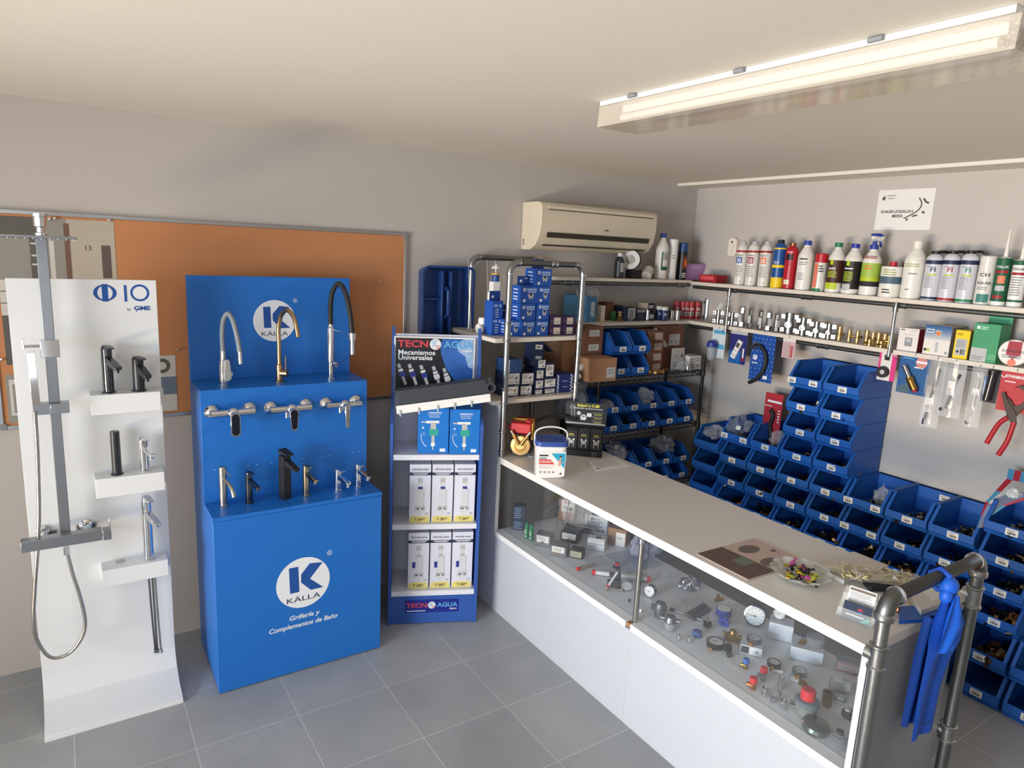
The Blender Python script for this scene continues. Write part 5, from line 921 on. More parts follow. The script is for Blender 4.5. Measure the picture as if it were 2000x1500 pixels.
# ============================================================ blue storage bins
def bin_mesh(W,D,H,step=.02):
    lt=H*.42; m=MB(); th=.003; side=[(step,0),(D,0),(D,H),(.07,H),(.0,lt),(0,H*.17),(step*.6,H*.12)]
    for x in (0,W-th): m.prism(side,'x',x,x+th,binb)
    m.box(th,W-th,D-th,D,0,H,binb).box(th,W-th,step,D,0,th,binb)
    m.prism([(0,H*.17),(.004,H*.17),(.004,lt),(0,lt)],'x',0,W,binb).prism([(0,H*.17),(step*.6,H*.12),(step,0),(step+.004,0),(step*.6+.004,H*.12),(.004,H*.17)],'x',th,W-th,binb)
    # slanted front flanges and rims
    for x0,x1 in ((0,.017),(W-.017,W)): m.prism([(0,lt),(.07,H),(.073,H),(.003,lt)],'x',x0,x1,binb)
    m.box(-.004,.006,.07,D+.004,H-.006,H,binb).box(W-.006,W+.004,.07,D+.004,H-.006,H,binb).box(0,W,D-.003,D+.006,H-.006,H,binb)
    for x in (-.0015,W-.0005): m.box(x,x+.002,.03,D-.02,H*.6,H*.615,binb)
    return m
def price(k):
    m=MB(); rd=random.Random(k); m.box(-.027,.027,-.0015,0,-.017,.017,paper); 
    x=-.018
    while x<.016: w_=rd.choice((.0012,.002,.003)); m.rect(x,x+w_,-.011,.001,-.0015,ink); x+=w_+rd.choice((.001,.0016))
    m.rect(-.02,.01,.006,.010,-.0015,inkg); return m
PM=price(2)
SIZE={'s':(.222,.335,.158),'b':(.222,.385,.205),'n':(.222,.385,.185),'r':(.172,.30,.125),'d':(.168,.30,.145)}
PROTO={}
def bin_(kind,x,y,z,rz,label,grp,tags=(.5,),scale=1):
    W,D,H=SIZE[kind]; t=thing('storage_bin',label,'storage bin',(x,y,z),rz,grp)
    if kind not in PROTO: o=bin_mesh(W,D,H).build('bin_shell',t,ang=30); PROTO[kind]=o
    else: o=PROTO[kind].copy(); COL.objects.link(o); o.parent=t
    for k in tags:
        if 'tag' not in PROTO: g=PM.build('price_label',t); PROTO['tag']=g
        else: g=PROTO['tag'].copy(); COL.objects.link(g); g.parent=t
        g.location=(W*k,-.0005,H*.27 if kind!='r' else H*.3)
    return t
def heap(P,w,d,h,seed,label,mats,n=26,s=.012,rz=0):
    n=int(n*1.6); h*=1.15; s*=1.15
    # loose small plumbing parts filling a bin
    rd=random.Random(seed); m=MB()
    for i in range(n):
        x=rd.uniform(0,w);y=rd.uniform(0,d)**1.0;z=rd.uniform(0,1)*h*(.4+.6*(x/w)); q=s*rd.uniform(.7,1.5); a=Vector((rd.uniform(-1,1),rd.uniform(-1,1),rd.uniform(-.6,.8))).normalized(); mt=rd.choice(mats)
        if rd.random()<.5: m.cyl((x,y,z),Vector((x,y,z))+a*q*2,q*.8,mt,n=8)
        else: m.lathe([(q,0),(q,q*1.2),(q*.6,q*1.2),(q*.6,0)],mt,(x,y,z),a,6)
    return tag(m.build('small_parts',None,P,(0,0,rz)),label,'small parts',kind='stuff')
dkm=M('dark_metal','#4a4743',.4,1); fm=[dkm,M('worn_brass','#7d6a4c',.35,1),M('worn_steel','#75757a',.3,1),black]
fb=[M('copper_part','#8f6648',.35,1),M('worn_brass','#7d6a4c',.35,1),dkm]
WB=.2285
cols=[ # left edge y (toward the corner), list of (kind, bottom z) top first, name
 ('of the leftmost stack beside the black rack',3.225,-.048,4,.02),
 ('of the second stack from the black rack',2.985,0,3,0),
 ('of the third stack from the black rack',2.757,0,3,0),
 ('of the left half of the tall tower',2.527,0,0,0),
 ('of the right half of the tall tower',2.297,0,0,0),
 ('of the first stack right of the tower',2.064,0,4,0),
 ('of the second stack right of the tower',1.834,0,4,0),
 ('of the third stack right of the tower',1.604,0,4,0)]
ordn=['top bin','second bin down','third bin down','fourth bin down','fifth bin down','sixth bin down','seventh bin down','eighth bin down','ninth bin down','tenth bin down']
GB='blue storage bins stacked along the right wall'
seed=0
def stack(desc,yl,rows,bump=0):
    global seed
    for i,(kind,z) in enumerate(rows):
        D=SIZE[kind][1]; x=4.068-D; tg=(.5,)
        if 'second stack from the black' in desc and i==0: tg=(.1,.8)
        elif 'left half' in desc and i==0: tg=(.1,.75)
        elif 'first stack right' in desc: tg=(.08,.8)
        elif 'leftmost' in desc: tg=()
        elif i%3==1: tg=(.48,)
        else: tg=(.55,)
        bin_(kind,x,yl,z,FB,'blue storage bin, %s %s'%(ordn[i],desc),GB,tg)
        seed+=1
        if z>.0 and not('of the tall tower' in desc and i in (0,)) and not('leftmost' in desc):
            W=SIZE[kind][0]; br=z<.45
            heap((x+.02,yl-W*.28,z+.006),W*.66,D*.55,.05 if kind=='s' else .085,seed,'loose %s parts in the %s %s'%('brass' if br else 'dark',ordn[i],desc),fb if br else fm,34 if not br else 40,.0095 if not br else .014,FB)
for desc,yl,dz,k0,_ in cols:
    rows=[('s',1.3625+dz-.1562*k) for k in range(k0,7)]
    rows+=[('b',.213+dz+.0),('b',.003)] if dz==0 else [('s',.2215),('s',.0655)] if 0 else [('b',.18),('n',0.0)]
    if dz!=0: rows=[('s',.7875-.0-.1562*k) for k in range(0,3)]+[('b',.2665),('s',.106),('s',-.0)][:1]+[('s',.107)] if 0 else [('s',.784-.1585*k) for k in range(5)]
    stack(desc,yl,rows)
stack('of the fourth stack right of the tower',1.358,[('s',.848),('s',.6915),('s',.535),('s',.3785),('n',.189),('n',.0)])
stack('of the stack cut by the picture edge',1.122,[('n',.189),('n',.0)])
# bags and loose goods on the bins
rm=film('bag_dark',.5,'#8d93a0',.15)
def bagl(label,P,sx,sy,sz_,seed,mat=None,rz=0): return crumple('plastic_bag',label,'bag',P,sx,sy,sz_,mat or bagm,seed,.3,14,None,None,rz)
P=onx(1398,842,3.86); bagl('clear plastic bag lying in the leftmost top bin',(3.86,P.y,.85),.075,.07,.09,11)
P=onx(1440,835,3.86); bagl('cloudy plastic bag with a paper tag in the second top bin',(3.87,P.y,.92),.10,.06,.14,12); m=MB(); m.box(-.018,.018,-.0008,0,-.014,.014,paper); tag(m.build('paper_tag',None,(3.79,onx(1441,845,3.79).y,.995),(math.radians(-25),0,FB)),'small paper tag on the cloudy bag in the second top bin','tag')
P=onx(1522,850,3.86); bagl('clear bag of brass fittings in the top bin just left of the tall tower',(3.85,P.y,.92),.05,.05,.11,13)
P=onx(1583,835,3.82); bagl('scrap of clear bag in the third bin of the left tower',(3.80,onx(1580,835,3.8).y,1.06),.03,.03,.05,14)
P=onx(1723,958,3.85); bagl('crumpled clear bag in the top bin of the first stack right of the tower',(3.86,P.y,.76),.04,.04,.11,15)
# red cutter card standing in a bin
A=onx(1493,795,3.93);B=onx(1528,795,3.93); zt_=onx(1510,768,3.93).z; t=thing('cutter_card','red card with a black pipe cutter, standing in a bin left of the tall tower','tool card',(3.93,A.y,.906),FB); w_=A.y-B.y; h_=zt_-.906
MB().box(0,w_,0,.0015,0,h_,M('card_crimson','#a92c3a',.45)).rect(w_*.15,w_*.95,h_*.82,h_*.86,0,logow).lines(w_*.03,w_*.55,h_*.73,h_*.76,1,0,logow).build('card',t)
m=MB()
for i in range(5): m.rect(w_*.8,w_*.9,h_*(.45+.055*i),h_*(.475+.055*i),0,logow)
m.build('card_print',t); MB().tube(arc([(w_*.42,-.012,h_*.68),(w_*.6,-.012,h_*.6),(w_*.55,-.012,h_*.45),(w_*.35,-.012,h_*.2),(w_*.3,-.012,h_*.05)],6),.014,blackm,10).tube([(w_*.55,-.012,h_*.35),(w_*.62,-.012,h_*.1)],.012,blackm,10).build('cutter',t)
# inner price label, and the strip bag in red and blue
P=onx(1844,974,4.05); g=PROTO['tag'].copy(); COL.objects.link(g); g.parent=None; g.location=(4.055,P.y,P.z); g.rotation_euler=(0,0,FB); g.name='loose_label'; tag(g,'white barcode label stuck on the inner back of a bin right of the tall tower','label')
t=thing('strip_bag','clear bag printed with red and blue diamonds spilling over the fourth stack of bins','bag',(3.80,1.42,.93),FB)
q=[onx(px,py,xx) for px,py,xx in ((1908,1030,3.76),(1915,1008,3.78),(1925,980,3.82),(1945,958,3.86),(1966,935,3.92),(1970,915,3.95))]; wds=[.015,.02,.045,.075,.085,.09]
m=MB(); n=len(q)
def pt(i,f): a=q[i]; return Vector((a.x-.01*math.sin(PI*f),a.y-wds[i]*f*2,a.z+.01*f))-Vector((3.80,1.42,.93))
inv=Matrix.Rotation(-FB,4,'Z')
for i in range(n-1):
    for k in range(6):
        mt=(M('strip_red','#b02a38',.35) if (i+k)%2 else M('strip_blue','#4a8fb4',.35)) if k in (0,5) or i in (4,) else bag
        m.quad([inv@pt(i,k/6),inv@pt(i,(k+1)/6),inv@pt(i+1,(k+1)/6),inv@pt(i+1,k/6)],mt)
m.build('printed_film',t,flip=False); crumple('inner_part',None,None,(0,0,0),.03,.03,.05,white,5,.2,parent=t).location=inv@(pt(3,.5)+Vector((.01,0,-.02)))
# ============================================================ black wire rack with bins
t=thing('wire_rack','black wire shelf rack in the corner holding blue bins and cartons','rack',(2.885,3.32,0)); bw=M('black_wire','#17181a',.35,.3)
for x in (0,.985):
    for y in (0,.36):
        m=MB().cyl((x,y,0.012),(x,y,1.41),.0125,bw,n=14); m.lathe([(.017,0),(.014,.012)],black,(x,y,0),n=12).lathe([(.0135,1.41),(.0135,1.42),(0,1.422)],black,(x,y,0),n=12); m.build('post',t)
for z in (1.312,.93,.505,.11):
    m=MB()
    for a,b in (((0,0),(.985,0)),((0,.36),(.985,.36)),((0,0),(0,.36)),((.985,0),(.985,.36))):
        a=Vector((*a,0));b=Vector((*b,0)); L_=(b-a).length; k=int(L_/.028)
        for zz in (0,-.028): m.cyl(a+Vector((0,0,z+zz)),b+Vector((0,0,z+zz)),.0032,bw,n=6)
        pts=[a+(b-a)*(i/k)+Vector((0,0,z-(.026 if i%2 else .002))) for i in range(k+1)]; m.tube(pts,.0022,bw,5)
    for i in range(1,30): m.cyl((.985*i/30,0,z+.001),(.985*i/30,.36,z+.001),.0019,bw,n=5)
    for y in (.12,.24): m.cyl((0,y,z-.002),(.985,y,z-.002),.003,bw,n=6)
    for x in (0,.985):
        for y in (0,.36): m.lathe([(.018,z-.035),(.0165,z+.005)],black,(x,y,0),n=12)
    m.build('wire_shelf',t)
GR='blue bins on the black wire rack'
for r,z in (('upper',1.0605),('lower',.933)):
    for i in range(5): 
        bin_('r',2.925+i*.176,3.31,z,0,'blue bin on the middle level of the wire rack, %s row, %s from the left'%(r,('first','second','third','fourth','fifth')[i]),GR,(.62,))
        seed+=1; heap((2.96+i*.176,3.36,z+.004),.10,.14,.035,seed+70,'loose parts in the %s row middle-level bin, %s from the left on the rack'%(r,('first','second','third','fourth','fifth')[i]),fm,14,.009)
for r,z in (('upper',1.4655),('lower',1.318)):
    for i in range(2): bin_('d',2.965+i*.1725,3.30,z,0,'blue bin on the top level of the wire rack, %s row, %s one'%(r,('left','right')[i]),GR,(.52,))
for (i,z,r) in ((1,.6355,'upper'),(2,.6355,'upper'),(3,.6355,'upper'),(4,.6355,'upper'),(2,.508,'lower'),(3,.508,'lower'),(4,.508,'lower'),(1,.508,'lower')): bin_('r',2.925+i*.177,3.31,z,0,'blue bin low on the wire rack in shade, %s row, %s from left'%(r,('first','second','third','fourth','fifth')[i]),GR,(.62,))
bagl('dark crumpled bag piled on the left of the shaded low rack level',(3.02,3.45,.51),.07,.09,.26,21,rm); bagl('dark crumpled bag over the left low bin of the rack',(3.17,3.42,.70),.07,.08,.12,22,rm); bagl('dark crumpled bag on the right low bins of the rack',(3.62,3.42,.70),.09,.08,.12,23,rm); bagl('clear bag in the third bin of the upper middle row',(3.36,3.38,1.085),.06,.05,.12,24); bagl('clear bag in the first bin of the upper middle row',(3.0,3.38,1.08),.055,.06,.07,25)
# cartons on the rack top level
def dlab(m,w,h): m.rect(w*.25,w*.8,h*.3,h*.75,0,lgrey); m.lines(w*.3,w*.75,h*.36,h*.68,3,-.0005,inkg)
G='brown cartons on the top level of the wire rack'
for i,z in enumerate((1.467,1.5595)): 
    cart('brown_carton','brown carton with a pale label left of the top rack bins, %s one'%('lower','upper')[i],'carton',(2.80 if 0 else 2.77,3.36,z),.155,.2,.092,0,tand,dlab,G)
cart('brown_carton','light brown carton with a label below the two left rack cartons','carton',(2.72,3.22,1.318),.215,.24,.148,.0,tan,lambda m,w,h:(m.rect(w*.62,w*.95,h*.15,h*.6,0,lgrey),m.lines(w*.66,w*.9,h*.3,h*.55,2,-.0005,inkg)),G)
t=cart('brown_carton','large light brown carton standing behind the pipe arch','carton',(2.645,3.42,1.318),.13,.2,.23,0,tan,None,G)
for i in range(4): cart('brown_carton','small brown carton with a label right of the top rack bins, %s in its pile'%('bottom','second','third','top')[i],'carton',(3.335,3.36,1.318+i*.0725),.145,.16,.0715,0,tand,lambda m,w,h:(m.rect(w*.42,w*.9,h*.2,h*.85,0,M('label_tan','#a8978c',.6)),m.lines(w*.5,w*.85,h*.3,h*.75,2,-.0005,inkg)),G)
cart('brown_carton','large brown carton with a printed pale label, upper one at the right of the rack','carton',(3.52,3.44,1.4785),.24,.2,.15,0,tand,lambda m,w,h:(m.rect(w*.4,w*.85,h*.08,h*.62,0,lgrey),m.disc(w*.7,h*.24,h*.09,-.0006,inkg,n=14),m.lines(w*.45,w*.8,h*.45,h*.58,2,-.0006,inkg),m.rect(w*.45,w*.55,h*.2,h*.32,-.0006,inkg)),G)
cart('brown_carton','large brown carton, lower one at the right of the rack','carton',(3.51,3.44,1.318),.25,.2,.16,0,tand,None,G)
cart('paper_card','white printed card with a triangle leaning on the right rack carton','card',(3.60,3.385,1.318),.135,.004,.16,.05,M('card_grey','#b7b2ae',.6),lambda m,w,h:(m.lines(w*.12,w*.6,h*.55,h*.7,2,0,inkg),m.lines(w*.12,w*.9,h*.15,h*.4,2,0,inkg),m.prism([(w*.72,h*.58),(w*.9,h*.58),(w*.81,h*.75)],'y',-.0006,0,ink))); 
tag(MB().prism([(3.44,1.61),(3.47,1.62),(3.60,1.49),(3.56,1.48)],'y',3.425,3.435,M('card_grey','#b7b2ae',.6)).build('folded_card'),'slanted grey card leaning across the right rack cartons','card')
cart('white_box','white box with a black chain drawing at the right end of the rack top','box',(3.76,3.36,1.318),.12,.10,.10,0,M('box_offwhite','#ded8d4',.5),lambda m,w,h:([m.disc(w*(.1+.09*(i%4)),h*(.15+.2*(i//4)),h*.07,0,ink,ri=h*.04,n=10) for i in range(16)],m.bars(w*.6,w*.9,h*.12,h*.4,8,0,inkg),m.lines(w*.5,w*.9,h*.55,h*.85,2,0,inkg)))
heap((3.34,3.335,1.318),.16,.05,.02,301,'small brass nuts scattered on the front of the top rack level',[M('bright_brass','#c9a06a',.25,1)],16,.008)
tag(MB().lathe([(.018,0),(.02,.01),(.02,.035),(.012,.045),(0,.047)],chrome,n=18).build('chrome_cap',None,(3.72,3.335,1.319)),'shiny cap on the wire rack beside the chain box','cap')
bagl('clear bag on the right cartons of the rack',(3.68,3.36,1.318),.05,.03,.07,26)
bagl('grey bag below the light brown carton behind the pipe arch',(2.76,3.44,1.0),.09,.09,.3,27,rm)
tag(MB().box(2.66,2.86,3.33,3.66,.96,.998,whitel).build('small_ledge'),'small ledge carrying the grey bag behind the worktop','ledge') if 0 else None
# ============================================================ the sales counter
ZT=.9475; ZD=.4925
def glass_mat():
    m=bpy.data.materials.new('clear_glass'); m.use_nodes=True; N,L=nodes(m); N.remove(N['Principled BSDF']); o=N['Material Output']
    t=N.new('ShaderNodeBsdfTransparent'); t.inputs[0].default_value=(.975,.985,.985,1); g=N.new('ShaderNodeBsdfGlossy'); g.inputs['Roughness'].default_value=.02; f=N.new('ShaderNodeMath'); f.operation='MULTIPLY_ADD'; f.inputs[1].default_value=.45; f.inputs[2].default_value=.035; lw=N.new('ShaderNodeLayerWeight'); lw.inputs[0].default_value=.5; pw=N.new('ShaderNodeMath'); pw.operation='POWER'; pw.inputs[1].default_value=4.5; L.new(lw.outputs['Facing'],pw.inputs[0]); L.new(pw.outputs[0],f.inputs[0]); mx=N.new('ShaderNodeMixShader')
    nz=N.new('ShaderNodeTexNoise'); nz.inputs['Scale'].default_value=2; ml=N.new('ShaderNodeMath'); ml.operation='MULTIPLY_ADD'; ml.inputs[1].default_value=.02; ml.inputs[2].default_value=.01; d=N.new('ShaderNodeBsdfDiffuse'); d.inputs[0].default_value=(.8,.82,.85,1); mx2=N.new('ShaderNodeMixShader')
    L.new(f.outputs[0],mx.inputs[0]); L.new(t.outputs[0],mx.inputs[1]); L.new(g.outputs[0],mx.inputs[2]); L.new(nz.outputs['Fac'],ml.inputs[0]); L.new(ml.outputs[0],mx2.inputs[0]); L.new(mx.outputs[0],mx2.inputs[1]); L.new(d.outputs[0],mx2.inputs[2]); L.new(mx2.outputs[0],o.inputs[0]); return m
glass=glass_mat()
top=M('worktop_white','#dcd7d2',.38,scale=6,var=.02); inner=M('display_grey','#dcdfe3',.5,scale=6,var=.02); edge=M('worktop_edge','#e3e1dc',.4)
CB=[]
for y0,y1,lb,i in ((2.0055,3.168,'left white base cabinet of the counter, nearer the back wall',0),(1.0,2.005,'right white base cabinet of the counter, nearer the camera',1)):
    t=thing('display_cabinet',lb,'cabinet',(2.03,(y0+y1)/2,0),0,'base cabinets of the glass counter'); h=(y1-y0)/2
    MB().box(0,.018,-h,h,.0,.462,M('counter_white','#b7bdc6',.35,scale=8,var=.02)).build('front_panel',t,bevel=.001); MB().box(.02,.60,-h,h,.02,.47,whitel).build('carcass',t,bevel=.001)
    g=.032 if i==0 else 0; MB().box(-.002,.055,-h+g,h,.464,ZD,inner).box(-.0028,-.002,-h+g,h,.462,ZD,whitel).build('top_rail',t,bevel=.001); MB().box(.0565,.60,-h,h,.471,ZD-.001,inner).build('display_floor',t); CB.append(t)
c=CB[1].location; MB().box(2.032-2.03,2.62-2.03,.977-c.y,.997-c.y,0,.909,M('end_panel_grey','#8f929a',.45,var=.02)).box(.0005,.002,.977-c.y,.997-c.y,0,.909,whitel).build('end_panel',CB[1],bevel=.0008)
t=thing('worktop','long pale worktop of the counter with a bright front edge','worktop',(2.03,2.0,.91)); MB().prism([(0,-1.023),(.625,-1.023),(.64,1.70),(.03,1.70),(.03,1.167),(0,1.167)],'z',.0,.036,top).build('board',t,bevel=.001); MB().box(-.0015,0,-1.023,1.167,.0,.036,edge).build('edge_band',t)
for y0,y1,k in ((2.035,3.165,0),(1.0,1.985,1)): c=CB[k].location; MB().box(.053,.057,y0-c.y,y1-c.y,ZD+.0005,.909,glass).build('front_glass',CB[k])
t=thing('glass_post','polished steel post between the two counter glass panes','post',(2.062,2.012,ZD)); MB().tube([(0,0,.0),(0,0,.40)],.0125,steel,14).build('rod',t); MB().lathe([(.014,.375),(.021,.38),(.021,.40),(.014,.405),(.014,.417)],chrome,n=18).build('collar',t)
tag(MB().box(2.035,2.058,2.012,2.038,.466,.486,tan).build('wood_block'),'small bare wood block in the gap between the base cabinets','block')
# white drawer boxes hanging under the worktop
for y0,y1,lb in ((2.12,2.60,'left'),(1.42,1.93,'right')):
    t=thing('under_drawer','white shallow drawer hanging under the worktop behind the glass, %s one'%lb,'drawer',(2.34,(y0+y1)/2,.80),0,'drawers under the worktop'); h=(y1-y0)/2; wd_=M('drawer_white','#d3dae6',.4)
    MB().box(0,.26,-h,h,.0,.085,wd_).box(-.004,0,-h,h,.02,.106,wd_).build('drawer_box',t,bevel=.001); MB().box(-.005,-.004,-h,h,.03,.033,inkg).disc(0,0,.001,0,inkg).build('groove',t); 
    for s in (-1,1): MB().box(-.003,.26,s*(h+.008)-.006,s*(h+.008)+.006,.05,.10,black).cyl((-.006,s*(h+.008),.085),(.0,s*(h+.008),.085),.014,black).build('runner',t)
# pipe rail at the near end
A=ony(1762,1148,.955); B=ony(1888,1108,.955); zr=(A.z+B.z)/2; xr0=2.035; xr1=onz(1868,1300,.7).x
xr1=ony(1907,1125,.955).x; r=.0205; y=.952
t=thing('pipe_rail_stand','thick galvanised pipe rail standing at the near end of the counter','pipe rail',(xr0,y,0)); w_=xr1-xr0; R=.05; zt_=zr
bl=M('blackened_pipe','#4a4b4a',.42,1,bump=.1,scale=60,var=.08)
for x,nm in ((0,0),(w_,1)):
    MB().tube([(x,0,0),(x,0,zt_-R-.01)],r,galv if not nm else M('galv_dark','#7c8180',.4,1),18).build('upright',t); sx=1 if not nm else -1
    MB().tube([(x+sx*(R-R*math.cos(a)),0,zt_-R+R*math.sin(a)) for a in [PI/2*i/10 for i in range(11)]],r*1.28,galvd,18).lathe([(r*1.42,-.012),(r*1.5,-.006),(r*1.5,.004),(r*1.3,.012)],galv,(x,0,zt_-R-.004),n=20).lathe([(r*1.45,-.004),(r*1.45,.006)],chrome,(x+sx*R,0,zt_),(sx,0,0),20).build('elbow',t)
MB().tube([(R,0,zt_),(w_-R,0,zt_)],r,bl,18).build('cross_bar',t)
for x,z0,l in ((0,.885,.085),(w_,.93,.085),(w_,.39,.07)):
    MB().lathe([(r*1.15,0),(r*1.42,.003),(r*1.42,.009),(r*1.2,.014),(r*1.2,l-.014),(r*1.42,l-.009),(r*1.42,l-.003),(r*1.15,l)],galv,(x,0,z0),n=20).cyl((x,.0,z0+l/2),(x-.0,.036,z0+l/2),r*1.1,galv).build('tee_joint',t)
MB().lathe([(.045,0),(.045,.005),(.024,.012)],galv,(0,0,0),n=20).build('floor_flange',t); MB().lathe([(.045,0),(.045,.005),(.024,.012)],galv,(w_,0,0),n=20).build('floor_flange',t)
# blue cloth tied to the bar
xc_=xr0+w_*.53; tt=thing('blue_bags','bundle of blue cloth bags knotted over the pipe rail','bags',(xc_,y,zr-.02))
def sheet(rows,mat,wave=.012,seed=0,n=14,th=.003):
    rd=random.Random(seed); ph=rd.uniform(0,6); vs=[]
    for j,(z,xa,xb,yo,am) in enumerate(rows):
        for i in range(n+1): f=i/n; vs.append((xa+(xb-xa)*f,yo+am*math.sin(f*9+ph+j*.35),z+am*.5*math.sin(f*5+ph)))
    m=MB().add(vs,[(j*(n+1)+i,j*(n+1)+i+1,(j+1)*(n+1)+i+1,(j+1)*(n+1)+i) for j in range(len(rows)-1) for i in range(n)],mat); return m
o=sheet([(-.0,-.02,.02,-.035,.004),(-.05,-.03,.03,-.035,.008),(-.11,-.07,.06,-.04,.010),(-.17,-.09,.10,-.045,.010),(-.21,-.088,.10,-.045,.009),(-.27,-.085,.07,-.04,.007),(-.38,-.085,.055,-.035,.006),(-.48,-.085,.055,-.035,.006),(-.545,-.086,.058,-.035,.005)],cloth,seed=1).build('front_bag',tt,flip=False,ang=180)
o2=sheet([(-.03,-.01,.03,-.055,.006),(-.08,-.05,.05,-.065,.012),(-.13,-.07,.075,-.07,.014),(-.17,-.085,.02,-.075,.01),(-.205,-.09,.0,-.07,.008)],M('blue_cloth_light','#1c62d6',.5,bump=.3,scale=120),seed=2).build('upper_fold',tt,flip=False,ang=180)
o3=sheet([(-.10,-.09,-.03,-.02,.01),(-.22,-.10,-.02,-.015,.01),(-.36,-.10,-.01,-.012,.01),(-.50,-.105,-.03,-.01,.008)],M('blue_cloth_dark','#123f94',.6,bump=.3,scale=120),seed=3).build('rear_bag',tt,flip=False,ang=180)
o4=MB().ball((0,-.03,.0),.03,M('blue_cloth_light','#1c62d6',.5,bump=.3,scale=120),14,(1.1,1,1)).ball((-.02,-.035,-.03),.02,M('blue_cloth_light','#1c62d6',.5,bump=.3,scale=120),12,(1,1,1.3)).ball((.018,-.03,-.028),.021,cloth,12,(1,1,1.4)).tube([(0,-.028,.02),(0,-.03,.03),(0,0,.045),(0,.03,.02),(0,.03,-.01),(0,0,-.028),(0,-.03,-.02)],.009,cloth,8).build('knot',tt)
MB().text('HIDRO',-.02,-.49,.012,-.046,navy,w=.05,shear=.0).build('faint_print',tt,flip=False) if 0 else MB().rect(-.045,.0,-.492,-.486,-.046,M('faint_navy','#12337c',.6)).build('faint_print',tt)
# ------------------------------------------------------------ things on the worktop
P=onz(1008,897,ZT)
t=thing('water_pump','water pump with a red terminal box and round brass front','pump',(2.125,3.085,ZT),-.75); rp=M('pump_red','#c5333c',.4); ym=M('pump_yellow','#c89a3a',.5); gm=M('motor_grey','#55575c',.5,.3)
MB().lathe([(.055,0),(.055,.15),(.05,.155)],gm,(0,.05,.072),(0,1,0),26).build('motor_body',t)
m=MB()
for i in range(14): a=2*PI*i/14; m.box(0,0.0001,0,.0001,0,.0001,gm) if 0 else m.obox(Matrix.Translation((0,0,.072))@Matrix.Rotation(a,4,'Y'),-.0015,.0015,.06,.19,.05,.066,gm)
m.build('cooling_fins',t)
MB().lathe([(.02,0),(.04,.004),(.055,.006),(.058,.02),(.058,.03),(.052,.034)],M('pump_brass','#d8b87c',.45,.6,bump=.2,scale=60),(0,.0,.068),(0,1,0),30).lathe([(.034,-.003),(.034,.001),(.028,.001),(.028,-.003)],brass,(0,.004,.068),(0,1,0),24).build('brass_head',t)
for s in (-1,1): MB().cyl((s*.004,-.006,.075),(s*.035,-.004,.125),.0095,brass,n=14).cyl((s*.035,-.004,.125),(s*.056,-.002,.155),.0085,M('nickel_tip','#b8a89a',.25,1),n=14).cyl((s*.033,-.004,.121),(s*.039,-.004,.131),.013,brass,n=6).build('port',t)
MB().box(-.062,.055,.02,.10,.135,.195,rp).build('terminal_box',t,bevel=.008,seg=3); MB().box(-.064,.060,.102,.112,.13,.205,ym).box(.057,.066,.03,.10,.10,.20,ym).build('yellow_gasket',t,bevel=.003); MB().box(-.05,.06,.114,.17,.14,.2,redd).box(.02,.05,.05,.09,.195,.207,rp).build('rear_cover',t,bevel=.004); MB().cyl((-.062,.06,.16),(-.082,.06,.16),.012,rp).build('cable_gland',t)
MB().box(-.05,-.02,.05,.20,.0,.02,gm).box(.02,.05,.05,.20,0,.02,gm).box(.045,.075,.03,.07,0,.006,lgrey).build('feet',t,bevel=.001); MB().box(-.05,.05,.205,.225,.0,.14,redd).build('fan_cover',t,bevel=.01)
MB().tube(arc([(.05,.19,.17),(.12,.22,.20),(.2,.24,.21),(.3,.23,.19)]),.009,black,8).build('cable',t)
P=onz(1084,932,ZT); t=thing('bucket','white rectangular bucket with a blue lid and round handle','bucket',(2.10,2.765,ZT),-.48)
def rring(w,d,r,z): return [(a,b,z) for a,b in rr(w,d,r,5)]
def stackring(m,rs,mat,cap=True):
    n=len(rs[0]); vs=[v for r_ in rs for v in r_]; fs=[(j*n+i,j*n+(i+1)%n,(j+1)*n+(i+1)%n,(j+1)*n+i) for j in range(len(rs)-1) for i in range(n)]
    if cap: fs+=[tuple(range(n))[::-1],tuple(range((len(rs)-1)*n,len(rs)*n))]
    return m.add(vs,fs,mat)
bwht=M('bucket_white','#e8e6e3',.35)
stackring(MB(),[rring(.145,.115,.03,0),rring(.15,.12,.03,.004),rring(.16,.13,.03,.165),rring(.166,.136,.03,.168),rring(.166,.136,.03,.178)],bwht).build('body',t)
stackring(MB(),[rring(.172,.142,.032,.172),rring(.174,.144,.032,.19),rring(.168,.138,.032,.198),rring(.15,.12,.03,.199),rring(.14,.11,.028,.194)],M('lid_blue','#35509c',.4)).build('lid',t,bevel=.001)
MB().tube([(-.085,0,.165),(-.086,-.0,.20)]+[(-.088*math.cos(a),.0,.20+.062*math.sin(a)**.6) for a in [PI*i/16 for i in range(1,16)]]+[(.086,0,.20),(.085,0,.165)],.0042,bwht,8).build('handle',t)
T=Matrix.Translation((0,-.0612,0))@Matrix.Rotation(.033,4,'X'); m=MB()
def tr(p,mat,e=.0): m.add([T@Vector((a,-.0012-e,b)) for a,b in p],[tuple(range(len(p)))],mat)
tr([(-.07,.012),(.07,.012),(.073,.145),(-.073,.145)],bwht); tr([(-.005,.138),(.07,.138),(.068,.055)],M('label_cyan','#2a9ec4',.4),.0005); tr([(-.066,.078),(.015,.078),(-.008,.105),(-.067,.105)],M('label_red','#d64a44',.4),.0005); tr([(-.066,.108),(-.025,.108),(-.03,.114),(-.067,.114)],M('label_slate2','#4a6a86',.5),.0006); tr([(-.066,.121),(-.02,.121),(-.02,.13),(-.067,.13)],dgrey,.0006)
m.text('CLORO LENTO',-.062,.087,.010,0,logow,'l',w=.06,bold=.03,T=Matrix.Translation((0,-.0022,0))@T,eps=.0)
sk=M('skin_print','#d9a58c',.5)
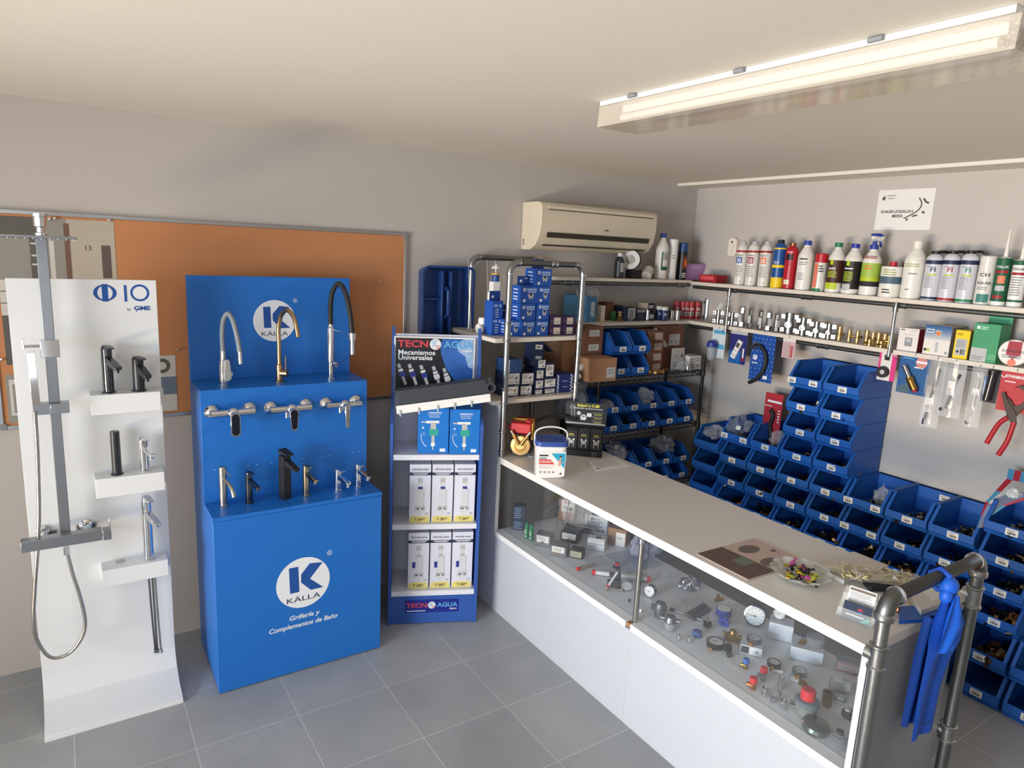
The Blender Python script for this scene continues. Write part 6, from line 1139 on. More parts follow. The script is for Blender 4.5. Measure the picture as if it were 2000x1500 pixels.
for i,z in enumerate((.07,.062,.055)): tr([(-.066,z),(.02-.01*i,z),(.02-.01*i,z+.0015),(-.066,z+.0015)],inkg,.0006)
tr([(.033,.07),(.045,.07),(.048,.1),(.036,.105)],sk,.0012); tr([(.04,.105),(.05,.105),(.05,.12),(.041,.121)],sk,.0012); tr([(.039,.117),(.051,.117),(.05,.126),(.041,.125)],ink,.0016); tr([(.036,.08),(.062,.088),(.062,.092),(.038,.088)],sk,.0014)
for i in range(4): tr([(-.062+.022*i,.03),(-.05+.022*i,.03),(-.05+.022*i,.04),(-.062+.022*i,.04)],inkg,.0006)
tr([(.045,.022),(.055,.022),(.055,.032),(.045,.032)],ink,.0006); m.build('label',t,flip=False)
# counter display box
t=thing('counter_display_box','black cardboard counter display with yellow title lettering','display box',(2.395,3.03,ZT),math.radians(-43)); cb=M('display_black','#23252a',.45); w_=.225
MB().box(0,w_,.0,.13,.0,.035,cb).box(0,.002,0,.13,0,.155,cb).box(w_-.002,w_,0,.13,0,.155,cb).box(0,w_,.128,.13,0,.17,cb).build('tray_box',t)
MB().prism(rr(w_+.02,.125,.015,5,w_/2,.232),'y',.12,.124,cb).build('header_card',t); MB().box(-.005,w_+.004,.116,.122,.163,.172,lgrey).build('white_edge',t)
m=MB(); m.text('Solución C-80',w_*.55,.268,.017,.12,M('title_yellow','#d9d34a',.5),w=.13,bold=.04); m.text('Portarrollo con base de escuadra',w_*.56,.255,.009,.12,logow,w=.165,bold=.01); m.disc(.03,.262,.016,.12,inkg,ri=.012,n=20); m.rect(.018,.042,.258,.266,.1195,inkg)
m.rect(.025,.029,.2,.24,.12,lgrey); m.rect(.042,.045,.196,.258,.12,lgrey); m.rect(.017,.037,.197,.201,.12,lgrey); m.rect(.036,.053,.193,.197,.12,lgrey); m.disc(.07,.228,.011,.12,logow,ri=.004,n=16); m.disc(.098,.205,.018,.12,lgrey,ri=.006,n=20); m.rect(.078,.112,.188,.205,.1195,logow); m.rect(.118,.145,.21,.232,.12,logow)
for i in range(3): m.lines(.15,.215,.232-.024*i,.24-.024*i,2,.12,inkg,jit=.1); m.rect(.16,.205,.224-.024*i,.2275-.024*i,.1195,M('title_yellow','#d9d34a',.5))
m.build('header_print',t,flip=False)
for i in range(3):
    x=.008+i*.072; MB().box(x,x+.068,.01,.10,.036,.148,M('pack_black','#2a2c33',.4)).build('product_pack',t,bevel=.001)
m=MB()
for i in range(3):
    x=.008+i*.072; m.rect(x+.02,x+.048,.122,.128,.01,M('title_yellow','#d9d34a',.5)); m.rect(x+.012,x+.056,.113,.116,.01,inkg); m.disc(x+.034,.08,.012,.01,lgrey,n=14); m.rect(x+.02,x+.024,.05,.09,.01,lgrey); m.rect(x+.046,x+.05,.05,.09,.01,lgrey); m.disc(x+.022,.095,.006,.01,logow,n=10); m.disc(x+.048,.095,.006,.01,logow,n=10)
m.disc(w_*.8,.017,.012,0,inkg,ri=.009,n=18); m.build('pack_print',t,flip=False)
def quadz(name,label,cat,pts,z,th,mat,draw=None):
    Q=[onz(a,b,z+th) for a,b in pts]; c=sum(Q,Vector())/4; o=thing(name,label,cat,(c.x,c.y,z)); MB().prism([(q.x-c.x,q.y-c.y) for q in Q],'z',0,th,mat).build('sheet',o,bevel=.0004)
    if draw: 
        m=MB(); L=[Vector((q.x-c.x,q.y-c.y,th+.0004)) for q in Q]
        def bil(u,v,e=0): return (L[0]*(1-u)+L[1]*u)*(1-v)+(L[3]*(1-u)+L[2]*u)*v+Vector((0,0,e))
        draw(m,bil); m.build('print',o,flip=False)
    return o
def dpap(m,b):
    for i in range(9): m.quad([b(.12,.15+.08*i),b(.75,.15+.08*i),b(.75,.17+.08*i),b(.12,.17+.08*i)],inkg)
    m.quad([b(.82,.05,.0002),b(.9,.05,.0002),b(.9,.12,.0002),b(.82,.12,.0002)],ink)
quadz('paper_pad','thin pad of white paper on the worktop behind the bucket','paper',((1147,902),(1165,919),(1230,909),(1203,895)),ZT,.004,paper,dpap)
def dbro(m,b):
    br=M('wood_print','#6a564f',.5,var=.3,scale=30); m.quad([b(0.0,.0),b(1.0,.0),b(1.0,.45),b(0,.42)],br)
    for i in range(5): m.quad([b(.02,.06+.075*i,.0003),b(.98,.06+.075*i,.0003),b(.98,.075+.075*i,.0003),b(.02,.075+.075*i,.0003)],M('wood_line','#4a3b37',.5))
    m.quad([b(.42,.22,.0005),b(.66,.22,.0005),b(.66,.42,.0005),b(.42,.42,.0005)],M('towel_print','#6c7a68',.5))
    for u,v in ((.27,.66),(.76,.60)): m.add([b(u+.135*math.cos(a),v+.15*math.sin(a),.0006) for a in [2*PI*i/24 for i in range(24)]],[tuple(range(24))],M('plate_print','#6c625e',.5))
    m.quad([b(.45,.86,.0005),b(.53,.86,.0005),b(.53,.92,.0005),b(.45,.92,.0005)],M('mono_print','#6c5550',.5)); m.quad([b(.57,.89,.0005),b(.62,.89,.0005),b(.62,.9,.0005),b(.57,.9,.0005)],inkg)
quadz('brochure','large pink-beige brochure with two dark ovals and wood stripes on the worktop','brochure',((1361,1081),(1461,1132),(1577,1096),(1473,1051)),ZT,.004,M('brochure_paper','#c2aba0',.4),dbro)
P=onz(1561,1136,ZT); R_=sz(P,114)/2; t=thing('glass_bowl','scalloped glass bowl of wrapped sweets on the worktop','bowl',(P.x+.02,P.y+.01,ZT))
cg=M('cut_glass','#d5dcd6',.05,trans=.0,alpha=.35,bump=.0,var=0,spec=1)
m=MB(); n=48
def ring(r,z,a=.0): return [((r*(1+a*math.sin(12*2*PI*i/n)))*math.cos(2*PI*i/n),(r*(1+a*math.sin(12*2*PI*i/n)))*math.sin(2*PI*i/n),z+a*.06*math.cos(24*PI*i/n)) for i in range(n)]
rs=[ring(R_*.45,.0),ring(R_*.5,.004),ring(R_*.75,.016,.03),ring(R_*.98,.036,.05),ring(R_*1.0,.038,.05),ring(R_*.94,.034,.04),ring(R_*.7,.018,.02),ring(R_*.42,.007)]
stackring(m,rs,cg); m.build('dish',t,ang=15)
rd=random.Random(9); sw=[black,M('sweet_purple','#3a2438',.3),M('sweet_gold','#b89a2a',.25,.6),M('sweet_lime','#a8a83a',.3),M('sweet_gold','#b89a2a',.25,.6),black,M('sweet_pink','#b04a86',.3)]
for i in range(26):
    a=rd.uniform(0,2*PI); q=R_*.62*math.sqrt(rd.random()); mt=sw[i%7]; s=.011
    o=MB().ball((0,0,0),s,mt,8,(1.5,.9,.6)).prism([(-.028,-.007),(-.015,-.002),(-.015,.002),(-.028,.007)],'z',-.001,.001,mt).prism([(.028,-.007),(.015,-.002),(.015,.002),(.028,.007)],'z',-.001,.001,mt).build('wrapped_sweet',None,(t.location.x+q*math.cos(a),t.location.y+q*math.sin(a),ZT+.021+.014*rd.random()+(.01 if q<R_*.3 else 0)),(rd.uniform(-.4,.4),rd.uniform(-.4,.4),rd.uniform(0,3)))
    tag(o,'small wrapped sweet lying in the glass bowl','sweet','wrapped sweets in the glass bowl')
quadz('flat_box','flat white box with a slot behind the sweets bowl','box',((1588,1101),(1649,1133),(1735,1104),(1668,1077)),ZT,.018,M('box_white_warm','#cdc7c0',.45),lambda m,b:m.quad([b(.42,.72),b(.62,.74),b(.62,.77),b(.42,.75)],paper))
P=onz(1712,1130,ZT+.02); t=thing('parts_bag','clear bag full of beige plastic parts lying on the flat white box','bag',(P.x,P.y,ZT+.019),-.75)
crumple('film',None,None,(0,0,0),.165,.06,.03,film('bag_warm',.35,'#d8cdb8',.15),31,.25,parent=t); m=MB(); rd=random.Random(3); be=M('beige_part','#bdb083',.5)
for i in range(60): x=rd.uniform(-.14,.14);y_=rd.uniform(-.05,.05); m.obox(Matrix.Translation((x,y_,.008+rd.random()*.014))@Euler((rd.random(),rd.random(),rd.random()*3)).to_matrix().to_4x4(),-.013,.013,-.009,.009,-.002,.002,be if i%9 else paper)
tag(m.build('beige_parts',t),kind='stuff')
tag(MB().obox(Matrix.Translation((0,0,0)),-.06,.06,-.03,.03,0,.022,blackm).build('black_pouch',None,(onz(1722,1150,ZT).x,onz(1722,1150,ZT).y,ZT),(0,0,-.6),bevel=.01,seg=4),'black pouch between the parts bag and the pipe elbow','pouch')
# card holder, two tiers facing the room
P=onz(1667,1215,ZT); t=thing('card_holder','clear two-tier acrylic holder on the worktop holding business cards','card holder',(P.x,P.y,ZT),math.radians(-75)); w_=.095
def tier(y0,z0): 
    T=Matrix.Translation((0,y0,z0))@Matrix.Rotation(math.radians(-28),4,'X')
    MB().obox(T,-w_/2-.01,w_/2+.01,.02,.022,0,.055,acryl).obox(T,-w_/2-.01,w_/2+.01,0,.002,0,.03,acryl).obox(T,-w_/2-.01,-w_/2-.008,0,.022,0,.045,acryl).obox(T,w_/2+.008,w_/2+.01,0,.022,0,.045,acryl).obox(T,-w_/2-.01,w_/2+.01,0,.022,0,.002,acryl).build('tier',t)
    return T
T1=tier(0,.004); T2=tier(.045,.04); MB().box(-w_/2-.01,w_/2+.01,.0,.09,0,.003,acryl).build('foot',t)
for T,mt,lb,ex in ((T1,M('card_navy','#1f2d46',.3),'navy business cards with a red mark in the lower tier',0),(T2,paper,'white business cards with small print in the upper tier',1)):
    c=thing('business_cards',lb+' of the holder','business cards',(0,0,0)); c.matrix_world=Matrix.Translation(t.location)@Matrix.Rotation(math.radians(-75),4,'Z')@T
    MB().box(-.0425,.0425,.004,.014,.003,.058,mt).build('card_stack',c); m=MB()
    if ex: m.rect(-.04,.04,.045,.054,.004,M('soft_brown','#6e625c',.5)).lines(-.036,.036,.01,.042,7,.004,inkg)
    else: m.disc(.01,.036,.009,.004,redd,n=18,a0=0,a1=PI).disc(.01,.034,.008,.004,inkb,n=18,a0=PI,a1=2*PI).rect(-.03,.025,.015,.018,.004,logow).prism([(.0425,.003),(.0425,.022),(.015,.003)],'y',.0034,.004,teal)
    m.build('card_print',c,flip=False)
P=onz(1748,1209,ZT); t=thing('brass_ball_valve','brass valve with a blue lever top beside the pipe elbow','valve',(P.x+.0,P.y+.02,ZT),.2); MB().lathe([(.017,0),(.017,.018),(.013,.02),(.019,.028),(.019,.04),(.013,.046),(.016,.05),(.016,.066)],copper,n=8).cyl((0,0,.034),(0,-.026,.034),.012,copper,n=8).build('valve_body',t); MB().box(-.012,.05,-.008,.008,.068,.074,cloth).build('lever',t,bevel=.002)
quadz('blue_folder','blue folder lying at the near end of the worktop under the pipe rail','folder',((1757,1184),(1757,1212),(1845,1207),(1845,1180)),ZT,.012,M('folder_blue','#1a56ac',.45))
quadz('paper_box','open white box of papers at the far near corner of the worktop','box',((1770,1150),(1800,1192),(1888,1160),(1838,1132)),ZT,.03,M('box_white_warm','#cdc7c0',.45),lambda m,b:m.quad([b(.2,.3),b(.8,.3),b(.8,.7),b(.2,.7)],paper))
# ============================================================ goods inside the glass counter
def gp(px,py,z=ZD+.0008): P=onz(px,py,z); P.x=max(P.x,2.125); return P
GI='goods displayed inside the glass counter'
rzc=-1.05  # most labels face the shop
def ibox(name,label,px,py,wpx,h,d,mat,draw=None,rz=rzc,grp=GI,top=None):
    P=gp(px,py); w_=sz(P,wpx); t=cart(name,label,'box',(P.x,P.y,ZD+.0008),w_,d,h,rz,mat,draw,grp); return t,w_
def dsp(m,w,h): m.lines(w*.1,w*.9,h*.1,h*.9,5,0,M('print_steel_blue','#6b8cae',.5),jit=.4)
t,w_=ibox('parts_carton','dark blue printed carton at the far left inside the glass, lower of two',1001,1034,22,.06,.06,navy,dsp,-.7); P=t.location.copy(); cart('parts_carton','dark blue printed carton at the far left inside the glass, upper of two','box',(P.x,P.y,P.z+.061),w_+.004,.06,.085,-.66,navy,dsp,GI)
for px,py,lb in ((1028,1051,'left'),(1037,1055,'right')):
    P=gp(px,py); vessel('glue_tube','small green glue cartridge inside the glass, %s of two'%lb,'tube',(P.x,P.y,ZD+.0008),.10,.0125,'spray',green,dgreen,[('t','COLLAK',0,.12,.1,logow,1.2),('l',-.5,.3,.3,.6,3,logow)],'green glue cartridges inside the glass',-1.0,caph=.012)
P=gp(1075,1030); t=thing('bagged_rails','clear bag of long metal strips leaning at the back of the left display','bag',(2.42,2.93,ZD+.0008),-1.1)
m=MB()
for i,(a,b) in enumerate(((-.09,-.06),(-.05,.0),(0,.03),(.03,.08),(.07,.09))): m.tube([(a,.02*i-.03,.03),(b,.02*i-.03,.36)],.004,chrome,6)
m.build('metal_strips',t); MB().box(-.02,.13,-.05,-.04,.06,.075,chrome).box(-.02,.13,-.05,-.03,.04,.055,dgrey).build('runner_profile',t); crumple('film',None,None,(0.02,0,0),.09,.03,.37,clear,41,.2,parent=t)
def dcb(m,w,h): m.rect(w*.18,w*.9,h*.45,h*.95,0,paper); m.disc(w*.72,h*.58,h*.1,-.0006,ink,n=14); m.bars(w*.3,w*.6,h*.6,h*.7,8,-.0006,ink); m.rect(w*.3,w*.7,h*.84,h*.9,-.0006,redd); m.rect(w*.38,w*.68,0.001,h*.42,0,redd)
ibox('brown_carton','cardboard box with a white label and red tape inside the glass',1089,1016,34,.14,.1,tan,dcb,-.85)
ibox('white_carton','white box with black print inside the glass below the left drawer',1141,1040,44,.115,.12,M('carton_cool_white','#cfd5de',.5),lambda m,w,h:(m.lines(w*.2,w*.8,h*.35,h*.85,4,0,inkg),m.rect(w*.2,w*.35,h*.75,h*.85,0,ink),m.bars(w*.5,w*.9,h*.12,h*.28,14,0,ink),m.lines(w*.1,w*.42,h*.14,h*.24,1,0,ink)),-.85)
ibox('brown_carton','cardboard box with a white sticker inside the glass by the steel post',1186,1062,36,.10,.1,tan,lambda m,w,h:(m.rect(w*.45,w*.95,h*.0,h*.8,0,paper),m.lines(w*.5,w*.85,h*.4,h*.55,2,-.0006,inkg)),-1.0)
tg=M('transformer_grey','#696c72',.5)
def dtr(m,w,h): m.rect(w*.1,w*.9,h*.35,h*.92,0,paper); m.lines(w*.15,w*.85,h*.5,h*.85,3,-.0006,inkg); m.disc(w*.5,h*.35,h*.12,-.0008,dgrey,n=12)
ibox('control_box','grey control box with a white label, leftmost of four inside the glass',1045,1064,30,.065,.07,tg,dtr,-.95)
ibox('control_box','grey control box with a white label and red logo, front one of four',1069,1085,32,.058,.075,tg,lambda m,w,h:(m.rect(w*.12,w*.88,h*.4,h*.95,0,paper),m.lines(w*.2,w*.8,h*.5,h*.85,3,-.0006,inkg),m.disc(w*.5,h*.2,h*.08,0,redd,n=10)),-.95)
ibox('control_box','black control box with a white label and round cut-out inside the glass',1094,1057,34,.06,.09,blackm,dtr,-.95)
t,w_=ibox('control_box','small black control box with a yellowed label and a knob',1112,1088,26,.045,.06,blackm,lambda m,w,h:(m.rect(w*.05,w*.9,h*.12,h*.85,0,M('label_aged','#a9a98f',.6)),m.lines(w*.1,w*.8,h*.25,h*.75,4,-.0006,inkg)),-.95); MB().cyl((w_*.8,.035,.045),(w_*.8,.035,.058),.006,black).build('knob',t)
t,w_=ibox('thermostat','white rounded thermostat on a box inside the glass',1146,1072,34,.035,.07,M('carton_cool_white','#cfd5de',.5),None,-.85); MB().prism([(0,.036),(.075,.036),(.075,.05),(.06,.062),(.015,.062),(0,.05)],'x',0,w_,white).build('thermostat_body',t,bevel=.003); MB().box(w_*.45,w_*.75,.022,.045,.0625,.0632,dgrey).build('screen',t)
P=gp(1165,1098); tag(MB().prism([(-.09,-.05),(.07,-.06),(.09,.05),(-.06,.06)],'z',0,.0015,M('leaflet_pale','#c2c6cc',.6)).build('leaflet',None,(P.x+.02,P.y,ZD+.0008)),'pale leaflet lying under the small tools inside the glass','leaflet')
P=gp(1215,1100); tag(MB().prism([(-.1,-.10),(.13,-.12),(.14,.1),(-.08,.12)],'z',0,.004,M('catalog_grey','#b3b8c4',.5)).build('catalogue',None,(P.x+.05,P.y,ZD+.0008)),'grey-blue catalogue lying inside the glass left of the steel post','catalogue')
def lying(name,label,cat,p0,p1,r,parts,grp=GI,zz=None):
    A=gp(*p0);B=gp(*p1); d=B-A; L_=d.length; t=thing(name,label,cat,(A.x,A.y,ZD+.001+(zz or r)),0,grp); u=d.normalized()
    for a,b,rr_,mt,nm in parts: MB().cyl(u*L_*a,u*L_*b,rr_,mt,n=14).build(nm,t)
    return t
lying('bagged_fitting','small clear tube with a red cap in front of the leaflet','fitting',(1127,1115),(1160,1106),.010,[(0,.15,.010,red,'red_cap'),(.15,1,.008,M('tube_tan','#94857b',.4),'tube')])
A=gp(1156,1120); B=gp(1270,1135)
t=lying('spirit_level','white spirit level tube with red end caps inside the glass','level',(1156,1122),(1270,1137),.0125,[(0,.06,.0135,red,'end_cap'),(.06,.94,.0115,M('level_white','#d0d4da',.4),'level_body'),(.94,1,.0135,red,'end_cap'),(.3,.5,.0118,dgrey,'window')],zz=.014)
P=gp(1174,1155); t=thing('thermometer','slim grey stick thermometer with a red section, standing against the level','thermometer',(P.x+.01,P.y,ZD+.0008),0,None,rot=(.35,.3,0)); MB().cyl((0,0,.0),(0,0,.02),.007,grey).cyl((0,0,.02),(0,0,.035),.0075,redd).cyl((0,0,.035),(0,0,.12),.006,lgrey).build('stick',t); MB().cyl((0,0,.12),(0,0,.135),.009,dgrey,n=8).build('head',t)
def capvalve(px,py,s,bodym,capm,label,ch=.4,port=True,hk=1,cat='valve',knurl=True):
    P=gp(px,py); t=thing('safety_valve' if capm in (red,) else 'small_valve',label,cat,(P.x,P.y,ZD+.0008),rzc,GI)
    MB().lathe([(s*.45,0),(s*.45,s*.5*hk),(s*.36,s*.6*hk),(s*.5,s*.8*hk),(s*.5,s*1.1*hk)],bodym,n=18).build('valve_body',t)
    if port: MB().cyl((0,0,s*.55*hk),(-s*1.0,0,s*.55*hk),s*.38,bodym,n=8).lathe([(s*.28,0),(s*.28,.001)],black,(-s*1.0,0,s*.55*hk),(-1,0,0),12).build('side_port',t)
    MB().lathe([(s*.55,s*1.1*hk),(s*.62,s*1.15*hk),(s*.6,s*(1.1*hk+ch*1.8)),(s*.5,s*(1.15*hk+ch*1.8)),(0,s*(1.15*hk+ch*1.8))],capm,n=16).build('cap',t); return t
capvalve(1205,1111,.022,blackm,red,'black knob valve with a red top on the grey catalogue',.35,True,.8)
def gauge(px,py,r,rim,label,tilt=0,rz=rzc,th=.02,face=None,base=0,stem=None,flat=False,P=None):
    P=P or gp(px,py); z=ZD+.0008+base
    if flat: t=thing('pressure_gauge',label,'gauge',(P.x,P.y,z+th),0,GI,rot=(math.radians(-90+0),0,rz)); 
    else: t=thing('pressure_gauge',label,'gauge',(P.x,P.y,z+r),0,GI,rot=(math.radians(tilt),0,rz))
    MB().lathe([(r*.9,-th*.98),(r,-th*.9),(r,0),(r*.88,.001),(r*.88,-.003)],rim,(0,0,0),(0,-1,0),32).build('case',t)
    MB().disc(0,0,r*.88,.0025,face or M('dial_white','#d6dade',.4,var=0),n=32).build('dial',t,flip=False)
    m=MB()
    for i in range(11):
        a=math.radians(225-27*i); m.obox(Matrix.Rotation(-a,4,'Y'),r*.66,r*.8,.0012,.0018,-r*.02,r*.02,ink)
    m.obox(Matrix.Rotation(math.radians(180),4,'Y'),-r*.2,r*.7,.0006,.0012,-r*.022,r*.022,ink).disc(0,0,r*.08,.0008,ink,n=10); m.build('dial_marks',t,flip=False)
    if stem: 
        if flat: MB().cyl((0,th*.5,-r),(0,th*.5,-r-.022),.008,stem,n=6).build('stem',t)
        else: MB().cyl((0,th*.5,-r*.98),(0,th*.5,-r*1.0-.001),.006,stem,n=6).build('stem',t)
    return t
P=gp(1205,1152); t=thing('solenoid_valve','black solenoid valve left of the steel post','valve',(P.x,P.y,ZD+.0008),-.9,GI); MB().box(-.03,.012,-.018,.018,.012,.055,blackm).cyl((-.03,0,.035),(-.05,0,.035),.012,dgrey).build('coil',t,bevel=.003); MB().box(-.028,.03,-.012,.012,0,.014,steel).build('body',t)
gauge(1224,1156,.028,grey,'grey rimmed gauge leaning by the black solenoid valve',10,-.6,.03,M('dial_grey','#a6aab0',.3))
gauge(1266,1166,.029,M('gauge_steel','#9ba0a6',.25,1),'white faced gauge right of the steel post',-6,-1.35,.035)
for px,py,lb,mt in ((1229,1175,'tiny dark screw pair near the steel post',dgrey),(1251,1195,'tiny white plastic part right of the steel post',white)):
    P=gp(px,py); tag(MB().lathe([(.006,0),(.007,.006),(.004,.014),(0,.015)],mt,n=10).build('small_screw',None,(P.x,P.y,ZD+.0008)),lb,'screw')
tag(crumple('bubble_bag',None,None,(gp(1250,1098).x+.04,gp(1250,1098).y+.02,ZD+.0055),.08,.07,.14,M('bubble_film','#aab0c6',.2,alpha=.55,var=.2,scale=90,bump=1),51,.25),'bluish bubble wrap bag behind the steel post','bag')
tag(crumple('foil_bag',None,None,(gp(1341,1152).x+.02,gp(1341,1152).y,ZD+.0008),.05,.04,.055,M('foil','#b9c2cc',.15,.9,bump=1,scale=90),52,.35),'silvery crumpled foil bag under the right drawer','bag')
tag(crumple('small_bag',None,None,(gp(1300,1128).x+.03,gp(1300,1128).y,ZD+.0008),.05,.03,.03,bagm,53,.3),'small clear bag on the display floor right of the steel post','bag')
gr=M('regulator_grey','#80858a',.3,.8)
P=gp(1288,1204); t=thing('pressure_regulator','grey metal regulator with a side nut, left of the pair inside the glass','regulator',(P.x,P.y,ZD+.0008),-1.0,GI); MB().lathe([(.024,0),(.026,.03),(.03,.034),(.03,.052),(.022,.068),(0,.072)],gr,n=24).build('body',t); MB().cyl((-.02,-.012,.048),(-.036,-.02,.05),.013,gr,n=8).build('side_nut',t)
P=gp(1308,1228); t=thing('pressure_regulator','grey regulator with a clear bowl and side ports, right of the pair','regulator',(P.x,P.y,ZD+.0008),-1.0,GI); MB().lathe([(.028,.034),(.03,.04),(.022,.06),(0,.066)],gr,n=24).cyl((-.045,0,.045),(.045,0,.045),.010,gr).build('body',t); MB().lathe([(.024,0),(.027,.034)],M('bowl_clear','#aab0b8',.1,alpha=.6,var=0),n=24).build('clear_bowl',t)
t=lying('long_tool','long thin tool with a black grip under the right drawer','tool',(1309,1192),(1378,1216),.007,[(0,.9,.005,gr,'shaft'),(.0,.12,.007,blackm,'tip')])
P=gp(1381,1224); t=thing('round_knob','black round knob with a chrome top','knob',(P.x,P.y,ZD+.0008),0); MB().lathe([(.008,0),(.019,.006),(.019,.022),(.012,.028)],M('knob_black','#1d1f22',.2),n=20).build('knob_body',t); MB().lathe([(.008,.028),(.008,.04),(0,.042)],chrome,n=14).build('chrome_top',t)
for i,(a,b) in enumerate((((1345,1203),(1377,1184)),((1353,1211),(1384,1191)))): A=gp(*a);B=gp(*b); tag(MB().obox(Matrix.Translation((A+B)/2-Vector((0,0,A.z-ZD-.002)))@Matrix.Rotation(math.atan2((B-A).y,(B-A).x),4,'Z'),-(B-A).length/2,(B-A).length/2,-.012,.012,0,.012,M('slate_bar','#4d5560',.5)).build('slate_bar'),'dark slate coloured bar inside the glass, %s of two'%('rear','front')[i],'bar')
tag(MB().prism([(-.07,-.02),(.06,-.04),(.08,.03),(-.05,.045)],'z',0,.006,bagm).build('flat_bag',None,(gp(1350,1178).x+.02,gp(1350,1178).y,ZD+.0008)),'flat clear bag behind the slate bars','bag')
tb=M('tape_blue','#33459c',.4); 
P=gp(1413,1200); t=thing('tape_spool','blue tape spool with a printed white face, larger of two','spool',(P.x,P.y,ZD+.0008),0,'blue tape spools'); MB().lathe([(.036,0),(.036,.03),(.013,.03),(.013,0)],tb,n=30).build('spool',t); MB().lathe([(.031,.0302),(.031,.0308),(.014,.0308)],paper,n=26).build('face_label',t)
P=gp(1411,1216); t=thing('tape_spool','small dark blue tape spool leaning on the larger one','spool',(P.x-.012,P.y-.02,ZD+.027),0,'blue tape spools',rot=(math.radians(20),0,-1.2)); MB().lathe([(.025,0),(.025,.018),(.009,.018),(.009,0)],tb,(0,0,0),(0,-1,0),26).build('spool',t)
P=gp(1361,1242); tag(MB().lathe([(.02,0),(.021,.004),(.021,.02),(.019,.024),(0,.0245)],M('cap_blue_round','#3d5d9a',.4),n=26).build('blue_cap',None,(P.x,P.y,ZD+.0008)),'low round blue plastic cap inside the glass','cap')
for px,py,lb in ((1325,1250,'left'),(1346,1254,'right')):
    P=gp(px,py); tag(MB().lathe([(.009,0),(.009,.007),(.007,.009),(.0095,.013),(.009,.019),(.005,.024),(0,.025)],chrome,n=16).build('acorn_nut',None,(P.x,P.y,ZD+.0008)),'small chrome acorn nut inside the glass, %s of the two'%lb,'nut','chrome acorn nuts')
gauge(1397,1262,.037,black,'large black rimmed gauge lying face up with a brass stem',0,-1.25,.024,None,0,brass,True)
bb=M('valve_brass','#a88850',.32,1,bump=.2,scale=80,var=.12)
P=gp(1430,1250); t=thing('brass_manifold','brass multi-port valve body inside the glass','valve',(P.x,P.y,ZD+.0008),-.8,GI); MB().lathe([(.018,0),(.026,.01),(.026,.024),(.016,.034),(.014,.046),(0,.047)],bb,n=20).build('body',t); m=MB()
for a in (0,1.2,2.6,3.8,5.2): m.cyl((.012*math.cos(a),.012*math.sin(a),.017),(.042*math.cos(a),.042*math.sin(a),.017),.009,bb,n=8)
m.build('ports',t)
P=gp(1396,1176); tag(MB().cyl((0,0,.01),(.04,-.012,.012),.009,bb,n=10).cyl((.02,0,.01),(.02,0,.035),.008,bb,n=10).build('brass_tee',None,(P.x,P.y,ZD+.0008)),'small brass tee at the back under the right drawer','fitting')
gauge(1472,1222,.047,M('gauge_chrome_dark','#6b6f75',.15,1),'big chrome gauge standing upright inside the glass, black needle',-12,-1.05,.04)
gauge(1516,1213,.026,grey,'small white faced gauge on top of the white box',-8,-.95,.02,base=.052,P=onz(1518,1250,ZD))
t,w_=ibox('white_box','plain white box under the small gauge inside the glass',1499,1245,44,.075,.075,M('carton_cool_white','#cfd5de',.5),None,-1.0)
for o in list(COL.objects):
    if o.get('label')=='small white faced gauge on top of the white box': c=Matrix.Rotation(-1.0,3,'Z')@Vector((w_*.35,.04,0)); o.location=(t.location.x+c.x,t.location.y+c.y,ZD+.0008+.0755+.026)
def topgauge(box,w,h,rr_,rim,label,fx=.5,fy=.04,rz=-1.0,face=None):
    c=Matrix.Rotation(rz,3,'Z')@Vector((w*fx,fy,0)); return gauge(0,0,rr_,rim,label,0,rz-.2,.02,face,h,brass,True,P=Vector((box.location.x+c.x,box.location.y+c.y,0)))
t,w_=ibox('white_box','open white box with dark print under a face-up gauge',1445,1274,40,.038,.08,M('carton_cool_white','#cfd5de',.5),lambda m,w,h:(m.rect(w*.03,w*.4,h*.1,h*.9,0,dgrey),m.disc(w*.75,h*.5,h*.16,0,inkg,n=12)),-1.0)
topgauge(t,w_,.0385,.03,M('gauge_steel','#9ba0a6',.25,1),'steel gauge lying on the open white box with dark print',.55,.045)
P=gp(1420,1275); t=thing('black_clip','black clip device with a round magnet inside the glass','clip',(P.x,P.y,ZD+.0008),-.6,GI); MB().box(-.016,.016,-.012,.012,.012,.036,blackm).build('block',t,bevel=.002); MB().cyl((0,-.02,.012),(0,-.035,.012),.012,dgrey,n=20).cyl((0,-.01,.012),(0,-.02,.012),.004,steel).build('round_part',t)
P=gp(1430,1300); tag(MB().prism([(-.016,-.03),(.012,-.034),(.02,.03),(-.01,.03)],'z',0,.001,paper).build('white_tag',None,(P.x,P.y,ZD+.0008)),'small white card tag beside the black clip','tag')
capvalve(1456,1305,.021,bb,M('cap_mid_blue','#2f66b8',.4),'small brass valve with a blue cap inside the glass',.5)
capvalve(1490,1328,.023,M('nickel','#a9acb0',.2,1),red,'nickel safety valve with a red cap, behind the brass one',.5,hk=1.3)
capvalve(1470,1345,.024,copper,red,'brass safety valve with a bright red cap in front of the gauges',.5)
t,w_=ibox('white_box','small white lid under the black rimmed gauge',1497,1308,30,.012,.05,M('carton_cool_white','#cfd5de',.5),None,-1.0)
topgauge(t,w_,.0125,.027,black,'black rimmed small gauge lying on the small white lid',.4,.02)
t,w_=ibox('white_box','large white box with a brass fitting and dome on top',1542,1285,58,.055,.10,M('carton_cool_white','#cfd5de',.5),None,-1.0)
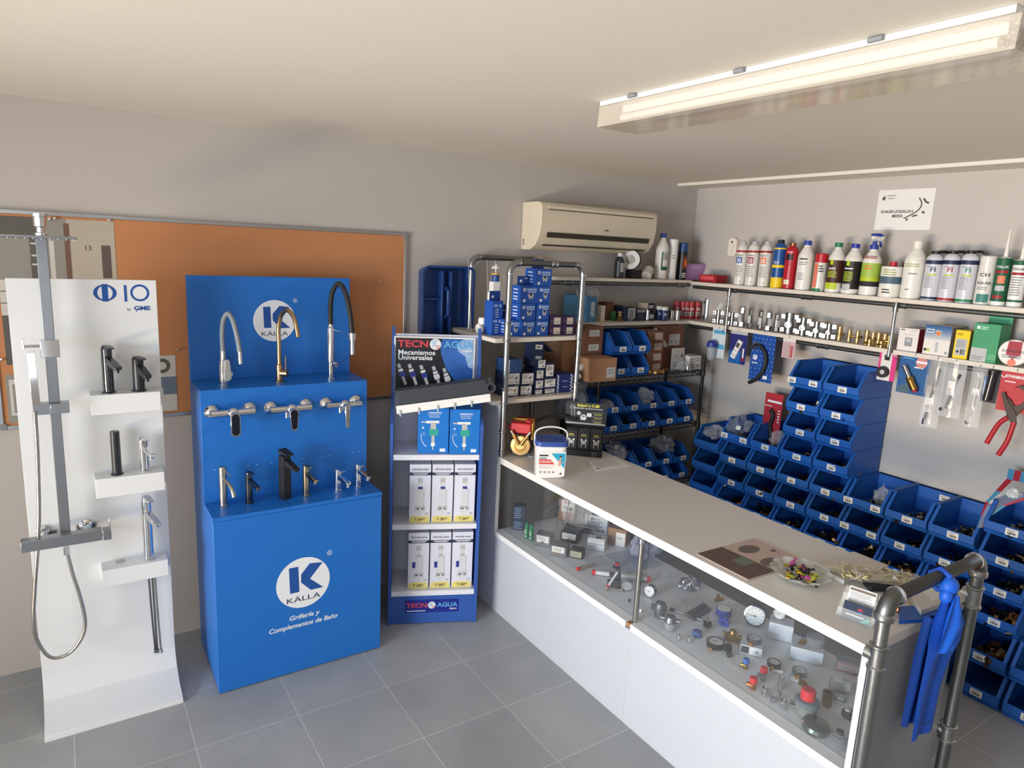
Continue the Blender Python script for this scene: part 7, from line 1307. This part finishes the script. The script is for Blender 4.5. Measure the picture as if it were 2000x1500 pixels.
c=Matrix.Rotation(-1.0,3,'Z')@Vector((w_*.35,.04,0)); tag(MB().cyl((0,0,.0),(.0,0,.022),.009,bb,n=8).cyl((-.025,0,.01),(.02,0,.01),.007,bb,n=8).cyl((0,0,.022),(0,0,.034),.008,chrome,n=10).build('brass_fitting',None,(t.location.x+c.x,t.location.y+c.y,t.location.z+.0555)),'brass and chrome fitting on top of the large white box','fitting')
c=Matrix.Rotation(-1.0,3,'Z')@Vector((w_*.72,.06,0)); tag(MB().lathe([(.036,0),(.038,.02),(.036,.036),(.02,.04),(0,.04)],M('dome_clear','#9aa3ac',.08,alpha=.45,var=0),n=26).build('clear_cover',None,(t.location.x+c.x,t.location.y+c.y,t.location.z+.0555)),'clear round cover on the large white box','cover')
t,w_=ibox('white_box','low white box under the pale dial gauge near the red capped valves',1541,1330,34,.022,.055,M('carton_cool_white','#cfd5de',.5),None,-1.0)
topgauge(t,w_,.0225,.028,M('gauge_steel','#9ba0a6',.25,1),'pale dial gauge lying on the low white box near the chrome fittings',.5,.03)
for i,(px,py,s,h_,lb) in enumerate(((1493,1359,.0115,.034,'first'),(1507,1372,.011,.02,'second'),(1524,1344,.011,.05,'third'),(1521,1366,.009,.034,'fourth'),(1528,1384,.0115,.034,'fifth'))):
    P=gp(px,py); t=thing('chrome_fitting','small chrome fitting in the front cluster inside the glass, %s from the left'%lb,'fitting',(P.x,P.y,ZD+.0008),.4*i,'cluster of small chrome fittings'); MB().lathe([(s,0),(s,h_*.35),(s*.75,h_*.4),(s*.75,h_*.6),(s,h_*.65),(s,h_),(s*.7,h_),(s*.7,h_*.9),(0,h_*.9)],chrome,n=8 if i%2 else 18).build('fitting_body',t)
    if i==2: MB().tube([(0,0,.03),(.02,-.008,.022),(.045,-.014,.02)],.005,dgrey,8).build('lever',t)
P=gp(1573,1396); t=thing('safety_valve','large grey and red valve, biggest piece at the near end inside the glass','valve',(P.x,P.y,ZD+.0008),rzc,GI); vg=M('valve_grey_blue','#5f7078',.45)
MB().lathe([(.034,.008),(.036,.015),(.036,.045)],M('valve_grey','#757c78',.45),n=28).lathe([(.030,0),(.032,.01)],M('valve_grey','#757c78',.45),n=28).cyl((0,0,.03),(-.055,0,.03),.012,chrome,n=8).build('valve_body',t); MB().lathe([(.043,.046),(.044,.05),(.044,.058),(.038,.064),(.024,.066)],vg,n=30).build('collar',t); MB().lathe([(.024,.066),(.026,.068),(.026,.098),(.022,.104),(0,.105)],red,n=24).build('red_knob',t)
P=gp(1592,1425); tag(MB().lathe([(.0,0),(.044,.003),(.05,.015),(.044,.026),(.0,.032)],M('disc_olive','#6f7672',.25,.6),n=36).build('grey_disc',None,(P.x,P.y,ZD+.0008),(.12,0,0)),'smooth dark grey disc lying in front of the large valve','disc')
P=gp(1614,1378); tag(MB().lathe([(.012,0),(.017,.004),(.019,.045),(.019,.056),(.014,.056),(.014,.03),(0,.03)],M('bronze_cup','#8f6f45',.35,1),n=20).build('bronze_cup',None,(P.x,P.y,ZD+.0008)),'open bronze cylinder behind the large valve','fitting')
P=gp(1571,1350); tag(MB().tube(arc([(0,0,.0),(0,0,.022),(-.006,0,.032),(-.024,0,.036)],5),.0125,bb,12).build('brass_elbow',None,(P.x,P.y,ZD+.0008),(0,0,-.9)),'brass elbow behind the red knob','fitting')
P=gp(1618,1345); t=thing('flow_meter','pale grey cylinder meter lying behind the bronze cylinder','meter',(P.x,P.y,ZD+.026),-1.0); MB().cyl((0,0,0),(.07,.01,0),.024,lgrey,n=26).build('meter_body',t); MB().cyl((-.001,0,0),(.006,0,0),.021,M('meter_face','#8f928e',.4),n=24).box(.012,.045,-.014,.014,.022,.0255,paper).build('meter_face',t)
P=gp(1640,1368); t=thing('striped_plug','pale round plug with dark stripes','plug',(P.x,P.y,ZD+.0008),0); MB().lathe([(.02,0),(.022,.008),(.016,.02),(0,.024)],lgrey,n=22).build('plug_body',t); MB().lathe([(.0215,.008),(.0222,.012)],dgrey,n=22).build('stripe',t)
ibox('grey_box','grey box with a red edged label near the end panel inside the glass',1631,1308,48,.045,.055,M('box_grey','#7d7f87',.5),lambda m,w,h:(m.rect(w*.04,w*.9,h*.1,h*.85,0,M('label_dull_red','#a2474c',.5)),m.rect(w*.07,w*.85,h*.18,h*.78,-.0006,M('label_rose_grey','#b9a2a4',.5)),m.lines(w*.1,w*.8,h*.25,h*.7,4,-.001,inkg)),-1.05)
P=gp(1660,1385); ibox('white_box','white cube beside the end panel inside the glass',1671,1345,26,.06,.05,M('carton_cool_white','#cfd5de',.5),None,-1.2)
P=gp(1658,1402); t=thing('chrome_valve','chrome and black round valve near the end panel','valve',(P.x+.0,P.y,ZD+.0008),-.6); MB().lathe([(.018,0),(.027,.008),(.027,.022),(.018,.03),(0,.031)],darkchrome,n=22).build('valve_body',t); MB().cyl((-.008,0,.03),(-.008,0,.036),.01,lgrey,n=16).build('top_label',t)
P=gp(1640,1455); t=thing('glass_dome','ribbed clear dome at the near end inside the glass','dome',(P.x+.01,P.y+.01,ZD+.0008)); MB().lathe([(.045,0),(.044,.006),(.038,.012),(.038,.016),(.028,.022),(.028,.026),(.012,.032),(.010,.04),(0,.041)],M('dome_clear','#9aa3ac',.08,alpha=.45,var=0),n=32).build('dome_shell',t,ang=20); MB().lathe([(.012,.033),(.012,.045),(0,.046)],dgrey,n=14).build('knob',t)
# ============================================================ prints, aerators and the like belong to the part that carries them
OWN={'front_print':('carton','card_stack'),'side_print':('carton',),'label_print':('bottle_body','can_body','tube_body','tin_body','body'),'label_sleeve':('bottle_body','can_body','tube_body','tin_body'),'sign_print':('sign_board','sheet'),'print':('sheet',),'aerator':('spout',),'nozzles':('shower_head',),'swivel_joint':('shower_head',),'hose_nut':('hose','black_hose'),'dial_marks':('dial',),'card_print':('card','card_stack'),'pack_print':('tray_box',),'header_print':('header_card',),'white_edge':('header_card',),'badge':('casing',),'side_vent':('casing',),'louver':('casing',),'lens':('housing',),'screen':('meter_body','thermostat_body'),'buttons':('meter_body',),'brand_print':('base_drum',),'groove':('drawer_box',),'runner':('drawer_box',),'clip':('diffuser','white_carrier'),'flap':('carton',),'hanging_tab':('carton',),'cooling_fins':('motor_body',),'brand_sticker':('kick_panel',),'upper_logo':('back_panel',),'lower_logo':('lower_box',),'screw_holes':('upper_box',),'brand_logo':('panel',),'pipe_slots':('panel',),'tin_print':('tin_body',),'label':('body',),'paper_label':('clear_bag',),'faint_print':('front_bag',)}
for t in [o for o in bpy.data.objects if o.parent is None and o.children]:
    ch=list(t.children)
    for c in ch:
        for w_ in OWN.get(c.name.split('.')[0],()):
            h=[p for p in ch if p.name.split('.')[0]==w_ and p is not c and p.location.length<1e-6 and abs(p.rotation_euler[0])+abs(p.rotation_euler[1])+abs(p.rotation_euler[2])<1e-6]
            if h: c.parent=h[0]; break
